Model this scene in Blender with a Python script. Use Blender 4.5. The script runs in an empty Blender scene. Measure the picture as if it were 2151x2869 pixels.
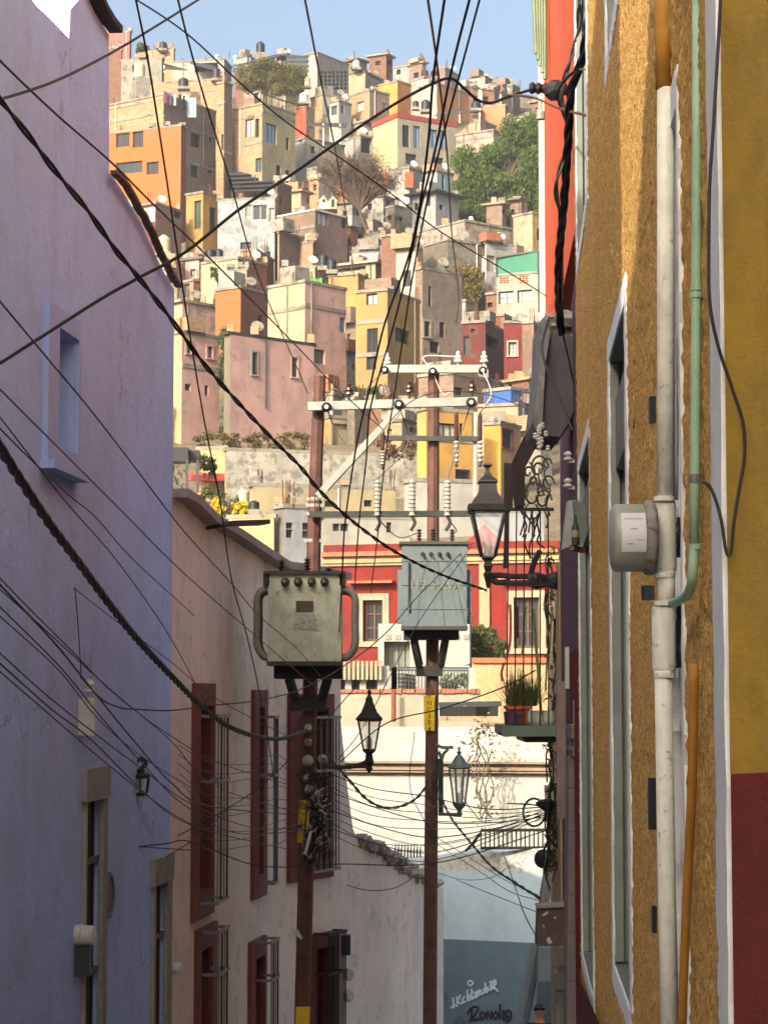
import bpy, math, random
import numpy as np
from mathutils import Vector, Matrix
random.seed(7)
S = bpy.context.scene
COL = S.collection
# ---------------------------------------------------------------- camera
F = 6137.0; PITCH = math.atan(515.5/6137.0); EYE = Vector((0, 0, 1.6))
cam = bpy.data.objects.new('camera', bpy.data.cameras.new('camera')); COL.objects.link(cam)
cam.data.sensor_fit = 'VERTICAL'; cam.data.sensor_height = 36.0; cam.data.sensor_width = 27.0
cam.data.lens = F/2869.0*36.0
cam.data.clip_start = 0.1; cam.data.clip_end = 3000
cam.location = EYE; cam.rotation_euler = (math.pi/2+PITCH, 0, 0)
S.camera = cam
S.cycles.max_bounces = 12; S.cycles.diffuse_bounces = 10
# ---------------------------------------------------------------- sky, sun, exposure
SUN_AZ = math.radians(214); SUN_EL = math.radians(30)
SDIR = Vector((math.sin(SUN_AZ)*math.cos(SUN_EL), math.cos(SUN_AZ)*math.cos(SUN_EL), math.sin(SUN_EL)))
W = bpy.data.worlds.new('World'); S.world = W; W.use_nodes = True
nt = W.node_tree; bg = nt.nodes['Background']
sky = nt.nodes.new('ShaderNodeTexSky'); sky.sky_type = 'NISHITA'; sky.sun_disc = False
sky.sun_elevation = SUN_EL; sky.sun_rotation = SUN_AZ; sky.altitude = 0; sky.air_density = 1.0; sky.dust_density = 10; sky.ozone_density = 1.0
tint = nt.nodes.new('ShaderNodeMix'); tint.data_type = 'RGBA'; tint.blend_type = 'MULTIPLY'; tint.inputs[0].default_value = 1; tint.inputs[7].default_value = (.76, .78, .77, 1)
nt.links.new(sky.outputs[0], tint.inputs[6]); nt.links.new(tint.outputs[2], bg.inputs[0]); bg.inputs[1].default_value = 0.15
sun = bpy.data.objects.new('sun', bpy.data.lights.new('sun', 'SUN')); COL.objects.link(sun)
sun.data.energy = 2.0; sun.data.angle = math.radians(0.5); sun.data.color = (1.0, 0.90, 0.77)
sun.rotation_euler = SDIR.to_track_quat('Z', 'Y').to_euler(); sun.location = (-20, -20, 30)
S.view_settings.view_transform = 'Standard'; S.view_settings.look = 'None'; S.view_settings.gamma = 1
S.view_settings.exposure = 1.66
try: S.view_settings.use_curve_mapping = False
except Exception: pass
# ---------------------------------------------------------------- pixel helpers (photo pixels -> places)
CR = {'A': (280, 60, 2.438), 'B': (900, 60, 2.438), 'C': (280, 540, 2.438), 'D': (900, 540, 2.438), 'E': (460, 1000, 2.763),
      'F': (980, 1000, 2.763), 'G': (680, 1480, 3.316), 'H': (1080, 1700, 2.961), 'S': (0, 0, 1/1.2974), 'U': (0, 0, 1.0),
      'J': (0, 600, 2.458), 'K': (0, 1500, 1.616), 'M': (480, 1850, 2.171), 'N': (1100, 2200, 2.961), 'O': (1380, 1180, 2.403),
      'Q': (1480, 0, 2.457), 'T': (1580, 900, 2.212), 'V': (1480, 1900, 2.283), 'R': (1380, 645, 2.39)}
def cv(c, x, y): a, b, s = CR[c]; return a+x/s, b+y/s
CP, SP = math.cos(PITCH), math.sin(PITCH)
def ray(u, v):
    a = (u-1075.5)/F; b = (1434.5-v)/F
    return Vector((a, CP-b*SP, SP+b*CP))
def P(u, v, Y): d = ray(u, v); return EYE+d*(Y/d.y)
def PC(c, x, y, Y): return P(*cv(c, x, y), Y)
def ux(u, Y, v=1950): return P(u, v, Y).x
def vz(v, Y): return P(1075.5, v, Y).z
# ---------------------------------------------------------------- materials
MC = {}
def lin(c): return tuple(((x/255)/12.92 if x/255 <= .04045 else ((x/255+.055)/1.055)**2.4) for x in c)
def new_mat(name):
    m = bpy.data.materials.new(name); m.use_nodes = True; return m, m.node_tree.nodes, m.node_tree.links, m.node_tree.nodes['Principled BSDF']
def noise(N, L, vec, scale, detail=4, rough=.6):
    n = N.new('ShaderNodeTexNoise'); n.inputs['Scale'].default_value = scale; n.inputs['Detail'].default_value = detail; n.inputs['Roughness'].default_value = rough
    L.new(vec, n.inputs['Vector']); return n.outputs['Fac']
def ramp(N, L, fac, a, b, va=0., vb=1.):
    r = N.new('ShaderNodeMapRange'); r.inputs[1].default_value = a; r.inputs[2].default_value = b; r.inputs[3].default_value = va; r.inputs[4].default_value = vb
    L.new(fac, r.inputs[0]); return r.outputs[0]
def mixc(N, L, fac, a, b, mode='MIX'):
    m = N.new('ShaderNodeMix'); m.data_type = 'RGBA'; m.blend_type = mode
    for inp, val in ((m.inputs[0], fac), (m.inputs[6], a), (m.inputs[7], b)):
        if isinstance(val, (int, float)): inp.default_value = val
        elif isinstance(val, tuple): inp.default_value = (*val[:3], 1)
        else: L.new(val, inp)
    return m.outputs[2]
def mapping(N, L, vec, sc):
    m = N.new('ShaderNodeMapping'); m.inputs['Scale'].default_value = sc; L.new(vec, m.inputs['Vector']); return m.outputs[0]
def plain(name, c, rough=.6, metal=0., var=.25, scale=6., bump=.0, spec=.4, c2=None):
    k = ('p', name)
    if k in MC: return MC[k]
    m, N, L, B = new_mat(name); c = lin(c); pos = N.new('ShaderNodeNewGeometry').outputs['Position']
    n = noise(N, L, pos, scale, 5, .65)
    d = tuple(x*(1-var) for x in c) if c2 is None else lin(c2)
    L.new(mixc(N, L, ramp(N, L, n, .38, .66), c, d), B.inputs['Base Color'])
    B.inputs['Roughness'].default_value = rough; B.inputs['Metallic'].default_value = metal; B.inputs['Specular IOR Level'].default_value = spec
    if bump:
        b = N.new('ShaderNodeBump'); b.inputs['Strength'].default_value = bump; b.inputs['Distance'].default_value = .02; L.new(noise(N, L, pos, scale*5, 3), b.inputs['Height']); L.new(b.outputs[0], B.inputs['Normal'])
    MC[k] = m; return m
def plaster(name, c, scale=.45, dirt=.3, patch=None, amt=.0, bump=.3, fine=1.0, crack=0):
    """painted plaster: cloudy fading, rain streaks, flaked spots showing another colour"""
    k = ('w', name)
    if k in MC: return MC[k]
    m, N, L, B = new_mat(name); c = lin(c); pos = N.new('ShaderNodeNewGeometry').outputs['Position']
    n1 = noise(N, L, pos, scale, 6, .6); d = tuple(x*(1-dirt) for x in c); g = sum(d)/3; d = tuple(x*.75+g*.25 for x in d)
    col = mixc(N, L, ramp(N, L, n1, .35, .7), c, d)
    st = noise(N, L, mapping(N, L, pos, (scale*5, scale*5, scale*.35)), 1.0, 5, .7)
    col = mixc(N, L, ramp(N, L, st, .52, .78, 0, dirt*1.3), col, tuple(x*.55 for x in d))
    md = noise(N, L, mapping(N, L, pos, (1, 1, .6)), max(scale*5, 1.1)*fine, 5, .65)
    col = mixc(N, L, ramp(N, L, md, .46, .7, 0, min(.75, dirt*1.9)), col, tuple(x*.62 for x in d))
    fn = noise(N, L, pos, scale*14*fine, 4, .7)
    col = mixc(N, L, ramp(N, L, fn, .3, .7, 0, .22), col, tuple(x*.7 for x in c))
    if patch:
        pn = noise(N, L, pos, scale*5.5, 9, .72)
        col = mixc(N, L, ramp(N, L, pn, .63-amt*.8, .70-amt*.8, 0, .8), col, mixc(N, L, fn, lin(patch), tuple(x*.6 for x in lin(patch))))
    if crack:
        wv = N.new('ShaderNodeVectorMath'); wv.operation = 'ADD'; nn = N.new('ShaderNodeTexNoise'); nn.inputs['Scale'].default_value = 2.5; L.new(pos, nn.inputs['Vector']); L.new(pos, wv.inputs[0]); L.new(nn.outputs['Color'], wv.inputs[1])
        vo = N.new('ShaderNodeTexVoronoi'); vo.feature = 'DISTANCE_TO_EDGE'; vo.inputs['Scale'].default_value = crack; L.new(wv.outputs[0], vo.inputs['Vector'])
        mk = N.new('ShaderNodeMath'); mk.operation = 'MULTIPLY'; L.new(ramp(N, L, vo.outputs['Distance'], .004, .012, 1, 0), mk.inputs[0]); L.new(ramp(N, L, noise(N, L, pos, .9, 3), .5, .6, 0, .5), mk.inputs[1])
        col = mixc(N, L, mk.outputs[0], col, tuple(x*.4 for x in c))
    L.new(col, B.inputs['Base Color']); B.inputs['Roughness'].default_value = .9; B.inputs['Specular IOR Level'].default_value = .2
    b = N.new('ShaderNodeBump'); b.inputs['Strength'].default_value = bump; b.inputs['Distance'].default_value = .05/max(scale, .3)*.45
    L.new(noise(N, L, pos, scale*18*fine, 5, .7), b.inputs['Height']); L.new(b.outputs[0], B.inputs['Normal'])
    MC[k] = m; return m
def brick(name, c, mortar=(150, 138, 120), bw=.42, bh=.16, dirt=.35, patch=None, amt=.0):
    k = ('b', name)
    if k in MC: return MC[k]
    m, N, L, B = new_mat(name); c = tuple(x*.62 for x in lin(c)); mortar = tuple(int(x*.82) for x in mortar); geo = N.new('ShaderNodeNewGeometry'); pos = geo.outputs['Position']
    cr = N.new('ShaderNodeVectorMath'); cr.operation = 'CROSS_PRODUCT'; L.new(geo.outputs['Normal'], cr.inputs[0]); cr.inputs[1].default_value = (0, 0, 1)
    dt = N.new('ShaderNodeVectorMath'); dt.operation = 'DOT_PRODUCT'; L.new(cr.outputs[0], dt.inputs[0]); L.new(pos, dt.inputs[1])
    sp = N.new('ShaderNodeSeparateXYZ'); L.new(pos, sp.inputs[0]); cb = N.new('ShaderNodeCombineXYZ'); L.new(dt.outputs['Value'], cb.inputs[0]); L.new(sp.outputs['Z'], cb.inputs[1])
    br = N.new('ShaderNodeTexBrick'); L.new(cb.outputs[0], br.inputs['Vector']); br.inputs['Scale'].default_value = 1
    br.inputs['Color1'].default_value = (*c, 1); br.inputs['Color2'].default_value = (*[x*.62 for x in c], 1); br.inputs['Mortar'].default_value = (*lin(mortar), 1)
    br.inputs['Mortar Size'].default_value = .018; br.inputs['Brick Width'].default_value = bw; br.inputs['Row Height'].default_value = bh
    n1 = noise(N, L, pos, .5, 6, .65)
    col = mixc(N, L, ramp(N, L, n1, .4, .7, 0, dirt*1.6), br.outputs[0], tuple(x*.55 for x in lin((140, 118, 98))))
    if patch:
        pn = noise(N, L, pos, .9, 7, .6); col = mixc(N, L, ramp(N, L, pn, .62-amt, .65-amt), col, lin(patch))
    L.new(col, B.inputs['Base Color']); B.inputs['Roughness'].default_value = .95; B.inputs['Specular IOR Level'].default_value = .15
    b = N.new('ShaderNodeBump'); b.inputs['Strength'].default_value = .5; b.inputs['Distance'].default_value = .04; L.new(noise(N, L, pos, 9, 5, .7), b.inputs['Height']); L.new(b.outputs[0], B.inputs['Normal'])
    MC[k] = m; return m
def leafmat(name, c1, c2, scale=2.):
    k = ('l', name)
    if k in MC: return MC[k]
    m, N, L, B = new_mat(name); pos = N.new('ShaderNodeNewGeometry').outputs['Position']
    n = noise(N, L, pos, scale, 3, .6); L.new(mixc(N, L, ramp(N, L, n, .35, .65), lin(c1), lin(c2)), B.inputs['Base Color'])
    B.inputs['Roughness'].default_value = .65; B.inputs['Specular IOR Level'].default_value = .25
    t = N.new('ShaderNodeBsdfTranslucent'); t.inputs[0].default_value = (*[x*1.1 for x in lin(c2)], 1); a = N.new('ShaderNodeMixShader'); a.inputs[0].default_value = .3
    L.new(B.outputs[0], a.inputs[1]); L.new(t.outputs[0], a.inputs[2]); L.new(a.outputs[0], N['Material Output'].inputs[0])
    MC[k] = m; return m
def glassy():
    if 'lg' in MC: return MC['lg']
    m, N, L, B = new_mat('lamp_glass'); B.inputs['Base Color'].default_value = (.75, .8, .82, 1); B.inputs['Roughness'].default_value = .12
    t = N.new('ShaderNodeBsdfTransparent'); a = N.new('ShaderNodeMixShader'); a.inputs[0].default_value = .72
    L.new(B.outputs[0], a.inputs[1]); L.new(t.outputs[0], a.inputs[2]); L.new(a.outputs[0], N['Material Output'].inputs[0]); MC['lg'] = m; return m
def pane_mat(): return plain('window_glass', (40, 47, 50), .3, 0, .5, .6, spec=.22)
# ---------------------------------------------------------------- mesh helpers
class MB:
    def __init__(s): s.v = []; s.f = []; s.m = []
    def face(s, pts, mi=0):
        i = len(s.v); s.v += [tuple(p) for p in pts]; s.f.append(tuple(range(i, i+len(pts)))); s.m.append(mi)
    def add(s, vs, fs, mi=0):
        i = len(s.v); s.v += [tuple(p) for p in vs]; s.f += [tuple(i+k for k in f) for f in fs]; s.m += [mi]*len(fs)
    def box(s, c, sz, rz=0., mi=0, M=None):
        hx, hy, hz = sz[0]/2, sz[1]/2, sz[2]/2; R = M if M is not None else Matrix.Rotation(rz, 3, 'Z'); c = Vector(c)
        vs = [c+R @ Vector((x*hx, y*hy, z*hz)) for z in (-1, 1) for y in (-1, 1) for x in (-1, 1)]
        s.add(vs, [(0, 2, 3, 1), (4, 5, 7, 6), (0, 1, 5, 4), (2, 6, 7, 3), (0, 4, 6, 2), (1, 3, 7, 5)], mi); return s
    def span(s, a, b, mi=0):
        s.box([(a[i]+b[i])/2 for i in range(3)], [abs(a[i]-b[i]) for i in range(3)], mi=mi); return s
    def bar(s, a, b, w, h=None, mi=0):
        a, b = Vector(a), Vector(b); d = b-a; h = h or w; q = d.to_track_quat('Y', 'Z').to_matrix()
        s.box((a+b)/2, (w, d.length, h), M=q, mi=mi); return s
    def tube(s, pts, r, n=6, mi=0, cap=True):
        pts = [Vector(p) for p in pts]; k = len(pts); R = r if isinstance(r, (list, tuple)) else [r]*k
        up = Vector((0, 0, 1)); base = len(s.v); prev = None
        for i in range(k):
            t = (pts[min(i+1, k-1)]-pts[max(i-1, 0)]).normalized() if (pts[min(i+1, k-1)]-pts[max(i-1, 0)]).length > 1e-9 else Vector((0, 0, 1))
            if prev is None:
                a = t.cross(Vector((0, 1, 0)) if abs(t.y) < .9 else Vector((1, 0, 0))).normalized()
            else:
                a = (prev-t*prev.dot(t)); a = a.normalized() if a.length > 1e-6 else t.orthogonal().normalized()
            prev = a; b = t.cross(a)
            for j in range(n):
                an = 2*math.pi*j/n; s.v.append(tuple(pts[i]+(a*math.cos(an)+b*math.sin(an))*R[i]))
        for i in range(k-1):
            for j in range(n):
                s.f.append((base+i*n+j, base+i*n+(j+1) % n, base+(i+1)*n+(j+1) % n, base+(i+1)*n+j)); s.m.append(mi)
        if cap:
            s.f.append(tuple(base+j for j in range(n))[::-1]); s.m.append(mi); s.f.append(tuple(base+(k-1)*n+j for j in range(n))); s.m.append(mi)
        return s
    def lathe(s, c, prof, n=12, mi=0, rot=0., axis=None):
        """prof: list of (radius, height) above c"""
        c = Vector(c); base = len(s.v); Q = Vector((0, 0, 1)).rotation_difference(Vector(axis)).to_matrix() if axis is not None else Matrix.Identity(3)
        for r, h in prof:
            for j in range(n):
                a = rot+2*math.pi*j/n; s.v.append(tuple(c+Q @ Vector((r*math.cos(a), r*math.sin(a), h))))
        for i in range(len(prof)-1):
            for j in range(n):
                s.f.append((base+i*n+j, base+i*n+(j+1) % n, base+(i+1)*n+(j+1) % n, base+(i+1)*n+j)); s.m.append(mi)
        s.f.append(tuple(base+j for j in range(n))[::-1]); s.f.append(tuple(base+(len(prof)-1)*n+j for j in range(n))); s.m += [mi, mi]; return s
def cat(pts, n=8):
    pts = [Vector(p) for p in pts]; out = []
    q = [pts[0]*2-pts[1]]+pts+[pts[-1]*2-pts[-2]]
    for i in range(1, len(q)-2):
        for j in range(n):
            t = j/n; a, b, c, d = q[i-1], q[i], q[i+1], q[i+2]
            out.append(.5*((2*b)+(c-a)*t+(2*a-5*b+4*c-d)*t*t+(3*b-a-3*c+d)*t**3))
    out.append(pts[-1]); return out
ORG = {}
def base_of(vs):
    a = np.array(vs); return Vector(((a[:, 0].min()+a[:, 0].max())/2, (a[:, 1].min()+a[:, 1].max())/2, a[:, 2].min()))
def worg(o): return ORG[o.name]
def obj(name, mb, mat, parent=None, smooth=False):
    me = bpy.data.meshes.new(name)
    org = base_of(mb.v)
    vs = [(x-org.x, y-org.y, z-org.z) for x, y, z in mb.v]
    me.from_pydata(vs, [], mb.f); mats = mat if isinstance(mat, (list, tuple)) else [mat]
    for m in mats: me.materials.append(m)
    if len(mats) > 1: me.polygons.foreach_set('material_index', mb.m)
    if smooth: me.polygons.foreach_set('use_smooth', [True]*len(me.polygons))
    me.update(); o = bpy.data.objects.new(name, me); COL.objects.link(o)
    if parent is not None: o.parent = parent; o.location = org-ORG[parent.name]
    else: o.location = org
    ORG[o.name] = org; return o
def tag(o, label, category, group=None):
    o['label'] = label; o['category'] = category
    if group: o['group'] = group
    return o
def thing(name, label, category, loc, group=None):
    o = bpy.data.objects.new(name, None); COL.objects.link(o); o.location = loc; o.empty_display_size = .2; ORG[o.name] = Vector(loc); return tag(o, label, category, group)
def kind(o, k): o['kind'] = k; return o
# wall along a ground path with rectangular openings ------------------------------------------------
class Path:
    def __init__(s, pts):
        s.p = [Vector((x, y)) for x, y in pts]; s.s = [0.]
        for i in range(1, len(s.p)): s.s.append(s.s[-1]+(s.p[i]-s.p[i-1]).length)
    def at(s, q):
        i = 0
        while i < len(s.s)-2 and q > s.s[i+1]: i += 1
        t = (q-s.s[i])/(s.s[i+1]-s.s[i]); return s.p[i].lerp(s.p[i+1], t)
    def nrm(s, q, side):
        i = 0
        while i < len(s.s)-2 and q > s.s[i+1]-1e-9: i += 1
        d = (s.p[i+1]-s.p[i]).normalized(); return Vector((d.y, -d.x))*side
    def hit(s, u, v=1950):
        """photo pixel -> (distance along the path, height)"""
        d = ray(u, v); best = None
        for i in range(len(s.p)-1):
            a, b = s.p[i], s.p[i+1]; e = b-a; den = d.x*e.y-d.y*e.x
            if abs(den) < 1e-12: continue
            t = (a.x*e.y-a.y*e.x)/den; k = (d.x*a.y-d.y*a.x)/(-den) if False else ((t*d.x-a.x)*e.x+(t*d.y-a.y)*e.y)/e.length_squared
            lo = -9 if i == 0 else -1e-6; hi = 9 if i == len(s.p)-2 else 1+1e-6
            if t > 0 and lo <= k <= hi and (best is None or (0 <= k <= 1)):
                best = (s.s[i]+k*e.length, EYE.z+t*d.z)
        return best
def wall_mesh(mb, path, z0, top, holes=(), side=1, depth=.2, mi=0, mj=None, step=None):
    """front face following path from z0 to top(s); holes (s0,s1,za,zb[,depth]) with reveals"""
    mj = mi if mj is None else mj
    S_ = set(path.s)
    for h in holes: S_ |= {h[0], h[1]}
    tp = top if callable(top) else (lambda q: top)
    if hasattr(top, 'brk'): S_ |= set(top.brk)
    S_ = sorted(q for q in S_ if -1e-6 <= q <= path.s[-1]+1e-6)
    if step:
        T = []
        for a, b in zip(S_, S_[1:]):
            n = max(1, int((b-a)/step)); T += [a+(b-a)*i/n for i in range(n)]
        S_ = T+[S_[-1]]
    Z = sorted({z0} | {h[2] for h in holes} | {h[3] for h in holes}); Z = [z for z in Z if z >= z0-1e-9]
    def pt(q, z, off=0.):
        p = path.at(q); n = path.nrm(q if q < path.s[-1] else q-1e-6, side); return (p.x-n.x*off, p.y-n.y*off, z)
    for a, b in zip(S_, S_[1:]):
        if b-a < 1e-6: continue
        mid = (a+b)/2
        Zc = [z for z in Z if z < min(tp(a+1e-6), tp(b-1e-6))-1e-4] or [z0]
        for i, z in enumerate(Zc):
            za = z; last = i == len(Zc)-1
            ta, tb = (tp(a+1e-6), tp(b-1e-6)) if last else (Zc[i+1], Zc[i+1]); zm = (za+(ta+tb)/2)/2
            if not last and any(h[0] < mid < h[1] and h[2] < zm < h[3] for h in holes): continue
            mb.face([pt(a, za), pt(b, za), pt(b, tb), pt(a, ta)] if side > 0 else [pt(b, za), pt(a, za), pt(a, ta), pt(b, tb)], mi)
    for h in holes:
        a, b, za, zb = h[:4]; d = h[4] if len(h) > 4 else depth; n = path.nrm((a+b)/2, side)
        def q(s_, z, o): p = path.at(s_); return (p.x-n.x*o, p.y-n.y*o, z)
        for (s1, z1), (s2, z2) in (((a, za), (b, za)), ((b, za), (b, zb)), ((b, zb), (a, zb)), ((a, zb), (a, za))):
            mb.face([q(s1, z1, 0), q(s2, z2, 0), q(s2, z2, d), q(s1, z1, d)], mj)
class Prof:
    def __init__(s, pts): s.p = sorted(pts); s.brk = [a for a, b in pts]
    def __call__(s, q):
        p = s.p
        if q <= p[0][0]: return p[0][1]
        for (a, za), (b, zb) in zip(p, p[1:]):
            if q <= b: return za+(zb-za)*(q-a)/max(b-a, 1e-9)
        return p[-1][1]
def rect_on(path, q0, q1, z0, z1, off, th, side=1):
    """a block lying against the wall, its outer face `off` proud of it"""
    mb = MB(); a, b = path.at(q0), path.at(q1); n = path.nrm((q0+q1)/2, side)
    c = (a+b)/2+n*(off-th/2); d = b-a; mb.box((c.x, c.y, (z0+z1)/2), (d.length, th, z1-z0), math.atan2(d.y, d.x)); return mb
# ---------------------------------------------------------------- window in a face (opening is already cut)
def window(path, q0, q1, z0, z1, root, frame_mat, depth=.15, fw=.07, side=1, mull=1, rows=0, pane=None, out=None, outw=.12, name='window', bars=0, barmat=None):
    n = path.nrm((q0+q1)/2, side); a, b = path.at(q0), path.at(q1); d = (b-a).normalized(); w = (b-a).length
    rz = math.atan2(d.y, d.x)
    def pos(t, z, o): p = a+d*t-n*o; return (p.x, p.y, z)
    mb = MB(); H = z1-z0
    for t in (fw/2, w-fw/2): mb.box(pos(t, (z0+z1)/2, depth-.03), (fw, .06, H), rz)
    for z in (z0+fw/2, z1-fw/2): mb.box(pos(w/2, z, depth-.03), (w-2*fw, .06, fw), rz)
    for i in range(mull): mb.box(pos(w*(i+1)/(mull+1), (z0+z1)/2, depth-.028), (fw*.7, .05, H-2*fw), rz)
    for i in range(rows): mb.box(pos(w/2, z0+H*(i+1)/(rows+1), depth-.026), (w-2*fw, .045, fw*.6), rz)
    wo = obj(name, mb, frame_mat, root)
    pm = MB(); pm.box(pos(w/2, (z0+z1)/2, depth+.012), (w, .02, H), rz); obj('pane', pm, pane or pane_mat(), wo)
    if out is not None:
        om = MB()
        for t in (-outw/2, w+outw/2): om.box(pos(t, (z0+z1)/2, -.015), (outw, .07, H), rz)
        om.box(pos(w/2, z1+outw/2, -.02), (w+2*outw, .08, outw), rz); om.box(pos(w/2, z0-outw*.4, -.04), (w+2.6*outw, .14, outw*.8), rz)
        obj('window_surround', om, out, root)
    if bars:
        bm = MB()
        for i in range(bars): bm.box(pos(w*(i+.5)/bars, (z0+z1)/2, -.03), (.02, .02, H), rz)
        for z in (z0+.1, z1-.1): bm.box(pos(w/2, z, -.03), (w, .025, .025), rz)
        obj('window_grille', bm, barmat or plain('black_iron', (30, 28, 28), .6), wo)
    return wo
# ================================================================ THE HILL
GT = [(60, 340), (100, 300), (300, 262), (500, 228), (700, 196), (900, 168), (1150, 138), (1350, 118), (1500, 104), (1700, 92), (1900, 80), (2000, 62), (2060, 54)]
def Yg(v):
    if v <= GT[0][0]: return GT[0][1]
    for (a, A), (b, B_) in zip(GT, GT[1:]):
        if v <= b: return A+(B_-A)*(v-a)/(b-a)
    return GT[-1][1]
def zground(Y):
    if Y <= 54:
        T = [(-40, 1.), (0, 0), (10, -.9), (20, -2.6), (34, -4.75), (48, -5.6), (53.9, -5.6)]
        for (a, A), (b, B_) in zip(T, T[1:]):
            if Y <= b: return A+(B_-A)*(max(Y, a)-a)/(b-a)
        return -5.6
    v = None
    g = sorted((Y_, v_) for v_, Y_ in GT)
    for (a, A), (b, B_) in zip(g, g[1:]):
        if Y <= b: v = A+(B_-A)*(Y-a)/(b-a); break
    if 54 < Y < 100: return min(vz(1940, Y), vz(v+55, Y)-.5)
    if v is None: return vz(160, 300)-(Y-340)*.25
    return min(vz(v+55, Y)-.5, vz(215, 270))
def terrain():
    mb = MB(); ys = [-40, -10, 0, 10, 20, 34, 48, 53.9, 58, 62, 70, 80, 92, 104, 118, 138, 152, 168, 182, 196, 212, 228, 245, 262, 280, 300, 320, 340, 420, 600]
    xs = [-420, -300, -200, -120, -90, -70, -50, -35, -20, -10, 0, 10, 20, 35, 50, 70, 90, 120, 200, 300, 420]
    g = {}
    for j, y in enumerate(ys):
        for i, x in enumerate(xs):
            r = random.Random(i*97+j); g[i, j] = (x, y, zground(y)+(r.uniform(-.5, .3) if y > 60 else 0)-(max(0, abs(x)-90)*.12 if 60 < y else 0))
    for j in range(len(ys)-1):
        for i in range(len(xs)-1): mb.face([g[i, j], g[i+1, j], g[i+1, j+1], g[i, j+1]])
    return mb
MG = plaster('hill_earth', (122, 108, 86), .5, .5, (96, 96, 62), .12, .9)
kind(obj('hillside', terrain(), MG), 'structure')
# paint and wall stock
def dim(c, k=None):
    m_ = sum(c)/3; k = k or (.82 if m_ > 190 and 50 < c[0]-c[2] < 76 and c[1] < 195 else .66 if m_ > 205 else .76 if m_ > 185 else .80); return tuple(int((x*.9+m_*.1)*k) for x in c)
def pl(c, patch=None, amt=.0, dirt=.3, sc=.22):
    c = dim(c); patch = patch and dim(patch); amt = amt+.045 if patch else amt; return plaster('plaster_%d_%d_%d_%s' % (*c, amt), c, sc, dirt, patch, amt)
TAN = brick('tan_brick', (205, 165, 125), (190, 170, 140), dirt=.3); GREYB = brick('grey_brown_brick', (165, 138, 120), (150, 136, 120)); BROWN = brick('brown_brick', (150, 105, 85), (130, 110, 95))
REDB = brick('red_brick', (190, 105, 72), (180, 150, 120)); CREAM = pl((240, 222, 172), (200, 170, 125), .04); WHITE = pl((236, 232, 215), (170, 155, 135), .03); GREYW = pl((190, 185, 172), (120, 112, 100), .08)
CONC = pl((178, 170, 152), (120, 112, 98), .09); ORANGE = pl((240, 118, 42), (200, 120, 50), .0, .14); OCHRE = pl((214, 160, 86), (186, 150, 100), .03); YELL = pl((238, 178, 66), (214, 170, 100), .02); PINK = pl((236, 182, 168), (180, 160, 145), .04)
LBLUE = pl((188, 204, 210), (160, 146, 128), .1); LCREAM = pl((250, 235, 170), (225, 210, 170), .0, .12); DKRED = pl((135, 62, 55), (150, 100, 85), .03); STONE = plaster('rubble_stone', (124, 114, 98), .5, .5, (104, 96, 82), .16, 1.0)
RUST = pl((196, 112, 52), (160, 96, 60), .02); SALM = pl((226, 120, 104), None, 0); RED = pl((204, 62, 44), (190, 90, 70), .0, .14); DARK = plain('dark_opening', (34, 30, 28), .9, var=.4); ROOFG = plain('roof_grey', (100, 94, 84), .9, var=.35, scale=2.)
OLIVE = pl((205, 192, 140), (170, 160, 120), .02); DFR = plain('dark_frame', (52, 56, 56), .5); WFR = plain('white_frame', (190, 188, 178), .6, var=.1); TERRA = plain('terracotta', (190, 96, 60), .8, var=.3)
ALB = plain('window_curtain', (176, 176, 160), .4, var=.25, spec=.5); BGL = plain('blue_glass', (120, 150, 175), .1, spec=.6, var=.3); GRGL = plain('dim_glass', (84, 96, 90), .15, spec=.6, var=.3)
HY = {}; HP = {}; RECT = []
HG = 'houses stacked up the hillside'
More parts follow.
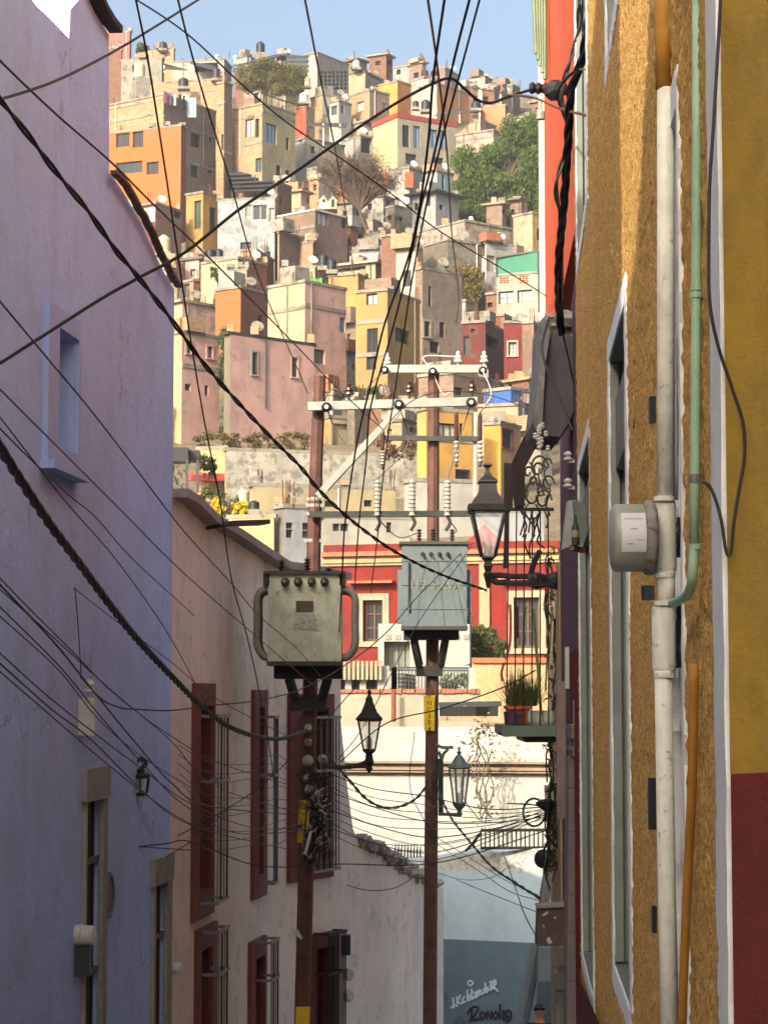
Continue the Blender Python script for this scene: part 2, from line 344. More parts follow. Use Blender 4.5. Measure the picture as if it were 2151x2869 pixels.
def house(key, c, x0, xc, x1, yt, yb, th, ml, mr, label, wins=(), dY=0., Y=None, bands=(), roof=None, name='hill_house', cate='house', rh=.18, over=.08, group=HG, drain=0, hid=0., clutter=True):
    th = math.radians(th); u0, v = cv(c, x0, yt); uc, _ = cv(c, xc, yt); u1, vb = cv(c, x1, yb); Y = (Y or Yg(vb))-dY
    p = P(uc, v, Y); d = ray(u0, v); k0 = d.x/d.y; d = ray(u1, v); k1 = d.x/d.y
    wl = (p.x-k0*p.y)/(math.cos(th)+k0*math.sin(th)) if xc > x0 else 5.
    wr = (k1*p.y-p.x)/(math.sin(th)-k1*math.cos(th)) if x1 > xc and abs(math.sin(th)-k1*math.cos(th)) > .02 else 5.
    wr = max(min(wr, 30), .3)
    dl = Vector((-math.cos(th), math.sin(th))); dr = Vector((math.sin(th), math.cos(th)))
    c0 = Vector((p.x, p.y)); cl = c0+dl*wl; r_ = c0+dr*wr

    zt = p.z; zb = min(vz(vb, Y), zground(Y), zground(Y+2))-1.2
    ctr = (cl+r_)/2; root = thing(name, label, cate, (ctr.x, ctr.y, zb), group)
    L = Path([cl, c0]); R = Path([c0, r_]); hl, hr = [], []; todo = []
    for w in wins:
        f, a0, b0, a1, b1 = w[:5]; o = dict(w[5]) if len(w) > 5 else {}
        pth = L if f == 'L' else R
        um = cv(c, (a0+a1)/2, 0)[0]; q0 = pth.hit(cv(c, a0, 0)[0]); q1 = pth.hit(cv(c, a1, 0)[0]); m = pth.hit(um, cv(c, 0, b0)[1]); n = pth.hit(um, cv(c, 0, b1)[1])
        if not (q0 and q1 and m and n): continue
        s0, s1 = max(min(q0[0], q1[0]), .05), min(max(q0[0], q1[0]), pth.s[-1]-.05); z1, z0 = m[1], n[1]
        if s1-s0 < .08: continue
        z1 = min(z1, zt-.1); dp = o.pop('dp', .22)
        (hl if f == 'L' else hr).append((s0, s1, z0, z1, dp)); todo.append((pth, s0, s1, z0, z1, dp, o))
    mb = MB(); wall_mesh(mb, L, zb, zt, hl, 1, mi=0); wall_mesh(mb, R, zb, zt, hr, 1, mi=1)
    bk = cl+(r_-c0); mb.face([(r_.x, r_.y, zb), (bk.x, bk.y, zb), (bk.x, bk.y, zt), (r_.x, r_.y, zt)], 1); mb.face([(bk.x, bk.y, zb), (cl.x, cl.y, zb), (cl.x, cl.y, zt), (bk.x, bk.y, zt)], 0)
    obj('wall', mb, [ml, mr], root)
    rb = MB(); q = []
    cen = Vector((ctr.x, ctr.y))
    for pp in (cl, c0, r_, bk): dd = (pp-cen).normalized()*over*1.4; q.append(pp+dd)
    rb.add([(a.x, a.y, zt-.02) for a in q]+[(a.x, a.y, zt+rh) for a in q], [(3, 2, 1, 0), (4, 5, 6, 7), (0, 1, 5, 4), (1, 2, 6, 5), (2, 3, 7, 6), (3, 0, 4, 7)])
    obj('roof', rb, roof or CONC, root)
    for pth, s0, s1, z0, z1, dp, o in todo:
        fm = o.pop('fm', DFR); wide = (s1-s0) > 1.6*(z1-z0)
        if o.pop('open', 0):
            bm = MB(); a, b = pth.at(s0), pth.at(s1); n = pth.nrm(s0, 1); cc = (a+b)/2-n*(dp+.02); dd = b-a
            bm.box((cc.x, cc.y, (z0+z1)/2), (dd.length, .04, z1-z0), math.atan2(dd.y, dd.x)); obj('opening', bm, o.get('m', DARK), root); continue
        o.setdefault('mull', 2 if wide else 1)
        window(pth, s0, s1, z0, z1, root, fm, depth=dp, fw=.07, **o)
    for f, y in bands:
        pth = L if f == 'L' else R; z = pth.hit(cv(c, (x0+xc)/2 if f == 'L' else (xc+x1)/2, 0)[0], cv(c, 0, y)[1])
        if z: obj('floor_band', rect_on(pth, .02, pth.s[-1]-.02, z[1]-.14, z[1]+.14, .05, .1), CONC, root)
    rg = random.Random(key); extra = []
    if clutter:
        for f_, pth, hs_ in (('L', L, hl), ('R', R, hr)):      # a few small openings on otherwise blank faces
            if hs_ or pth.s[-1] < 4.5 or rg.random() < .35: continue
            for q_ in range(rg.randint(1, 2)): extra.append((pth, rg.uniform(.2, .7)*pth.s[-1]+q_*1.6, zt-rg.uniform(1.9, 2.6)))
        for pth, s0, z1 in extra:
            if s0+1.1 > pth.s[-1]: continue
            fr = rect_on(pth, s0-.08, s0+.98, z1-1.18, z1+.08, .06, .08); fo_ = obj('window', fr, rg.choice([DFR, WFR, CONC]), root)
            for k_ in range(2): obj('pane', rect_on(pth, s0+.02+k_*.46, s0+.42+k_*.46, z1-1.1, z1, .075, .03), rg.choice([pane_mat(), GRGL, ALB]), fo_)
            obj('window_sill', rect_on(pth, s0-.15, s0+1.05, z1-1.28, z1-1.185, .14, .16), CONC, root)
        if rg.random() < .35 and 'wide low pink' not in label and 'blue parapet' not in label and 'cream rendered' not in label:   # roof hut, dish, low parapet pieces
            a = cl.lerp(c0, rg.uniform(.3, .7)).lerp(cen, rg.uniform(.3, .7)); m = MB(); hh_ = rg.uniform(.5, 1.2); m.box((a.x, a.y, zt+rh+hh_/2-.01), (rg.uniform(.9, 2.), 1.4, hh_), rz=-th+.0); obj('roof_hut', m, rg.choice([TAN, CONC, GREYB, WHITE, REDB]), root)
        if rg.random() < .45:
            a = c0.lerp(r_, rg.uniform(.2, .8)).lerp(cen, .2); m = MB(); m.lathe((a.x, a.y, zt+rh+.5), [(.05, 0), (.3, .06), (.42, .16)], 10, axis=(.3, -.8, .5)); m.bar((a.x, a.y+.05, zt+rh-.02), (a.x, a.y+.05, zt+rh+.55), .05); obj('satellite_dish', m, rg.choice([WFR, CONC]), root)
        for i in range(rg.randint(3, 6)):      # rods and stub columns of unfinished storeys, pipes down the wall
            t, s_ = rg.random(), rg.random(); a = cl.lerp(c0, t) if rg.random() < .5 else c0.lerp(r_, t)
            a = a.lerp(cen, .06); m = MB(); hgt = rg.uniform(.5, 1.5)
            if rg.random() < .5:
                for k in range(3): m.tube([(a.x+.12*k, a.y, zt), (a.x+.12*k+rg.uniform(-.1, .1), a.y, zt+hgt)], .025, 4)
                obj('rebar', m, plain('rusty_rod', (92, 60, 44), .9), root)
            else:
                m.box((a.x, a.y, zt+rh+hgt*.2), (rg.uniform(.3, .7), .3, hgt*.4)); obj('roof_stub', m, rg.choice([CONC, TAN, GREYW]), root)
        for pth in (L, R):
            if pth.s[-1] > 3 and rg.random() < .75:
                s_ = rg.uniform(.1, .9)*pth.s[-1]; hs_ = hl if pth is L else hr
                if any(h[0]-.1 < s_ < h[1]+.1 for h in hs_): continue
                a = pth.at(s_)+pth.nrm(s_, 1)*.06; m = MB(); m.tube([(a.x, a.y, zt), (a.x, a.y, zt-rg.uniform(2, 6))], .05, 5); obj('drain_pipe', m, rg.choice([WFR, DFR, CONC]), root)
    RECT.append((u0, u1, v, vb, Y, label)); HY[key] = Y; HP[key] = (L, R, zb, zt, root); return root
W_ = lambda f, a, b, c, d, **k: (f, a, b, c, d, k)
# --- crop A : upper left ----------------------------------------------------------------
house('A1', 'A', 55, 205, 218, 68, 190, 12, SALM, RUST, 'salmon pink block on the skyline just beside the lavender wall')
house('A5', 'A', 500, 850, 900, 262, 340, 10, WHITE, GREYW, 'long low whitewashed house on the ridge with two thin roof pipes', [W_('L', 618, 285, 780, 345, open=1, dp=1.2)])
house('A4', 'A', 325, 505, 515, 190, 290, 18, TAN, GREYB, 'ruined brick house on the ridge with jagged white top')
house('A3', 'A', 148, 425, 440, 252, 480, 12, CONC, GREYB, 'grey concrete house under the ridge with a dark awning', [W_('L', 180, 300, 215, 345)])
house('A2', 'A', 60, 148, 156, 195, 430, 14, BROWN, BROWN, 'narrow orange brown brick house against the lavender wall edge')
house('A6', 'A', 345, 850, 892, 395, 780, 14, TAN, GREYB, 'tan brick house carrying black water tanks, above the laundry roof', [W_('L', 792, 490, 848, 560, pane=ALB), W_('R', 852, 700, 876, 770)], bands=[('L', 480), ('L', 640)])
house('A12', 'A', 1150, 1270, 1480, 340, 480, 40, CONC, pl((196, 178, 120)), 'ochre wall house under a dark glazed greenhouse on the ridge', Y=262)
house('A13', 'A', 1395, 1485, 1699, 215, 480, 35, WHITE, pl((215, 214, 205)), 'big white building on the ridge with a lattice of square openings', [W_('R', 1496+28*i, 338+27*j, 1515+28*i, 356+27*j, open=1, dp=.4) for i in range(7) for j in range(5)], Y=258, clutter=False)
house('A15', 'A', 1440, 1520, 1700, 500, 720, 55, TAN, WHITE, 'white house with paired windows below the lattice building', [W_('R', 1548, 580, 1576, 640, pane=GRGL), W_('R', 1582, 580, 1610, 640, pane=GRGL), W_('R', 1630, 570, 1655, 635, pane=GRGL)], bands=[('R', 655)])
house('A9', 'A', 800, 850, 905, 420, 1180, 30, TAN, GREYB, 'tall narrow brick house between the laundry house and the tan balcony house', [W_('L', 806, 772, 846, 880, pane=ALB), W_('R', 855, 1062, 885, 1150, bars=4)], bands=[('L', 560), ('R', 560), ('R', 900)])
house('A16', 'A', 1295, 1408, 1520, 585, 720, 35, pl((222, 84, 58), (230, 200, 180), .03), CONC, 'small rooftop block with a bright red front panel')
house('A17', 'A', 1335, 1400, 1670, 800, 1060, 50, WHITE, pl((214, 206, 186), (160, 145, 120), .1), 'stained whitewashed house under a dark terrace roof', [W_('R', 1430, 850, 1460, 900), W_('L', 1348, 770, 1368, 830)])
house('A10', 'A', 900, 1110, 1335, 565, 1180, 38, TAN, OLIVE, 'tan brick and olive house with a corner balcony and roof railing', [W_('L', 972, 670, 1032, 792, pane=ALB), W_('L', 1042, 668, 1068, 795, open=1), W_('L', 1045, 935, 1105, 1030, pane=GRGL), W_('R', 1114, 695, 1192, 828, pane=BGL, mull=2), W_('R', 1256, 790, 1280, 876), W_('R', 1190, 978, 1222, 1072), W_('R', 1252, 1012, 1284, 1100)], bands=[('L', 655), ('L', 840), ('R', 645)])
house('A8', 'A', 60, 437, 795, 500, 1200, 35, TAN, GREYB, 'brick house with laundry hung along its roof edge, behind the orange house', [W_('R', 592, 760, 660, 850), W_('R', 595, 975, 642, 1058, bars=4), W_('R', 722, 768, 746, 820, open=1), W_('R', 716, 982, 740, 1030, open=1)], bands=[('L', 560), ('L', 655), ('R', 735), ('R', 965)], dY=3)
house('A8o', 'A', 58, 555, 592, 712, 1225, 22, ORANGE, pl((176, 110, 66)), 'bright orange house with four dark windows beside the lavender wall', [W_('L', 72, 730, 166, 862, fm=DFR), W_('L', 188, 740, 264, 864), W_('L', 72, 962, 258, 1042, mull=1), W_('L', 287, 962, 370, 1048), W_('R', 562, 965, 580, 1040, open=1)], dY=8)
# --- crop B : upper right ---------------------------------------------------------------
house('B1', 'B', 180, 300, 480, 345, 470, 30, CREAM, CONC, 'cream ruin with a dark roof terrace on the ridge', [W_('R', 312, 350, 450, 400, open=1, dp=1.)], roof=ROOFG)
house('B4', 'B', 610, 700, 800, 385, 600, 50, WHITE, pl((226, 150, 88)), 'peach house with white gable under twin black tanks on the ridge')
house('B5', 'B', 665, 788, 1020, 425, 640, 40, pl((205, 200, 188)), pl((226, 158, 96)), 'peach and grey house with an awning near the ridge', [W_('R', 848, 430, 930, 462, open=1)])
house('B7', 'B', 1250, 1400, 1530, 655, 780, 25, pl((180, 184, 186)), WHITE, 'pale blue grey house on the ridge just left of the orange facade', [W_('L', 1280, 690, 1330, 715, open=1)])
house('B6', 'B', 1090, 1255, 1270, 575, 750, 15, pl((222, 152, 98)), RUST, 'plain peach block on the ridge near the big green tree')
house('B3', 'B', 388, 520, 655, 410, 600, 42, YELL, pl((222, 142, 62)), 'bright yellow and orange house below the ridge')
house('B2', 'B', 200, 330, 465, 470, 680, 50, TAN, GREYB, 'grey brown block house with two white framed openings', [W_('L', 240, 550, 288, 612, fm=WFR, pane=ALB), W_('R', 420, 560, 445, 620, fm=WFR)])
house('B2w', 'B', 55, 120, 205, 545, 760, 40, WHITE, pl((238, 236, 226)), 'small white tower house left of the dark terrace', [W_('L', 62, 578, 100, 640, pane=GRGL), W_('R', 130, 570, 150, 630)])
house('B8', 'B', 880, 1085, 1190, 680, 800, 35, CREAM, CONC, 'beige house with dark covered roof terrace behind the yellow mural house')
house('B10', 'B', 920, 1175, 1340, 745, 1000, 32, pl((205, 192, 172), (176, 120, 90), .1), pl((200, 185, 165), (176, 120, 90), .1), 'half plastered house with a red brick upper band left of the green tree', bands=[('L', 800), ('R', 790)])
house('B9', 'B', 350, 520, 925, 655, 1010, 58, LCREAM, pl((226, 214, 182)), 'cream house with four tall windows and a red roof edge', [W_('R', 556, 710, 606, 860), W_('R', 632, 716, 680, 866, pane=BGL), W_('R', 750, 740, 800, 870, pane=BGL), W_('R', 815, 746, 864, 880, pane=BGL), W_('R', 578, 906, 656, 978), W_('R', 765, 930, 842, 1000)], roof=plain('red_roof_edge', (140, 56, 48), .7), rh=.5, clutter=False)
house('B11', 'B', 130, 262, 350, 780, 960, 60, WHITE, GREYW, 'grey white house with a dark square porch', [W_('R', 268, 785, 345, 900, open=1, dp=.6)])
house('B12', 'B', 455, 600, 690, 1000, 1170, 30, WHITE, pl((214, 216, 210)), 'white terrace house with two terracotta chimney stacks')
house('B13', 'B', 712, 790, 900, 1025, 1220, 45, pl((216, 228, 230)), pl((160, 192, 204), (200, 196, 184), .03), 'light blue house beside the big green tree', [W_('R', 830, 1050, 850, 1150)], roof=ROOFG)
house('B14', 'B', 620, 780, 935, 1165, 1400, 40, pl((214, 214, 210)), pl((176, 178, 182)), 'grey white house with a small square window and dark eave', [W_('R', 812, 1255, 842, 1290), W_('L', 725, 1180, 750, 1260), W_('L', 640, 1240, 665, 1290)], roof=DFR, over=.6)
# --- crop C : middle left ----------------------------------------------------------------
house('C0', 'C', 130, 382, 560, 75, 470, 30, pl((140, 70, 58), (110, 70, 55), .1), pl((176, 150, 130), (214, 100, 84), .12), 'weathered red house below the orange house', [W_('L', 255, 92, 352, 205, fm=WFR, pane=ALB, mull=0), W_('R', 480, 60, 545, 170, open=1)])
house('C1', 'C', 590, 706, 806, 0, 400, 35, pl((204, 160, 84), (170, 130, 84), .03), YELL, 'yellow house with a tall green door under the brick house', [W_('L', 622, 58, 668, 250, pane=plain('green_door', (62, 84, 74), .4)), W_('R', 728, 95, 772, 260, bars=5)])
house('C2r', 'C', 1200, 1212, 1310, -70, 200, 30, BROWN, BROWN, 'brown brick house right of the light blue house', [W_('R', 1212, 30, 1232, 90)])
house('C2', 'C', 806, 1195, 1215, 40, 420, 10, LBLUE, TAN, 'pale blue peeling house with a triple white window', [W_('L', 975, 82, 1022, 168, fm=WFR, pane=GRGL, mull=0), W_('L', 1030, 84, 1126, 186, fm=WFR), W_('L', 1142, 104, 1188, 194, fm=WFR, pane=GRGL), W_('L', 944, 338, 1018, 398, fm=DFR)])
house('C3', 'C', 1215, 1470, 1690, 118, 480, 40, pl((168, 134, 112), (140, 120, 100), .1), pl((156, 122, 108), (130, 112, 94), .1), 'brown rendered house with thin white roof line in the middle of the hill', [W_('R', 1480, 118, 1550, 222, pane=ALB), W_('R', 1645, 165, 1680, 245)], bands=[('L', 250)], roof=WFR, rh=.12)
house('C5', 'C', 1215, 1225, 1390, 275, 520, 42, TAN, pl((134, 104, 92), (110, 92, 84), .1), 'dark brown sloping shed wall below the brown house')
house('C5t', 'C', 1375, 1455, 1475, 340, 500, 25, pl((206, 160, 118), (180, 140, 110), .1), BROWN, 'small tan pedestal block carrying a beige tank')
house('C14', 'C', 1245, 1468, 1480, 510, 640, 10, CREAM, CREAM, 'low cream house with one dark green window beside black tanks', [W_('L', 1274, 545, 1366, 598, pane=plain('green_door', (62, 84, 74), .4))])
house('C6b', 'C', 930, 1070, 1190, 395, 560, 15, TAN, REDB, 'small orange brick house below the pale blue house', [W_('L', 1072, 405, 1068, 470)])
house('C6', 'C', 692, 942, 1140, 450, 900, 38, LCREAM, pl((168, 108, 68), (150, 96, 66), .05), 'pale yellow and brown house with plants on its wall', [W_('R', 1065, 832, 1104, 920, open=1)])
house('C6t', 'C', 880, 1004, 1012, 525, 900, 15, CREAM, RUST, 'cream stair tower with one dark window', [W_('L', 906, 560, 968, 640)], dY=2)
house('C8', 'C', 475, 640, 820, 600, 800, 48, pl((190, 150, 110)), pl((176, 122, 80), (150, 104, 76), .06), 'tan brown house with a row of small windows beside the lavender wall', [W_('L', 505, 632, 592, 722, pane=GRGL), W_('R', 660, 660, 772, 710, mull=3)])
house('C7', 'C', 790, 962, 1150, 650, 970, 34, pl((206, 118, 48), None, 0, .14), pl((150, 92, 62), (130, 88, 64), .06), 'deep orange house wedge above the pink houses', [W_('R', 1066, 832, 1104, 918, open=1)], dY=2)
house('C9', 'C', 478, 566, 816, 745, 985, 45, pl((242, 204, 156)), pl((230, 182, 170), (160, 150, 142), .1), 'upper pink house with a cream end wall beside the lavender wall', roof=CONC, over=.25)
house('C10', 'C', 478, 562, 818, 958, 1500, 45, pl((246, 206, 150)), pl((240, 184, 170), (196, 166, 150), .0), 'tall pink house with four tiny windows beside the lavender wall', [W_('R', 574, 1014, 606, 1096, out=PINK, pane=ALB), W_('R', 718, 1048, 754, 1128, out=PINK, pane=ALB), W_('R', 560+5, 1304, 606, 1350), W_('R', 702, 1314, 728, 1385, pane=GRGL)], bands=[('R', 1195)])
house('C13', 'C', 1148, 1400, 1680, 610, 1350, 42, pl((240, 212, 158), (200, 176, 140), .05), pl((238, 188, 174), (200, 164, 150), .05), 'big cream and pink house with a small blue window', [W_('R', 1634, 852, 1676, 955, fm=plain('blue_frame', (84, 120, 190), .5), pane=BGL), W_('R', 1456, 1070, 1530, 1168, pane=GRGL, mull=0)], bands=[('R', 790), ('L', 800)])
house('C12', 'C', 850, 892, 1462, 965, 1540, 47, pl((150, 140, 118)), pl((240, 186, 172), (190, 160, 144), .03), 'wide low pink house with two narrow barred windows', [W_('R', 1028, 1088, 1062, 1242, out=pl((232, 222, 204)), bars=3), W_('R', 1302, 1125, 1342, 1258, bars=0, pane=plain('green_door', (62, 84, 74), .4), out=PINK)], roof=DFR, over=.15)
# --- crop D : middle right ---------------------------------------------------------------
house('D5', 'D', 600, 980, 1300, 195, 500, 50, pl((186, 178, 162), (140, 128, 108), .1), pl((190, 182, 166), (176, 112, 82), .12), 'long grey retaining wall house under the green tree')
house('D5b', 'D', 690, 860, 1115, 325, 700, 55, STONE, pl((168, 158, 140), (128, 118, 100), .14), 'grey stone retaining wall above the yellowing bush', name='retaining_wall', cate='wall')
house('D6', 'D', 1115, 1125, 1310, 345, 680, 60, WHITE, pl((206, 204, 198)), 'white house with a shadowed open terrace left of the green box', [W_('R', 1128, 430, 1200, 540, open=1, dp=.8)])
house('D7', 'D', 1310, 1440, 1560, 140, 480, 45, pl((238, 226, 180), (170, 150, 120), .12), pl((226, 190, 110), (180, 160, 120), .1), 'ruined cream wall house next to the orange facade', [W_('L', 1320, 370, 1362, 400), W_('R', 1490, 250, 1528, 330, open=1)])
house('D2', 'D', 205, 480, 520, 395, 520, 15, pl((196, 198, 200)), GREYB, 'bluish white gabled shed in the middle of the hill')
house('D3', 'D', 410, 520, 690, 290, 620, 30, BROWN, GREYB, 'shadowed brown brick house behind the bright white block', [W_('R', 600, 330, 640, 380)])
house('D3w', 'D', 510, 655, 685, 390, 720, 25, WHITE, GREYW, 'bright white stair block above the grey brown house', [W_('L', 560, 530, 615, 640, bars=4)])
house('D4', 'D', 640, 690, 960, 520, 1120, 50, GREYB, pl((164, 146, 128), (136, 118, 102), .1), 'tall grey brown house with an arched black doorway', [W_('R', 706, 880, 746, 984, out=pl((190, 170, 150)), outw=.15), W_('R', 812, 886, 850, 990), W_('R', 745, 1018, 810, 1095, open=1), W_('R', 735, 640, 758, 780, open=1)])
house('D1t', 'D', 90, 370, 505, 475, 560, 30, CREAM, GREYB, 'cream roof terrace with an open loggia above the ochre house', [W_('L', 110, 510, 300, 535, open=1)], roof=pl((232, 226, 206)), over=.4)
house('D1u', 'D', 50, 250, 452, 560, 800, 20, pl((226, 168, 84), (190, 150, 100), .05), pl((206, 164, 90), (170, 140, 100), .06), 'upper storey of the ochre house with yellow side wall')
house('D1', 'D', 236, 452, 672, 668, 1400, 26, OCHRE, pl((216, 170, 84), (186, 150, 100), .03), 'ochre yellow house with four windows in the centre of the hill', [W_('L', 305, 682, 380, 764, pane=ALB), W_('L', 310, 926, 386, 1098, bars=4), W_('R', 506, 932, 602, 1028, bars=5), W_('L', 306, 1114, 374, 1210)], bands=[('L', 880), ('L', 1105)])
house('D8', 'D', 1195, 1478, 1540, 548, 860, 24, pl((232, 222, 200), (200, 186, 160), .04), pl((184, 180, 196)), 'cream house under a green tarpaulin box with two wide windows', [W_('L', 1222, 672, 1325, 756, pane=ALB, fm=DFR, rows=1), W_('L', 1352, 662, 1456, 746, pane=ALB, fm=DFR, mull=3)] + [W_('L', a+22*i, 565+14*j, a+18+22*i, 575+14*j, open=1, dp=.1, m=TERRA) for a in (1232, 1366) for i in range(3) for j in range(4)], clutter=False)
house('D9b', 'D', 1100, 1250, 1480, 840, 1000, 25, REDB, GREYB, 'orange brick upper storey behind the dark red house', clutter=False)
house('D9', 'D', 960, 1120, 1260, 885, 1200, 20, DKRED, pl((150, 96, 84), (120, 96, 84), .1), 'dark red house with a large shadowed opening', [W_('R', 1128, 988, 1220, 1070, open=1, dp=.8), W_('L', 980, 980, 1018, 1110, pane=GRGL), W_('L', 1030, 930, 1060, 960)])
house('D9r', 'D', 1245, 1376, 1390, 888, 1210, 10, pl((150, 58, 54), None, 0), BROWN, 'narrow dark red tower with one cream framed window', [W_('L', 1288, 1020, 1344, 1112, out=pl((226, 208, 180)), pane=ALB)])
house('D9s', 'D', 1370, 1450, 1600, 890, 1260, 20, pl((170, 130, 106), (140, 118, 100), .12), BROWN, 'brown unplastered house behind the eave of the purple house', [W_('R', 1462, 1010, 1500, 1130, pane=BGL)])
# --- crops E, F : lower hill -------------------------------------------------------------
house('F2', 'F', 530, 800, 1165, 130, 420, 35, GREYB, pl((206, 172, 132), (180, 146, 112), .12), 'low tan wall house behind the utility pole crossarms', [W_('R', 806, 236, 880, 296, pane=GRGL)])
house('F3', 'F', 1035, 1245, 1500, 250, 520, 40, pl((62, 110, 200), None, 0, .12), pl((70, 122, 212), None, 0, .12), 'vivid blue parapet house on the right', clutter=False)
house('F3c', 'F', 985, 1300, 1460, 375, 560, 20, pl((240, 222, 170), (190, 170, 130), .12), CREAM, 'cream rendered house in front of the blue parapet')
house('F1r', 'F', 1035, 1165, 1320, 520, 900, 30, YELL, pl((218, 170, 110)), 'yellow house with a barred window near the lamp', [W_('R', 1182, 562, 1270, 712, bars=4, out=pl((196, 90, 70)), outw=.07)])
house('F1', 'F', 520, 590, 945, 410, 1000, 60, pl((240, 190, 84)), pl((232, 172, 74), (200, 150, 96), .04), 'bright yellow house behind the second utility pole', [W_('R', 690, 515, 840, 620, pane=ALB, mull=2), W_('R', 852, 515, 882, 620, pane=TERRA, mull=0), W_('R', 820, 872, 936, 958, bars=9, pane=DARK)], bands=[('R', 640)])
house('F6', 'E', 1150, 1290, 1640, 470, 820, 55, pl((206, 166, 104), (150, 130, 90), .12), pl((222, 190, 130), (170, 140, 96), .12), 'ochre ruin wall behind the first pole', [W_('R', 1300, 520, 1490, 755, pane=CREAM, mull=0, fm=CREAM), W_('R', 1608, 650, 1636, 750, open=1)], Y=137)
house('E0', 'E', 130, 160, 445, 440, 700, 50, STONE, plaster('grey_footing', (150, 146, 136), .4, .4, (110, 108, 96), .12, .6), 'grey stone footing under the tall pink house', Y=143, clutter=False, name='retaining_wall', cate='wall')
house('E0b', 'E', 600, 640, 1150, 520, 760, 52, STONE, plaster('brown_footing', (150, 136, 112), .4, .5, (92, 84, 60), .14, .8), 'brown stone footing under the wide pink house', Y=139, clutter=False, name='retaining_wall', cate='wall')
house('E0c', 'E', 40, 140, 160, 430, 700, 12, plaster('cream_rubble', (180, 160, 120), .8, .4, (170, 150, 110), .16, .9), CREAM, 'strip of cream rubble wall at the lavender wall edge', Y=140, clutter=False, name='retaining_wall', cate='wall')
house('E1a', 'E', 260, 482, 500, 710, 900, 18, pl((232, 190, 128), (190, 160, 120), .1), CREAM, 'orange tinted cream wall with vines beside the black tarpaulin', clutter=False, name='garden_wall', cate='wall')
house('E1', 'E', 470, 484, 1960, 725, 980, 72, CREAM, plaster('flaking_wall', (168, 163, 151), .35, .4, (118, 112, 100), .16, .7), 'long flaking grey white ruin wall crossing behind the poles', clutter=False, name='ruin_wall', cate='wall')
house('E4', 'E', 660, 690, 1790, 1000, 1200, 74, CREAM, pl((250, 226, 164), (214, 190, 150), .03), 'long cream house below the ruin wall with small windows', [W_('R', 1240, 1112, 1302, 1162), W_('R', 1545, 1108, 1606, 1160), W_('R', 918, 1112, 956, 1155)])
house('F4', 'F', 420, 500, 1040, 960, 1200, 70, WHITE, pl((250, 247, 232)), 'plain white house behind the arresters of the second pole', [W_('R', 600, 1010, 620, 1050)], clutter=False)
house('E7', 'E', 850, 930, 1230, 1165, 1480, 60, pl((150, 142, 132)), pl((196, 200, 206), (160, 158, 156), .04), 'blue grey house with stacked windows left of the first pole', [W_('R', 938, 1282, 992, 1330, pane=GRGL), W_('R', 938, 1335, 992, 1400, pane=GRGL), W_('R', 1066, 1284, 1120, 1340, pane=GRGL), W_('R', 1066, 1345, 1120, 1400, pane=GRGL)])
house('E6', 'E', 500, 850, 860, 1245, 1480, 12, pl((250, 226, 158), None, 0, .12), CREAM, 'smooth pale yellow wall behind the pink wall top', clutter=False)
house('E8', 'E', 1215, 1240, 1900, 1245, 1480, 74, WHITE, pl((248, 240, 220)), 'white house above the red building', [W_('R', 1302, 1290, 1356, 1348, pane=GRGL), W_('R', 1362, 1290, 1424, 1348, pane=GRGL), W_('R', 1720, 1280, 1760, 1360, pane=GRGL)], clutter=False)
house('F8', 'F', 1010, 1040, 1500, 1195, 1480, 74, WHITE, pl((236, 238, 240)), 'white house seen through the balcony bars', [W_('R', 1420, 1240, 1450, 1290)], clutter=False, group=HG)

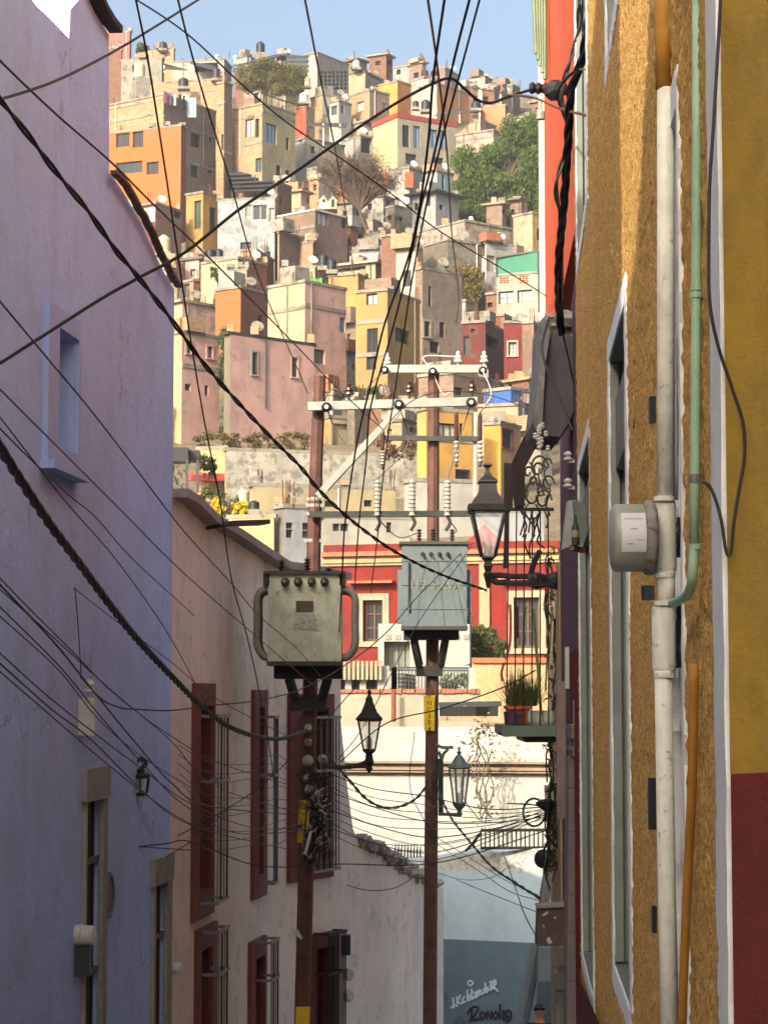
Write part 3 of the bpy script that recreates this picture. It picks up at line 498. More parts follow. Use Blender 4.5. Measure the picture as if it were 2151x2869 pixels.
# --- the many small houses wedged in between ------------------------------------------------
CR['U'] = (0, 0, 1.0); rf = random.Random(11); near = np.full((150, 200), 1e9)
def cells(r): return slice(max(0, int(r[2]/10)), max(0, int(r[3]/10))+1), slice(max(0, int(r[0]/10)), max(0, int(r[1]/10))+1)
for r in RECT:
    a, b = cells(r); near[a, b] = np.minimum(near[a, b], r[4])
FM = [(TAN, 'tan brick'), (GREYB, 'grey brown'), (CONC, 'bare concrete'), (WHITE, 'whitewashed'), (GREYW, 'greyish white'), (REDB, 'red brick'), (CREAM, 'cream'), (BROWN, 'dark brick'), (PINK, 'faded pink'), (STONE, 'rubble stone')]
nf = 0; used = set()
for t in range(2600):
    u0 = rf.uniform(300, 1500); wd = rf.uniform(42, 105); u1 = min(u0+wd, 1545); vb = rf.uniform(215, 1290); vt = vb-rf.uniform(34, 74); Yf_ = Yg(vb)+rf.uniform(1, 4)
    if vt < 150+max(0, (u0-1100))*.25: continue
    a, b = cells((u0, u1, vt, vb)); blk_ = near[a, b]
    free = (blk_ > 1e8).mean(); bad = ((blk_ > Yf_) & (blk_ < 1e8)).mean()
    if free < .3 or bad > .12: continue
    i = rf.randrange(len(FM)); mm_, nm_ = FM[i]; m2_ = FM[(i+rf.choice([0, 0, 2, 3])) % len(FM)][0]
    uc = u0+(u1-u0)*rf.uniform(.3, .8)
    nb = min((r for r in RECT if len(r) > 5), key=lambda r: abs((r[0]+r[1])/2-(u0+u1)/2)+abs((r[2]+r[3])/2-(vt+vb)/2)); dx = 'left' if (u0+u1)/2 < (nb[0]+nb[1])/2 else 'right'; dy = 'above' if (vt+vb)/2 < (nb[2]+nb[3])/2 else 'below'
    lb = 'small %s house %s and %s of the %s' % (nm_, dy, dx, ' '.join(nb[5].split()[:5]))
    if lb in used: continue
    used.add(lb); n0 = len(RECT); ws = []
    for k in range(rf.randint(1, 3)):
        f = rf.choice('LR'); xa = (u0 if f == 'L' else uc)+rf.uniform(.12, .6)*((uc-u0) if f == 'L' else (u1-uc)); hw_ = rf.uniform(9, 15); ya = vt+rf.uniform(10, 30); ws.append((f, xa, ya, xa+hw_, ya+rf.uniform(12, 20), dict(open=1) if rf.random() < .4 else dict(pane=rf.choice([ALB, GRGL, None]))))
    ws = [w for j, w in enumerate(ws) if all(w[0] != q[0] or w[3] < q[1]-3 or w[1] > q[3]+3 for q in ws[:j])]
    house('f%d' % nf, 'U', u0, uc, u1, vt, vb, rf.uniform(25, 50), mm_, m2_, lb, ws, Y=Yf_, roof=rf.choice([CONC, ROOFG, TAN]), over=rf.choice([.05, .1, .35]))
    RECT.pop(); near[a, b] = np.minimum(blk_, Yf_); nf += 1
# ================================================================ ROOFTOP THINGS ON THE HILL
BLK = plain('black_plastic', (34, 36, 38), .45, var=.3); BEI = plain('beige_plastic', (182, 170, 138), .5, var=.12); WHT = plain('white_paint', (192, 190, 181), .6, var=.15)
def tank(c, xc, y0, y1, w, mat, Y, label, ped=None):
    k = Y/F/CR[c][2]; r = w/2*k; h = (y1-y0)*k; p = PC(c, xc, y1, Y); root = thing('water_tank', label, 'water tank', p, 'water tanks on the hillside roofs')
    mb = MB(); pr = [(r*.98, 0), (r, h*.04)]
    for i in range(5): z = h*(.12+.12*i); pr += [(r, z), (r*.95, z+.03*h), (r, z+.06*h)]
    pr += [(r, h*.72), (r*.85, h*.84), (r*.5, h*.93), (r*.3, h*.94)]; mb.lathe(p, pr, 14); obj('tank_body', mb, mat, root, True)
    mb = MB(); mb.lathe(p+Vector((0, 0, h*.93)), [(r*.36, 0), (r*.36, h*.06), (r*.2, h*.08)], 10); obj('lid', mb, mat, root)
    if ped is None:
        m = MB(); m.box(p-Vector((0, 0, .15)), (2.3*r, 2.3*r, .3)); obj('base_slab', m, CONC, root)
    return root
for a in [('A', 1097, 135, 220, 62, BLK, 268, 'black ribbed tank highest on the skyline above the bush'), ('A', 572, 383, 452, 72, BLK, HY['A6']-1, 'black tank standing over the laundry roof'),
          ('A', 796, 310, 394, 60, BLK, HY['A6'], 'tall black tank under the dark awning near the ridge'), ('A', 432, 135, 190, 52, BLK, HY['A4'], 'small dark tank on the ruined ridge house'),
          ('A', 272, 268, 386, 76, BEI, HY['A3']-6, 'tall cream tank on a grey pedestal beside the lavender wall'), ('A', 1415, 372, 440, 44, BEI, 256, 'cream tank at the foot of the lattice building'),
          ('A', 1392, 485, 552, 64, WHT, HY['A15']-3, 'round white tank left of the white paired window house'), ('B', 240, 262, 318, 52, WHT, HY['B1'], 'white tank with an aerial on the cream ruin'),
          ('B', 706, 330, 376, 50, BLK, HY['B4']+1, 'left of the twin black tanks on the peach house'), ('B', 770, 330, 380, 50, BLK, HY['B4']+1, 'right of the twin black tanks on the peach house'),
          ('B', 645, 540, 588, 44, BLK, HY['B9']+8, 'small black tank behind the red roof edge'), ('B', 713, 532, 608, 64, BLK, HY['B9']+6, 'large black tank behind the red roof edge'),
          ('B', 1056, 545, 600, 70, BLK, HY['B8']+4, 'wide black tank above the dark covered terrace'), ('C', 437, 285, 412, 92, BEI, HY['C0']-4, 'big cream tank beside the weathered red house'),
          ('C', 755, 382, 446, 70, BLK, HY['C6']+6, 'left low black tank above the pale yellow wall'), ('C', 815, 382, 442, 56, BLK, HY['C6']+6, 'right low black tank above the pale yellow wall'),
          ('C', 1428, 276, 332, 66, BEI, HY['C5t']+1, 'squat beige tank on the small tan pedestal block'), ('C', 1525, 415, 505, 68, BLK, HY['C13']+9, 'black tank on the roof behind the cream and pink house'),
          ('C', 1583, 448, 530, 66, BLK, HY['C13']+7, 'black tank nearest to the ochre house terrace'), ('F', 1350, 366, 462, 80, BLK, HY['F3c']-1, 'black tank in front of the blue parapet'),
          ('E', 613, 1022, 1125, 96, BEI, 112, 'cream tank behind the yellow flowering bush'), ('E', 695, 1112, 1182, 88, BLK, 108, 'black tank beside the yellow flowering bush'),
          ('D', 1022, 160, 185, 34, WHT, HY['D5']+2, 'small white tank on the brick parapet under the tree')]:
    tank(*a)
def hbox(c, x0, y0, x1, y1, Y, th, name, mat, label, cate, dep=None, group=None):
    a, b = PC(c, x0, y0, Y), PC(c, x1, y1, Y); mb = MB(); mb.box(((a.x+b.x)/2, Y+(dep or 1)/2, (a.z+b.z)/2), (b.x-a.x, dep or 1, a.z-b.z), th); return tag(obj(name, mb, mat), label, cate, group)
hbox('A', 222, 385, 340, 560, HY['A3']-8, .3, 'tank_pedestal', CONC, 'grey block pedestal under the tall cream tank', 'pedestal', 3.)
hbox('C', 386, 412, 492, 560, HY['C0']-6, .2, 'tank_pedestal', CREAM, 'cream stepped pedestal under the big cream tank', 'pedestal', 3.)
hbox('A', 1058, 218, 1136, 270, 267, .1, 'tank_pedestal', CONC, 'thin pedestal under the highest black tank', 'pedestal', 2.5)
# covered terraces: posts and a sloping sheet
def awning(name, label, c, quad, Y, posts, mat, dy=4., cate='awning', pm=None, thick=.12):
    """quad: front-left, front-right, back-right, back-left pixels; front at Y, back at Y+dy"""
    pts = [PC(c, *quad[0], Y), PC(c, *quad[1], Y), PC(c, *quad[2], Y+dy), PC(c, *quad[3], Y+dy)]
    root = thing(name, label, cate, pts[0]); mb = MB(); lo = [p-Vector((0, 0, thick)) for p in pts]
    mb.add(pts+lo, [(0, 1, 2, 3), (7, 6, 5, 4), (0, 4, 5, 1), (1, 5, 6, 2), (2, 6, 7, 3), (3, 7, 4, 0)]); obj('roof_sheet', mb, mat, root)
    for x, y0, y1 in posts:
        a, b = PC(c, x, y0, Y+.2), PC(c, x, y1, Y+.2); m = MB(); m.bar(a, b, .14); obj('post', m, pm or WHT, root)
    return root
DKSH = plain('dark_sheet', (58, 54, 52), .7, var=.35)
awning('terrace_roof', 'dark sheet roof over the stained whitewashed terrace', 'A', [(1410, 705), (1680, 720), (1690, 695), (1420, 690)], HY['A17']-.5, [(1525, 700, 850), (1640, 700, 840)], DKSH, 5)
awning('terrace_roof', 'dark sheet roof with a white pillar behind the yellow mural house', 'B', [(770, 640), (1085, 606), (1075, 600), (860, 610)], HY['B8']-.5, [(943, 620, 696), (1080, 605, 690)], DKSH, 6)
awning('terrace_roof', 'black tarpaulin roof slanting over the ridge terrace', 'A', [(430, 322), (600, 330), (560, 318), (430, 285)], HY['A3']-2, [(440, 300, 350)], DKSH, 4)
awning('terrace_roof', 'dark pitched canopy over the long ridge house', 'A', [(615, 282), (835, 345), (780, 300), (620, 275)], HY['A5']-3, [(640, 285, 345), (830, 330, 380)], DKSH, 3)
awning('terrace_roof', 'grey sloping greenhouse roof on the ridge', 'A', [(900, 305), (1225, 232), (1480, 240), (1215, 222)], 259, [(1000, 285, 330), (1200, 240, 330)], DKSH, 8)
r = thing('greenhouse', 'dark glazed greenhouse front on the ridge', 'greenhouse', PC('A', 1375, 340, 258.5)); m = MB(); a, b = PC('A', 1275, 240, 258.8), PC('A', 1478, 338, 258.8); m.span((a.x, 258.8, a.z), (b.x, 262, b.z)); obj('glazing', m, plain('dark_glazing', (70, 84, 92), .15), r)
m = MB()
for i in range(10): x = a.x+(b.x-a.x)*i/9; m.box((x, 258.75, (a.z+b.z)/2), (.12, .1, a.z-b.z))
for j in range(4): z = b.z+(a.z-b.z)*j/3; m.box(((a.x+b.x)/2, 258.72, z), (b.x-a.x, .1, .12))
obj('glazing_bars', m, DFR, r)
# slatted pergola below the tan house
r = thing('pergola', 'pergola of dark slanting slats below the tan balcony house', 'pergola', PC('A', 1040, 1180, 222))
for i in range(5):
    m = MB(); a, b = PC('A', 885+8*i, 1030+28*i, 222-1*i), PC('A', 1130+22*i, 1018+28*i, 225-1*i); a2 = PC('A', 885+8*i, 1052+28*i, 220-1*i); 
    m.add([a, b, b+(a2-a), a2]+[p+Vector((0, .05, -.12)) for p in (a, b, b+(a2-a), a2)], [(0, 1, 2, 3), (7, 6, 5, 4), (0, 4, 5, 1), (1, 5, 6, 2), (2, 6, 7, 3), (3, 7, 4, 0)]); obj('slat', m, DKSH, r)
for x in (905, 1060, 1190): m = MB(); m.bar(PC('A', x, 1050, 221), PC('A', x, 1200, 221), .15); obj('post', m, DFR, r)
# laundry
r = thing('washing_line', 'laundry hanging over the brown brick roof edge', 'laundry', PC('A', 550, 560, HY['A8']-.8))
m = MB(); Yl = HY['A8']-.6; m.tube(cat([PC('A', 437, 478, Yl), PC('A', 560, 508, Yl+1.5), PC('A', 680, 528, Yl+3)]), .02, 4); obj('line', m, DFR, r)
for x, w, y0, y1, mt in [(450, 26, 482, 560, plain('maroon_cloth', (110, 60, 70), .9)), (480, 20, 488, 570, plain('violet_cloth', (120, 100, 130), .9)), (512, 22, 494, 575, plain('pale_cloth', (190, 180, 186), .9)), (548, 20, 500, 590, DFR), (575, 14, 505, 605, BLK), (628, 62, 520, 655, plain('light_blue_cloth', (140, 172, 180), .9, var=.1))]:
    Yc = Yl+(x-437)/243*3-.1; m = MB(); pts = [PC('A', x-w/2+w*i/4, y, Yc+.06*math.sin(i*2.1)) for y in (y0, y1) for i in range(5)]; off = Vector((0, .03, 0))
    m.add(pts, [(i, i+1, i+6, i+5) for i in range(4)]); m.add([p+off for p in pts], [(i, i+5, i+6, i+1) for i in range(4)]); obj('cloth', m, mt, r)
# green tarpaulin box
r = thing('rooftop_canopy', 'dark green tarpaulin box on the cream house', 'canopy', PC('D', 1350, 548, HY['D8']))
Yd = HY['D8']; m = MB(); a, b = PC('D', 1195, 425, Yd), PC('D', 1475, 545, Yd-.1); c_ = PC('D', 1480, 398, Yd-.1); w = HP['D8'][0]
p0, p1 = w.p[0], w.p[1]; m.face([(p0.x, p0.y, b.z), (p1.x, p1.y, b.z), (p1.x, p1.y, c_.z), (p0.x, p0.y, a.z)]); e = Vector((math.sin(.42), math.cos(.42)))*3
m.face([(p1.x, p1.y, b.z), (p1.x+e.x, p1.y+e.y, b.z), (p1.x+e.x, p1.y+e.y, c_.z), (p1.x, p1.y, c_.z)]); obj('tarpaulin', m, plain('green_tarpaulin', (30, 110, 84), .6, var=.25, scale=.6), r)
m = MB(); m.face([(p0.x, p0.y, a.z+.02), (p1.x, p1.y, c_.z+.02), (p1.x+e.x, p1.y+e.y, c_.z+.02), (p0.x+e.x, p0.y+e.y, a.z+.02)])
m.bar((p0.x-.2, p0.y-.1, a.z+.05), (p1.x+.3, p1.y-.1, c_.z+.05), .12)
for p in (p0, p1): m.bar((p.x, p.y-.1, b.z), (p.x, p.y-.1, c_.z-.1), .08)
obj('canopy_frame', m, DFR, r)
# gabled shed roof, chapel cupola, terracotta pots, red awning, railing, black tarp
g = thing('shed_gable', 'bluish white gable end on the shed in the middle of the hill', 'gable', PC('D', 345, 395, HY['D2']-.3)); m = MB(); Yq = HY['D2']-.3
q = [PC('D', 205, 395, Yq+2), PC('D', 295, 310, Yq+1), PC('D', 482, 398, Yq)]; m.add(q+[p+Vector((0, 5, 0)) for p in q], [(0, 2, 1), (3, 4, 5), (0, 1, 4, 3), (1, 2, 5, 4), (0, 3, 5, 2)]); obj('gable_wall', m, pl((196, 200, 206)), g)
g = thing('roof_cupola', 'tiny white cupola with arched openings on a roof', 'cupola', PC('C', 1555, 112, HY['C3']+6)); Yq = HY['C3']+6; a = PC('C', 1492, 110, Yq); b = PC('C', 1618, 60, Yq); m = MB()
m.span((a.x, Yq, a.z), (b.x, Yq+2, b.z)); t1, t2 = PC('C', 1528, 15, Yq), PC('C', 1592, 20, Yq)
for x0_, t_, x1_ in ((a.x-.1, t1, (a.x+b.x)/2), ((a.x+b.x)/2, t2, b.x+.1)): m.add([(x0_, Yq, b.z), (x1_, Yq, b.z), tuple(t_), (x0_, Yq+2, b.z), (x1_, Yq+2, b.z), (t_.x, Yq+2, t_.z)], [(0, 1, 2), (5, 4, 3), (0, 2, 5, 3), (2, 1, 4, 5)])
obj('cupola_wall', m, pl((244, 236, 196)), g)
for x in (1528, 1590): m = MB(); a = PC('C', x-8, 95, Yq); b = PC('C', x+8, 45, Yq); m.span((a.x, Yq-.04, a.z), (b.x, Yq+.02, b.z)); obj('opening', m, DARK, g)
for x, y0, y1, lb in ((436, 1035, 1110, 'left terracotta stack on the white terrace house'), (596, 1030, 1135, 'right terracotta stack on the white terrace house')):
    hbox('B', x-24, y0, x+24, y1, HY['B12']-.3, .3, 'chimney_stack', TERRA, lb, 'chimney', .8)
m = MB(); Yq = 122; pts = [PC('E', 190, 890, Yq-1), PC('E', 912, 915, Yq-1), PC('E', 915, 950, Yq-3), PC('E', 190, 935, Yq-3)]
g = thing('tin_awning', 'long red corrugated awning behind the pink wall', 'awning', PC('E', 550, 945, Yq-2))
n = 72
for i in range(n):
    u = i/n; w_ = 1/n; z = .06 if i % 2 else 0; A_ = pts[0].lerp(pts[1], u); B_ = pts[0].lerp(pts[1], u+w_); C_ = pts[3].lerp(pts[2], u+w_); D_ = pts[3].lerp(pts[2], u); Z = Vector((0, 0, z)); T = Vector((0, 0, .12-z)); m.face([D_+Z, C_+Vector((0, 0, .06-z)), B_+Vector((0, 0, .06-z)), A_+Z])
m.bar(pts[3], pts[2], .28, .3); obj('corrugated_sheet', m, plain('red_oxide_sheet', (196, 84, 72), .6, var=.3, scale=2.), g)
for x, y0, y1 in ((437, 950, 1100), (718, 930, 990), (832, 955, 1240), (854, 955, 1240)): mm = MB(); mm.bar(PC('E', x, y0, Yq-3), PC('E', x, y1, Yq-3), .12); obj('post', mm, DFR, g)
g = thing('tarpaulin_shelter', 'black tarpaulin shelter over an iron gate behind the pink wall', 'shelter', PC('E', 160, 1000, 116)); mm = MB(); a, b = PC('E', 40, 700, 116), PC('E', 185, 808, 116); mm.span((a.x, 116, a.z), (b.x, 117.5, b.z)); a, b = PC('E', 185, 722, 117), PC('E', 272, 806, 117); mm.span((a.x, 117, a.z), (b.x, 118, b.z)); obj('tarpaulin', mm, BLK, g)
for x in (60, 178, 262): mm = MB(); mm.bar(PC('E', x, 800, 116), PC('E', x, 1050, 116), .14); obj('post', mm, DFR, g)
mm = MB()
for i in range(26): x = random.uniform(60, 175); y = random.uniform(820, 1000); mm.bar(PC('E', x, y, 116), PC('E', x+random.uniform(-22, 22), y+random.uniform(14, 40), 116), .07)
obj('gate_scrollwork', mm, DFR, g)
g = thing('roof_railing', 'iron railing along the olive house roof', 'railing', PC('A', 1220, 600, HY['A10'])); pa = HP['A10'][1]; zt = HP['A10'][3]; mm = MB(); L_ = pa.s[-1]
for i in range(14): p = pa.at(L_*i/13); mm.box((p.x, p.y, zt+.6), (.1, .1, .9))
obj('baluster', mm, CREAM, g); mm = MB(); p, q = pa.at(0), pa.at(L_); mm.bar((p.x, p.y, zt+1.08), (q.x, q.y, zt+1.08), .12, .1); obj('rail', mm, DFR, g)
g = thing('green_cloth', 'bright green cloth laid over the roof edge beside the ochre house', 'cloth', PC('C', 1455, 625, HY['C13']+2)); Yq = HY['C13']+2; mm = MB(); ps = [PC('C', 1395+20*i, 592+6*math.sin(i*1.7)-(i > 3)*8, Yq+.1*math.sin(i*3)) for i in range(7)]+[PC('C', 1395+20*i, 628+5*math.sin(i*2.3), Yq-.2+.1*math.sin(i*3)) for i in range(7)]
mm.add(ps, [(i, i+7, i+8, i+1) for i in range(6)]); mm.add([p+Vector((0, .05, 0)) for p in ps], [(i, i+1, i+8, i+7) for i in range(6)]); obj('cloth', mm, plain('bright_green_cloth', (70, 190, 66), .8, var=.15), g)
for x, y0, lb in ((803, 228, 'left thin white roof pipe against the sky'), (927, 238, 'right thin white roof pipe against the sky')):
    mm = MB(); mm.tube([PC('A', x, y0, HY['A5']+2), PC('A', x, 290, HY['A5']+2)], .22, 8); mm.tube([PC('A', x, y0+12, HY['A5']+2), PC('A', x, y0, HY['A5']+2)], .32, 8); tag(obj('roof_pipe', mm, WHT), lb, 'pipe', 'roof pipes on the ridge')
# aerials on roofs
for c, x, y0, y1, Y, lb in [('A', 885, 205, 250, 275, 'thin aerial on the ridge left of the highest tank'), ('B', 225, 200, 262, 275, 'slanting aerial on the white ridge tank'), ('A', 173, 60, 145, 290, 'thin mast on the salmon block'), ('D', 130+0, 1120-0, 1121, 165, ''), ('E', 488, 545, 700, 138, 'grey post standing in the scrub under the pink house'), ('E', 693, 565, 715, 136, 'leaning pale post in the scrub under the wide pink house'), ('E', 727, 725, 915, 124, 'dark upright pipe against the flaking ruin wall')]:
    if lb: mm = MB(); mm.bar(PC(c, x, y0, Y), PC(c, x-(12 if 'leaning' in lb else 0), y1, Y), .12); tag(obj('mast', mm, CONC if 'post' in lb else DFR), lb, 'mast')
# ================================================================ TREES AND SHRUBS
def leaves(mb, c, rad, n, size, rg, droop=0., flat=1.):
    vs, fs = [], []
    for i in range(n):
        while True:
            d = Vector((rg.uniform(-1, 1), rg.uniform(-1, 1), rg.uniform(-1, 1)))
            if .2 < d.length < 1: break
        d = d.normalized()*(.1+1.15*rg.random()**.8); p = c+Vector((d.x*rad[0], d.y*rad[1], d.z*rad[2]))
        t = Vector((rg.gauss(0, 1), rg.gauss(0, 1), rg.gauss(0, 1)-droop*2)).normalized(); b = t.orthogonal().normalized(); b = Matrix.Rotation(rg.uniform(0, 6.3), 3, t) @ b
        s_ = size*rg.uniform(.6, 1.4); k = len(vs); vs += [p-t*s_, p+b*s_*.42, p+t*s_, p-b*s_*.42]; fs.append((k, k+1, k+2, k+3))
    mb.add(vs, fs)
def tree(label, c, blobs, Y, mat, trunk, size=.2, dens=1., seed=1, droop=0., name='tree', cate='tree', group=None, tr=.25, branches=True, wood=None, twigs=0):
    rg = random.Random(seed); k = Y/F/CR[c][2]; wood = wood or plain('bark', (96, 80, 62), .9, var=.4, scale=4.)
    t0, t1 = PC(c, *trunk[0], Y), PC(c, *trunk[1], Y); root = thing(name, label, cate, t1, group); mb = MB(); tb = MB()
    tb.tube(cat([t1, t1.lerp(t0, .5)+Vector((.2*tr, 0, 0)), t0], 4), [tr*(1-.5*i/8) for i in range(9)], 8)
    for x, y, rx, ry in blobs:
        ctr = PC(c, x, y, Y+rg.uniform(-1, 1)*rx*k*.5); rad = (rx*k, rx*k*.9, ry*k)
        if dens > 0: leaves(mb, ctr, rad, int(dens*60*max(rx*k, .3)*max(ry*k, .3)/(size*size)*.075)+30, size, rg, droop)
        if branches:
            e = [t0, t0.lerp(ctr, .55)+Vector((rg.uniform(-.3, .3), rg.uniform(-.3, .3), .2)), ctr]; tb.tube(cat(e, 4), [tr*.45*(1-.8*i/8) for i in range(9)], 5)
            for j in range(twigs):
                d = Vector((rg.gauss(0, 1), rg.gauss(0, 1), rg.gauss(0.4, .8))).normalized()*max(rad)*rg.uniform(.6, 1.2); s0 = e[1].lerp(ctr, rg.random()); tb.tube([s0, s0+d*.5+Vector((0, 0, .1)), s0+d], [tr*.16, tr*.1, tr*.04], 4)
    obj('trunk', tb, wood, root); 
    if mb.v: obj('crown', mb, mat, root)
    return root
GRN = leafmat('pepper_tree_leaf', (52, 72, 28), (100, 116, 50), 1.2); OLV = leafmat('scrub_leaf', (80, 80, 38), (122, 114, 60), .9); BRN = leafmat('dry_leaf', (84, 70, 50), (118, 92, 62), 1.); YEL = leafmat('yellow_flower_leaf', (196, 172, 36), (206, 190, 60), 3.)
DKG = leafmat('dark_leaf', (52, 64, 36), (92, 100, 58), 2.); GAR = leafmat('garden_leaf', (56, 68, 34), (96, 104, 60), 2.)
rg = random.Random(3); bl = []
for x, y, rx, ry in [(1130, 960, 130, 110), (1010, 1010, 110, 90), (1250, 900, 130, 100), (1380, 800, 110, 110), (1450, 950, 110, 130), (1300, 1080, 140, 120), (1120, 1130, 150, 120), (990, 1150, 90, 90), (1000, 1260, 80, 80), (1130, 1280, 130, 80), (1280, 1270, 140, 100), (1430, 1150, 110, 140), (1450, 1290, 90, 60), (1260, 1400, 70, 90), (1370, 730, 40, 60), (1480, 760, 60, 70), (1340, 1430, 60, 80)]:
    for j in range(4): bl.append((x+rg.gauss(0, .4)*rx, y+rg.gauss(0, .4)*ry, rx*rg.uniform(.4, .8), ry*rg.uniform(.45, .95)))
tree('big rounded green pepper tree left of the orange facade', 'B', bl, 212, GRN, [(1200, 1250), (1210, 1640)], .15, 5., 5, 1.4, tr=.3)
bl = [(960+rg.uniform(0, 420), 300+rg.uniform(-.5, 1)*100+rg.random()*80, rg.uniform(40, 80), rg.uniform(30, 55)) for i in range(30)]+[(1240+rg.uniform(-70, 120), 440+rg.uniform(-40, 50), 45, 38) for i in range(14)]+[(1130+rg.uniform(-90, 80), 290+rg.uniform(-20, 30), 45, 30) for i in range(9)]
tree('olive green scrub tree below the highest black tank', 'A', [b for b in bl if b[1] > 262+abs(b[0]-1110)*.35], 252, OLV, [(1160, 420), (1170, 620)], .14, 3., 6, .2, tr=.25)
bl = [(rg.uniform(-60, 560), rg.uniform(905, 1180), rg.uniform(55, 110), rg.uniform(28, 60)) for i in range(60)]; bl = [b for b in bl if ((b[0]-240)/330)**2+((b[1]-1090)/180)**2 < 1]
tree('sparse half bare brown tree in front of the white houses', 'B', bl, 205, BRN, [(260, 1290), (345, 1560)], .09, .22, 7, .0, tr=.26, twigs=14, wood=plain('dry_bark', (84, 66, 54), .9, var=.3))
tree('yellowing bush between the grey walls', 'D', [(900+rg.uniform(0, 190), 540+rg.uniform(0, 190), 45, 45) for i in range(22)], 178, leafmat('yellowing_leaf', (78, 84, 40), (140, 118, 56), 1.5), [(1000, 700), (1000, 800)], .14, 4., 8, .3, tr=.2, name='bush', cate='bush')
tree('dark vines hanging between the two pink houses', 'C', [(855+rg.uniform(-30, 60)*(.4+.6*(y-960)/300), y, 34, 40) for y in range(960, 1350, 22)]+[(900+rg.uniform(-30, 60), 1340+rg.uniform(0, 180), 34, 30) for i in range(16)], 139, DKG, [(850, 1000), (850, 1500)], .12, 4., 9, 1., tr=.1, name='vine', cate='vine', branches=False)
tree('yellow flowering bush behind the pink wall', 'E', [(380+rg.uniform(-10, 70), 1140+rg.uniform(-30, 50), 26, 24) for i in range(9)]+[(570+rg.uniform(-30, 50), 1180+rg.uniform(-40, 40), 24, 24) for i in range(9)], 104, YEL, [(480, 1200), (480, 1300)], .11, 1.8, 10, tr=.06, name='bush', cate='bush')
tree('green creeper around the yellow flowering bush', 'E', [(330+rg.uniform(-60, 260), 1110+rg.uniform(-90, 110), 26, 32) for i in range(20)], 106, GAR, [(420, 1150), (420, 1280)], .12, 1., 11, tr=.05, name='bush', cate='bush')
tree('dry scrub on the slope under the pink houses', 'E', [(rg.uniform(200, 1130), rg.uniform(600, 735), 40, 26) for i in range(46)], 134, leafmat('dry_scrub_leaf', (86, 78, 50), (124, 108, 70), 1.), [(600, 700), (600, 800)], .1, 2., 12, tr=.06, name='bush', cate='bush', branches=False)
tree('dry twiggy shrub behind the pole brace', 'F', [(330+rg.uniform(-130, 160), 710+rg.uniform(-70, 60), 34, 34) for i in range(14)], 118, BRN, [(340, 740), (340, 820)], .12, .5, 13, tr=.08, name='bush', cate='bush', twigs=7)
tree('green shrub behind the ochre ruin wall', 'E', [(1560+rg.uniform(-180, 180), 270+rg.uniform(-30, 40), 46, 26) for i in range(12)], 141, DKG, [(1560, 300), (1560, 420)], .12, 3., 14, tr=.08, name='bush', cate='bush', branches=False)
tree('garden shrubs on the terrace right of the second transformer', 'H', [(800+rg.uniform(-90, 170), 300+rg.uniform(-110, 140), 42, 42) for i in range(30)], 76, GAR, [(800, 350), (800, 480)], .07, 3., 15, .3, tr=.05, name='bush', cate='bush')
tree('leafy creeper on the vine covered wall beside the black tarpaulin', 'E', [(330+rg.uniform(-70, 60), 860+rg.uniform(-80, 90), 28, 28) for i in range(12)], 119, GAR, [(320, 900), (320, 1000)], .12, 1.2, 16, tr=.05, name='vine', cate='vine', branches=False)
tree('small plant growing from the pale yellow house wall', 'C', [(800+rg.uniform(-40, 30), 560+rg.uniform(-40, 60), 14, 18) for i in range(8)], HY['C6']-1.5, GAR, [(805, 600), (815, 640)], .12, 1.6, 17, tr=.05, name='plant', cate='plant')
tree('small dark tree on the skyline beside the salmon block', 'A', [(310+rg.uniform(-40, 40), 175+rg.uniform(-25, 25), 20, 18) for i in range(8)], 288, DKG, [(310, 190), (310, 240)], .3, 1.6, 18, tr=.12)
tree('thin olive bush right of the dark red tower', 'D', [(1470+rg.uniform(-30, 30), 1190+rg.uniform(-50, 60), 26, 30) for i in range(9)], 150, GAR, [(1470, 1230), (1470, 1300)], .16, 1.6, 19, tr=.07, name='bush', cate='bush')
for k_, (c, x0, x1, y0, y1, Y, lb) in enumerate([('D', 0, 90, 180, 60, 0, '')][:0]): pass
# ================================================================ FAR END OF THE ALLEY
CRW = pl((226, 226, 216), (222, 206, 176), .0, .1, .5); CREAMW = pl((240, 226, 196), (214, 190, 150), .02, .18, .5)
# red building across the plaza
root = thing('red_building', 'red building with cream window surrounds behind the transformers', 'building', P(1230, 1850, 92)); YR = 90
pa = Path([(ux(905, YR+3), YR+3), (ux(1570, YR), YR)])
def hl(c, x, y): return pa.hit(*cv(c, x, y))
def hole(path, c, x0, y0, x1, y1, d=.3): q0, _ = path.hit(cv(c, x0, 0)[0]); q1, _ = path.hit(cv(c, x1, 0)[0]); um = cv(c, (x0+x1)/2, 0)[0]; return (q0, q1, path.hit(um, cv(c, 0, y1)[1])[1], path.hit(um, cv(c, 0, y0)[1])[1], d)
ztop = hl('G', 1100, 150)[1]
H1 = hole(pa, 'G', 1118, 668, 1300, 1052); H2 = hole(pa, 'S', 1110, 1290, 1165, 1400)
mb = MB(); wall_mesh(mb, pa, -2, ztop, [H1, H2]); p0, p1 = pa.p; mb.face([(p0.x, p0.y, ztop), (p1.x, p1.y, ztop), (p1.x+1, p1.y+8, ztop), (p0.x+1, p0.y+8, ztop)]); mb.face([(p1.x, p1.y, -2), (p1.x+1, p1.y+8, -2), (p1.x+1, p1.y+8, ztop), (p1.x, p1.y, ztop)]); mb.face([(p0.x, p0.y, -2), (p0.x, p0.y, ztop), (p0.x+1, p0.y+8, ztop), (p0.x+1, p0.y+8, -2)])
obj('wall', mb, plaster('deep_red_paint', (122, 36, 28), .5, .3, (140, 80, 62), .0), root)
za, zb = hl('G', 1100, 262)[1], hl('G', 1100, 350)[1]; zc = hl('G', 1100, 222)[1]
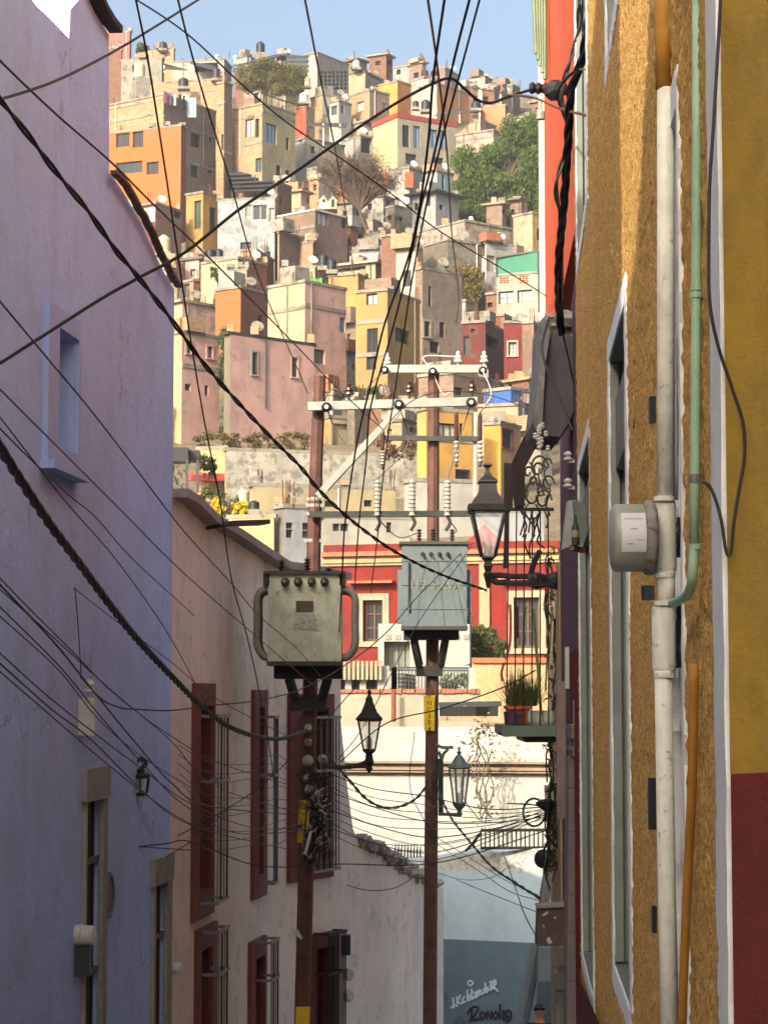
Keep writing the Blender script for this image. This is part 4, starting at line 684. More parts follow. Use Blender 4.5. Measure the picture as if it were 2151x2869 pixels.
obj('cornice', rect_on(pa, .0, pa.s[-1], za, zc, .35, .36), plain('cornice_brown', (150, 96, 66), .8), root); obj('frieze', rect_on(pa, .0, pa.s[-1], zb, za-.01, .12, .14), pl((240, 214, 164)), root)
obj('frieze_moulding', rect_on(pa, .0, pa.s[-1], (za+zb)/2-.08, (za+zb)/2+.08, .2, .2), pl((224, 186, 120)), root)
for h, gl in ((H1, 0), (H2, 0)):
    window(pa, h[0], h[1], h[2], h[3], root, plain('brown_wood', (84, 56, 44), .7), depth=.3, fw=.12, mull=1, rows=2, out=pl((240, 222, 180)), outw=.28)
    obj('window_hood', rect_on(pa, h[0]-.55, h[1]+.55, h[3]+.7, h[3]+.8, .5, .5), pl((226, 130, 96)), root)
q = hl('H', 825, 60); obj('pilaster', rect_on(pa, q[0]-.22, q[0]+.22, -2, zb-.01, .14, .16), pl((244, 212, 160)), root)
q0, q1 = hl('H', 975, 60)[0], hl('H', 1130, 60)[0]
m = MB(); qa = hl('G', 740, 170)[0]; 
for f in (.52,): m = MB(); p_ = P(1357, 1502, YR+1.2); m.add([(p_.x-.8, p_.y, ztop), (p_.x+.8, p_.y, ztop), (p_.x+.5, p_.y, p_.z), (p_.x, p_.y, p_.z+.5), (p_.x-.5, p_.y, p_.z)]+[(p_.x-.8, p_.y+.5, ztop), (p_.x+.8, p_.y+.5, ztop), (p_.x+.5, p_.y+.5, p_.z), (p_.x, p_.y+.5, p_.z+.5), (p_.x-.5, p_.y+.5, p_.z)], [(0, 1, 2, 3, 4), (9, 8, 7, 6, 5), (1, 6, 7, 2), (2, 7, 8, 3), (3, 8, 9, 4), (4, 9, 5, 0)]); obj('parapet_finial', m, RED, root)
# white houses in front of the red building
root = thing('white_house', 'white house with a grey doorway below the red building', 'house', P(1190, 1900, 76)); pb = Path([(ux(1059, 74), 74), (ux(1316, 74), 74), (ux(1330, 80), 80)])
hh = [hole(pb, 'G', 1312, 1052, 1552, 1330, .5), ]
mb = MB(); zt_ = pb.hit(1150, 1757)[1]; wall_mesh(mb, pb, -4, zt_, hh); obj('wall', mb, CRW, root)
m = MB(); pp = [(ux(1059, 74), 74), (ux(1316, 74), 74), (ux(1330, 80), 80), (ux(1070, 80), 80)]; m.add([(x, y, zt_) for x, y in pp]+[(x, y, zt_+.12) for x, y in pp], [(3, 2, 1, 0), (4, 5, 6, 7), (0, 1, 5, 4), (1, 2, 6, 5), (3, 0, 4, 7)]); obj('roof', m, CRW, root)
h = hh[0]; window(pb, h[0], h[1], h[2], h[3], root, plain('grey_frame', (120, 120, 112), .6), depth=.5, mull=3, fw=.1, pane=plain('grey_glass', (108, 110, 100), .3, var=.3), name='glazed_doorway')
for i in range(9): obj('frieze_diamond', rect_on(pb, .25+i*.33, .42+i*.33, zt_-.42, zt_-.25, .03, .04), GREYW, root)
root = thing('low_white_house', 'low white house with a row of dark windows beside the first transformer', 'house', P(1000, 1940, 72)); pc = Path([(ux(930, 70), 70), (ux(1090, 70), 70)]); zt_ = pc.hit(1000, 1865)[1]
hh = [hole(pc, 'G', a, 1368, b, 1500, .3) for a, b in ((905, 950), (1010, 1085), (1145, 1250))]
mb = MB(); wall_mesh(mb, pc, -4.5, zt_, hh); mb.face([(ux(930, 70), 70, zt_), (ux(1090, 70), 70, zt_), (ux(1090, 70), 73, zt_), (ux(930, 70), 73, zt_)]); obj('wall', mb, CRW, root)
for h in hh: window(pc, h[0], h[1], h[2], h[3], root, DFR, depth=.3, mull=0)
for i in range(11): m = MB(); x = ux(940+i*12.5, 69.7); m.box((x, 69.8, zt_+.15-.3), (.09, .12, .6)); obj('parapet_post', m, CREAM, root)
# terrace with rail, planters and clutter in front of the white house
root = thing('terrace_railing', 'white piered terrace railing with stacked chairs below the white house', 'railing', P(1200, 1935, 62)); YT = 62
def zb_(c, x0, y0, x1, y1, Y, d, nm, mt, rt): m = MB(); a, b = PC(c, x0, y0, Y), PC(c, x1, y1, Y); m.span((a.x, Y, a.z), (b.x, Y+d, b.z)); return obj(nm, m, mt, rt)
for x0, x1, y0, y1 in ((1380, 1432, 1290, 1500),): zb_('G', x0, y0, x1, y1, YT, .5, 'pier', CRW, root)
zb_('H', 48, 500, 98, 690, YT, .5, 'pier', CRW, root); zb_('H', 690, 505, 745, 695, YT, .5, 'pier', CRW, root)
for y in (505, 525): m = MB(); m.bar(PC('H', 98, y, YT+.1), PC('H', 690, y+4, YT+.1), .05); obj('rail', m, DFR, root)
for i in range(22): m = MB(); x = 110+i*27; m.bar(PC('H', x, 525, YT+.1), PC('H', x, 690, YT+.1), .03); obj('baluster', m, DFR, root)
zb_('H', -150, 692, 760, 712, YT-.4, 3., 'terrace_edge', pl((226, 150, 104)), root)
g = thing('stacked_chairs', 'pile of stacked grey chairs on the terrace', 'chairs', PC('H', 170, 690, YT+.8))
for i in range(8): m = MB(); a, b = PC('H', 130+random.uniform(-8, 8), 560+i*17, YT+.9), PC('H', 215+random.uniform(-8, 8), 575+i*16, YT+1.2); m.bar(a, b, .35, .05); obj('seat', m, CONC if i % 2 else DFR, g)
tree('spiky agave plants behind the terrace railing', 'H', [(575+rg.uniform(-90, 90), 630+rg.uniform(-40, 40), 40, 30) for i in range(10)], YT+1, leafmat('agave_leaf', (84, 96, 80), (140, 150, 130), 3.), [(575, 660), (575, 690)], .12, 1.4, 31, tr=.04, name='agave', cate='plant')
# tan brick building right of the terrace
root = thing('tan_building', 'tan brick building with a faint arch behind the balcony plants', 'building', P(1450, 1900, 66)); pd = Path([(ux(1322, 66), 66), (ux(1580, 66), 66)]); zt_ = pd.hit(1400, 1857)[1]
mb = MB(); wall_mesh(mb, pd, -4.5, zt_); mb.face([(ux(1322, 66), 66, zt_), (ux(1580, 66), 66, zt_), (ux(1580, 66), 72, zt_), (ux(1322, 66), 72, zt_)]); obj('wall', mb, plaster('tan_render', (182, 152, 110), .7, .3, (196, 150, 104), .1), root)
obj('coping', rect_on(pd, 0, pd.s[-1], zt_, zt_+.15, .1, .4), TERRA, root)
# white parapet wall with cornice band : the long white house closing the view
YW = 45
root = thing('long_white_wall', 'long sunlit white wall with a tan cornice band closing the alley', 'wall', P(1250, 2380, YW)); pw = Path([(ux(900, YW+1), YW+1), (ux(1575, YW), YW)])
zt_ = pw.hit(1250, 2038)[1]; mb = MB(); p0, p1 = pw.p; zlo = -6.
wall_mesh(mb, pw, zlo, zt_, step=2); mb.face([(p0.x, p0.y, zt_), (p1.x, p1.y, zt_), (p1.x, p1.y+1, zt_), (p0.x, p0.y+1, zt_)]); mb.face([(p1.x, p1.y+1, zlo), (p0.x, p0.y+1, zlo), (p0.x, p0.y+1, zt_), (p1.x, p1.y+1, zt_)]); obj('wall', mb, plaster('aged_whitewash', (172, 172, 164), .9, .2, (192, 178, 150), .08), root)
for y0, y1, pr, mt in ((1283, 1300, .22, pl((196, 160, 124))), (1300, 1346, .1, pl((236, 216, 184), (200, 160, 120), .1)), (1346, 1356, .16, pl((196, 160, 124))), (1366, 1376, .14, pl((206, 172, 136)))):
    a, b = pw.hit(1300, cv('H', 0, y1)[1])[1], pw.hit(1300, cv('H', 0, y0)[1])[1]; obj('cornice_band', rect_on(pw, 0, pw.s[-1], a, b, pr, pr+.02), mt, root)
root = thing('cream_parapet', 'cream parapet with crumbling brick edge above the long white wall', 'wall', P(1150, 2030, 52)); pe = Path([(ux(930, 52), 52), (ux(1345, 52), 52)])
zt_ = pe.hit(1150, 1940)[1]; mb = MB(); wall_mesh(mb, pe, -5.5, zt_, step=1.); x0_, x1_ = pe.p[0].x, pe.p[1].x; mb.face([(x0_, 52, zt_), (x1_, 52, zt_), (x1_, 52.6, zt_), (x0_, 52.6, zt_)]); mb.face([(x1_, 52.6, -5.5), (x0_, 52.6, -5.5), (x0_, 52.6, zt_), (x1_, 52.6, zt_)]); obj('wall', mb, CREAMW, root)
for i in range(34):
    x = x0_+(x1_-x0_)*(i+.5)/34; m = MB(); m.box((x, 52.2, zt_+.03), ((x1_-x0_)/34*.94, .5, .07+random.uniform(0, .05)), random.uniform(-.05, .05)); obj('brick', m, pl((214, 130, 92), None, 0), root)
for x in (66,): m = MB(); m.tube([PC('H', x, 690, 51.7), PC('H', x, 955, 51.7)], .055, 6); obj('drain_pipe', m, plain('rusty_pipe', (120, 70, 50), .8), root)
root = thing('picket_balustrade', 'white picket balustrade between the second pole and the balcony', 'balustrade', PC('H', 700, 925, 49)); 
for i in range(52): m = MB(); x = 445+i*9.6; m.bar(PC('H', x, 822, 49), PC('H', x, 918, 49), .055, .05); obj('picket', m, WHT if not 31 < i < 43 else CONC, root)
for y in (815, 930): m = MB(); m.bar(PC('H', 440, y, 49), PC('H', 960, y+(-12 if y == 815 else 0), 49), .08, .12); obj('rail', m, CREAM if y > 900 else DFR, root)
# blue wall closing the alley
YB = 38.5
root = thing('blue_wall', 'pale blue wall with grey blue dado and graffiti at the end of the alley', 'wall', P(1350, 2860, YB)); pbw = Path([(ux(1120, YB+1.2), YB+1.2), (ux(1600, YB), YB)])
bt = [(cv('N', x, y)) for x, y in ((60, 620), (375, 600), (600, 560), (700, 535), (830, 550), (960, 545), (1100, 530), (1300, 520), (1480, 520))]
BLU = plaster('pale_blue_paint', (164, 186, 198), .8, .16, (186, 196, 200), .0); BLD = plaster('slate_blue_paint', (88, 106, 120), .7, .14)
T_ = Prof([(pbw.hit(u)[0], pbw.hit(u, v)[1]) for u, v in bt]); zm = pbw.hit(1300, cv('N', 0, 1282)[1])[1]; zu = pbw.hit(1300, cv('N', 0, 712)[1])[1]
mb = MB(); wall_mesh(mb, pbw, zm, zu, step=1.); obj('wall', mb, BLU, root)
mb = MB(); wall_mesh(mb, pbw, zu+.002, T_, step=.5); obj('capping', mb, plaster('pale_capping', (196, 196, 188), 1.2, .3, (150, 146, 140), .14, .8), root)
mb = MB(); wall_mesh(mb, pbw, -6.5, zm-.002, step=1.); obj('dado', mb, BLD, root)
mb = MB(); a, b = pbw.p; n_ = Vector((0, .6)); mb.face([(b.x, b.y+.6, -6.5), (a.x, a.y+.6, -6.5), (a.x, a.y+.6, T_(0)), (b.x, b.y+.6, T_(99))])
S_ = sorted(T_.brk)
for q0, q1 in zip(S_, S_[1:]): A_, B_ = pbw.at(q0), pbw.at(q1); mb.face([(A_.x, A_.y, T_(q0)), (B_.x, B_.y, T_(q1)), (B_.x, B_.y+.6, T_(q1)), (A_.x, A_.y+.6, T_(q0))])
obj('wall_back', mb, BLU, root)
# railing on top of the blue wall, seen against the white wall
root = thing('spiked_railing', 'black spiked iron railing on top of the blue wall', 'railing', PC('N', 1000, 530, YB+.3)); IRON = plain('black_iron', (30, 28, 28), .6)
for y in (375, 522): m = MB(); m.bar(PC('N', 728, y, YB+.3), PC('N', 1290, y-4, YB+.3), .05); obj('rail', m, IRON, root)
for i in range(16): m = MB(); x = 732+i*36.5; a, b = PC('N', x, 345, YB+.3), PC('N', x, 525, YB+.3); m.tube([b, a.lerp(b, .18), a+Vector((random.uniform(-.03, .03), 0, 0))], [.014, .014, .003], 5); obj('bar', m, IRON, root)
for a, b in (((728, 400), (655, 490)), ((690, 460), (600, 548)), ((735, 395), (690, 430))): m = MB(); m.bar(PC('N', *a, YB+.2), PC('N', *b, YB+.2), .045); obj('brace', m, IRON, root)
# graffiti: sprayed strokes as thin paint ridges
def stroke_text(root, c, strokes, path, mat, w, name, off=.006):
    for si, st in enumerate(strokes):
        off += .0012
        pts = []
        for x, y in st: q = path.hit(*cv(c, x, y)); p = path.at(q[0])+path.nrm(q[0], 1)*off; pts.append(Vector((p.x, p.y, q[1])))
        if len(pts) > 2: pts = cat(pts, 5)
        m = MB(); n3 = path.nrm(.5, 1); n3 = Vector((n3.x, n3.y, 0))
        for i in range(len(pts)-1):
            d = (pts[i+1]-pts[i]); 
            if d.length < 1e-6: continue
            t = d.normalized().cross(n3)*w/2; ex = d.normalized()*w*.2; zo_ = n3*.00006*i; q_ = [pts[i]-t-ex+zo_, pts[i+1]-t+ex+zo_, pts[i+1]+t+ex+zo_, pts[i]+t-ex+zo_]; m.face(q_[::-1] if (q_[1]-q_[0]).cross(q_[2]-q_[1]).dot(n3) < 0 else q_); 
        obj(name, m, mat, root)
WG = plain('white_spray', (176, 190, 202), .8, var=.3, scale=20.); BG_ = plain('black_spray', (26, 28, 34), .7)
# tag 1: white, slanting upwards
def slant(st, x0, y0, sx, sy, ky): return [[(x0+x*sx, y0+y*sy-x*sx*ky) for x, y in s_] for s_ in st]
w_str = [[(0, 0), (.1, 1)], [(-.25, .85), (.3, .8)], [(.45, .1), (.5, 1)], [(.5, .55), (.9, .1)], [(.5, .55), (1., .95)], [(1.4, .4), (1.15, .6), (1.2, .9), (1.5, .85)], [(1.7, -.1), (1.75, .9)], [(1.75, .5), (2.05, .55), (2., .9), (1.75, .9)], [(2.2, 0), (2.25, .9), (2.5, .8)], [(2.1, .4), (2.5, .35)], [(2.9, .45), (2.65, .6), (2.75, .9), (3.05, .85), (3.1, .55), (2.9, .45)], [(2.6, .95), (3.2, .4)], [(3.35, .5), (3.4, .9), (3.7, .8), (3.65, .45)], [(3.85, 0), (3.9, .9)], [(3.9, .5), (4.2, .6), (4.1, .9), (3.9, .9)], [(4.35, .1), (4.65, .2), (4.45, .5), (4.7, .6), (4.45, .9)], [(4.8, .9), (4.85, .2), (5.1, .25), (5.1, .55), (4.85, .6), (5.35, 1.3)]]
stroke_text(root, 'N', slant(w_str, 500, 1760, 70, 90, .45), pbw, WG, .035, 'graffiti_stroke')
stroke_text(root, 'N', [[(620, 1640), (640, 1620), (665, 1635), (650, 1660), (620, 1650)]], pbw, WG, .03, 'graffiti_stroke')
b_str = [[(0, .5), (.35, .1), (.3, .9), (.1, 1.1)], [(.4, 0), (.9, .1), (.4, .95), (1., .9)], [(1.2, .35), (1.05, .6), (1.2, .95), (1.45, .6), (1.2, .35)], [(1.6, .95), (1.65, .35), (1.95, .9), (2., .3)], [(2.35, .35), (2.15, .6), (2.3, .9), (2.55, .6), (2.35, .35)], [(2.7, -.2), (2.7, .9)], [(2.95, .3), (3., .95)], [(2.95, .3), (3.3, .4), (3.05, .6), (3.4, .75), (3., .98)], [(3.3, .2), (3.6, .4), (3.55, .9), (3.2, 1.15)]]
stroke_text(root, 'N', slant(b_str, 620, 1840, 100, 110, .0), pbw, BG_, .04, 'graffiti_stroke')
stroke_text(root, 'N', [[(380, 1740), (430, 1730), (440, 1780)], [(390, 1870), (420, 1845)], [(530, 1960), (560, 1930), (590, 1975)]], pbw, plain('dim_spray', (66, 82, 98), .8), .08, 'graffiti_stroke')
# ================================================================ STREET
MST = plaster('worn_paving', (188, 182, 172), 1.2, .4, bump=.8)
m = MB(); ys = [-30, -10, 0, 5, 10, 15, 20, 25, 30, 34, 39]
for a, b in zip(ys, ys[1:]): m.face([(-9, a, zground(a)+.05), (7, a, zground(a)+.05), (7, b, zground(b)+.05), (-9, b, zground(b)+.05)])
kind(obj('alley_paving', m, MST), 'structure')
# ================================================================ LEFT SIDE : lavender house
LX0, LK = -4.19, .0937
def lp(Y): return (LX0+LK*Y, Y)
LAV = plaster('lavender_paint', (176, 200, 250), .35, .16, (166, 182, 234), .02, .35, 1.6, crack=.5)
YF = 22.0; pL = Path([lp(11.), lp(YF)])
def lz(u, v): return pL.hit(u, v)
root = thing('lavender_house', 'tall lavender plastered house filling the left side', 'house', (LX0+LK*18-.5, 18, -3))
topL = Prof([(0, 7.2)]+[lz(*cv('S', x, y)) for x, y in ((60, -14), (80, 14), (108, 40), (150, 84), (153, 20), (186, -16), (206, 28), (236, 76), (236.6, 374), (250, 388), (300, 470), (340, 560), (371, 618))])
def lh(c, x0, y0, x1, y1, d, yc=None):
    q0, q1 = lz(cv(c, x0, 0)[0], 1950)[0], lz(cv(c, x1, 0)[0], 1950)[0]; u0 = cv(c, x0, 0)[0]; u1 = cv(c, x1, 0)[0]; um = (u0+u1)/2
    return (q0, q1, lz(um, cv(c, 0, y1)[1])[1], lz(um, cv(c, 0, y0)[1])[1], d)
hw = lh('S', 107, 715, 150, 968, .3); hd1 = lh('K', 388, 1200, 459, 2240, .07); hd2 = lh('K', 700, 1575, 752, 2260, .07)
mb = MB(); wall_mesh(mb, pL, -4.6, topL, [hw, hd1, hd2], step=1.); a, b = pL.p; zz = topL
mb.face([(b.x, b.y, -4.6), (b.x-5, b.y+.5, -4.6), (b.x-5, b.y+.5, zz(99)), (b.x, b.y, zz(99))]); mb.face([(a.x-7, a.y, -4.6), (a.x, a.y, -4.6), (a.x, a.y, 7.2), (a.x-7, a.y, 7.2)])
sb = sorted(topL.brk)
for q0, q1 in zip(sb, sb[1:]): A_, B_ = pL.at(q0), pL.at(min(q1, pL.s[-1])); mb.face([(A_.x, A_.y, zz(q0)), (B_.x, B_.y, zz(q1)), (B_.x-7, B_.y, zz(q1)), (A_.x-7, A_.y, zz(q0))])
obj('wall', mb, LAV, root)
def block(nm, lb, xa, xb, ya, yb, z0, z1, mt):
    g = thing(nm, lb, 'house', ((xa+xb)/2, (ya+yb)/2, z0)); m = MB(); m.span((xa, ya, z0), (xb, yb, z1-.2)); obj('wall', m, mt, g); m = MB(); m.span((xa-.1, ya-.05, z1-.198), (xb+.1, yb+.05, z1)); obj('roof', m, CONC, g)
    for i in range(3):
        for z in (z1-2.6, z1-5.6): m = MB(); y = ya+(yb-ya)*(i+.5)/3; m.span((xb-.01, y-.5, z), (xb+.03, y+.5, z+1.5)); obj('window', m, DFR, g)
block('added_cream_blocker', 'added cream block shading the alley, outside the frame beside the camera', -12, -4.0, -16, -.9, -1.5, 8.6, CREAM); block('added_gap_blocker', 'added lower block letting a sun strip through, outside the frame on the left', -12, -4.05, -.88, .98, -1.5, 8.0, CREAM); block('added_ochre_blocker', 'added tall ochre block shading the alley, outside the frame just ahead', -12, -3.95, 1.0, 4.28, -1.5, 10.0, OCHRE); block('added_tall_blocker', 'added tall lavender grey block casting shade just outside the frame', -12, -3.8, 4.3, 10.95, -2.5, 10.0, LAV)  # added unseen blocks shade the alley; the low one lets a sun strip in
block('added_rear_blocker', 'added plain block casting shade, unseen behind the pink and lavender houses', -16, -5.6, 25, 33.5, -5.5, 6.6, CREAM)  # added unseen block keeps the sun off the blue wall
# windows and doors of the lavender house
mb = MB(); q0, q1, z0, z1, d = hw; A_, B_ = pL.at(q0), pL.at(q1); n = pL.nrm(q0, 1); c_ = (A_+B_)/2-n*(d-.04); dd = B_-A_; mb.box((c_.x, c_.y, (z0+z1)/2), (dd.length, .04, z1-z0), math.atan2(dd.y, dd.x)); obj('window_panel', mb, plain('slate_blue_panel', (118, 124, 160), .8, var=.12, scale=2.), root)
fo = lh('S', 83, 665, 156, 1005, 0); LAVT = plaster('lavender_trim', (164, 184, 240), .5, .1)
zb0, zt0 = fo[2], fo[3]
for a_, b_, c2, d2 in ((fo[0], q0, zb0, zt0), (q1, fo[1], zb0, zt0), (q0+.001, q1-.001, z1, zt0), (q0+.001, q1-.001, zb0, z0)): obj('window_surround', rect_on(pL, a_, b_, c2, d2, .05, .05), LAVT, root)
obj('window_sill', rect_on(pL, fo[0]-.05, fo[1]+.05, zb0-.07, zb0-.005, .12, .12), LAVT, root)
STN = plain('pale_stone', (150, 146, 136), .85, var=.3, scale=8., bump=.5); WOOD = plain('dark_door_wood', (44, 34, 32), .6, var=.3)
for h, (x0, y0, x1, yl) in ((hd1, (375, 1050, 482, 1190)), (hd2, (688, 1450, 775, 1565))):
    o = lh('K', x0, y0, x1, yl, 0); obj('stone_lintel', rect_on(pL, o[0], o[1], h[3]+.005, o[3], .05, .07), STN, root)
    obj('stone_jamb', rect_on(pL, o[0]+.05, h[0], -4.4, h[3], .035, .05), STN, root); obj('stone_jamb', rect_on(pL, h[1], o[1]-.02, -4.4, h[3], .035, .05), STN, root)
    q0, q1, z0, z1 = h[:4]; A_, B_ = pL.at(q0), pL.at(q1); c_ = (A_+B_)/2-n*.07; dd = B_-A_; rz = math.atan2(dd.y, dd.x); dr = MB(); dr.box((c_.x, c_.y, (z0+z1)/2), (dd.length, .05, z1-z0), rz); do = obj('door', dr, WOOD, root)
    for z in np.linspace(z1-.5, z1-4.2, 5):
        if z > z0: r_ = MB(); c3 = (A_+B_)/2-n*.03; r_.box((c3.x, c3.y, z), (dd.length, .06, .05), rz); obj('door_rail', r_, plain('grey_wood', (92, 84, 78), .7), do)
    for t in (.25, .5, .75): r_ = MB(); c3 = A_.lerp(B_, t)-n*.035; r_.box((c3.x, c3.y, (z0+z1)/2), (.035, .04, z1-z0), rz); obj('door_bar', r_, IRON, do)
def on_left(c, x, y, off): q = lz(*cv(c, x, y)); p = pL.at(q[0])+n*off; return Vector((p.x, p.y, q[1]))
# dark gutter tiles and rubble piece over the top of the lavender wall
cap = [on_left('S', x, y, .06) for x, y in ((186, -14), (196, 6), (206, 28), (221, 52), (237, 72))]; g = thing('dark_coping', 'dark weathered coping on the step of the lavender parapet', 'coping', cap[2])
for a_, b_ in zip(cap, cap[1:]): m = MB(); m.bar(a_+Vector((0, 0, .03)), b_+Vector((0, 0, .03)), .12, .06); obj('coping_stone', m, plain('dark_mossy_stone', (56, 50, 52), .95, var=.4), g)
cp = [(229, 372), (245, 386), (262, 410), (282, 446), (300, 476), (320, 518), (340, 562), (358, 598), (372, 618)]; cap = [on_left('S', x, y, .07) for x, y in cp]; g = thing('roof_edge', 'weathered sloping tile edge along the lavender gable', 'roof edge', cap[4]); TIL = plain('old_roof_tile', (110, 94, 86), .95, var=.45, scale=10., bump=.6)
for a_, b_ in zip(cap, cap[1:]):
    for j in range(2): s_, e_ = a_.lerp(b_, j/2), a_.lerp(b_, (j+.985)/2); m = MB(); m.bar(s_+Vector((random.uniform(-.008, .008), 0, .0)), e_+Vector((0, 0, random.uniform(-.004, .006))), .07, .035); obj('tile', m, TIL, g)
m = MB(); ps = [on_left('S', x, y, -1.2) for x, y in ((60, -30), (160, -30), (158, 100), (60, 60))]; m.add(ps+[p+Vector((-.1, .4, 0)) for p in ps], [(0, 1, 2, 3), (7, 6, 5, 4), (1, 5, 6, 2)]); tag(obj('parapet_block', m, plaster('peeling_white', (150, 138, 110), 2.5, .3, (176, 150, 116), .1, .8)), 'peeling cream parapet piece above the lavender wall', 'parapet')
# the lavender wall's small fittings
def meter(path, c, x, y, r, off, label, body, side_n, dep=.16, box=None):
    q = path.hit(*cv(c, x, y)); p = path.at(q[0]); nn = Vector((side_n.x, side_n.y, 0)); p = Vector((p.x, p.y, q[1])); g = thing('electric_meter', label, 'electric meter', p)
    m = MB(); m.lathe(p, [(r*1.05, 0), (r*1.05, .05), (r*.95, .055), (r*.95, dep), (r*.8, dep+.02)], 20, axis=nn); obj('meter_cover', m, body, g, False)
    if box: m = MB(); m.box(p+nn*.06-Vector((0, 0, r+box/2)), (.12, .14, box)); obj('breaker_box', m, DFR, g)
    return g
MW = plain('meter_white', (186, 186, 178), .35, var=.15)
meter(pL, 'K', 345, 1810, .085, 0, 'round white electric meter beside the first lavender house door', MW, n, .13, .24)
g = thing('junction_box', 'white cable box with insulator high on the lavender wall', 'junction box', on_left('K', 362, 900, .05)); a_ = on_left('K', 362, 905, .05); b_ = on_left('K', 362, 735, .05); m = MB(); m.box((a_+b_)/2, (.1, .16, (b_-a_).length), math.atan2((pL.p[1]-pL.p[0]).y, (pL.p[1]-pL.p[0]).x)); obj('box_body', m, MW, g); m = MB(); m.lathe(b_+Vector((.03, 0, .03)), [(.03, 0), (.05, .02), (.03, .05), (.045, .08), (.02, .12)], 10); obj('insulator', m, MW, g)
m = MB(); q = lz(*cv('K', 484, 1630)); p = pL.at(q[0]); m.lathe(Vector((p.x, p.y, q[1])), [(.2, 0), (.2, .03), (.17, .035), (.16, .02)], 24, axis=Vector((n.x, n.y, 0))); tag(obj('wall_plaque', m, plain('grey_plaque', (84, 80, 96), .5)), 'round grey plaque between the two lavender house doors', 'plaque')
# ------------------------------------------------ pink house, curving towards the far end
def at_u(u, Y): return (ux(u, Y), Y)
pk = [at_u(478, 22.05), at_u(560, 23.7), at_u(650, 25.6), at_u(740, 27.4), at_u(800, 28.2), at_u(880, 28.9), at_u(945, 29.5), at_u(990, 30.2), at_u(1080, 31.6), at_u(1200, 33.8), at_u(1240, 35.5)]
pP = Path(pk); PKW = plaster('faded_pink_paint', (240, 220, 202), .5, .16, (214, 204, 196), .1, .35, 1.4, crack=.9)
topP = Prof([pP.hit(*cv('S', x, y)) for x, y in ((371, 1058), (400, 1075), (440, 1115), (500, 1150), (560, 1190), (600, 1215), (660, 1224), (735, 1240), (736, 1560), (742, 1620), (750, 1700), (762, 1790), (772, 1812), (820, 1838), (870, 1872), (915, 1900), (950, 1920))])
def ph(c, x0, y0, x1, y1, d=.22): u0, u1 = cv(c, x0, 0)[0], cv(c, x1, 0)[0]; um = (u0+u1)/2; return (pP.hit(u0)[0], pP.hit(u1)[0], pP.hit(um, cv(c, 0, y1)[1])[1], pP.hit(um, cv(c, 0, y0)[1])[1], d)
RW = plain('oxblood_paint', (112, 56, 50), .7, var=.2, scale=5., bump=.2); RD = plain('dark_red_shutter', (66, 26, 26), .6, var=.2)
PW = [(ph('M', 156, 270, 235, 1400), (125, 140, 240, 1560)), (ph('M', 517, 285, 545, 1300), (486, 180, 566, 1440)), (ph('M', 775, 290, 940, 1225), (705, 205, 972, 1335)), (ph('M', 172, 1745, 238, 2300), (150, 1610, 268, 2400)), (ph('M', 502, 1800, 556, 2300), (474, 1690, 566, 2400)), (ph('M', 862, 1745, 978, 2300), (850, 1655, 980, 2400))]
mb = MB(); wall_mesh(mb, pP, -6.3, topP, [w[0] for w in PW], step=.6, mj=1)
for q0, q1 in zip(sorted(topP.brk), sorted(topP.brk)[1:]): A_, B_ = pP.at(q0), pP.at(q1); mb.face([(A_.x, A_.y, topP(q0)), (B_.x, B_.y, topP(q1)), (B_.x-.6, B_.y+.6, topP(q1)), (A_.x-.6, A_.y+.6, topP(q0))])
root = thing('pink_house', 'curving faded pink house with oxblood window surrounds', 'house', (pk[3][0], pk[3][1], -5.6))
q_ = pP.hit(*cv('S', 735, 1240)); e_ = pP.at(q_[0]); mb.face([(e_.x, e_.y, -6), (e_.x-3, e_.y+5, -6), (e_.x-3, e_.y+5, q_[1]), (e_.x, e_.y, q_[1])]); mb.face([(pk[0][0]-5, 24, -6), (e_.x-3, e_.y+5, -6), (e_.x-3, e_.y+5, 2.5), (pk[0][0]-5, 24, 2.5)])
obj('wall', mb, [PKW, RW], root, False)
cs = [c for c in sorted(topP.brk) if c <= q_[0]+.01]
m = MB(); pts = [Vector((*(pP.at(c)+pP.nrm(c, 1)*.07), topP(c)-.03)) for c in cs[:8]]; 
for a_, b_ in zip(pts, pts[1:]):
    for j in range(3): s_, e2 = a_.lerp(b_, j/3), a_.lerp(b_, (j+.97)/3); m = MB(); m.bar(s_, e2, .2, .09); obj('coping', m, plaster('grey_pink_coping', (176, 160, 158), 1.5, .35), root)
BARM = plain('galvanised_bar', (120, 122, 126), .45, .3)
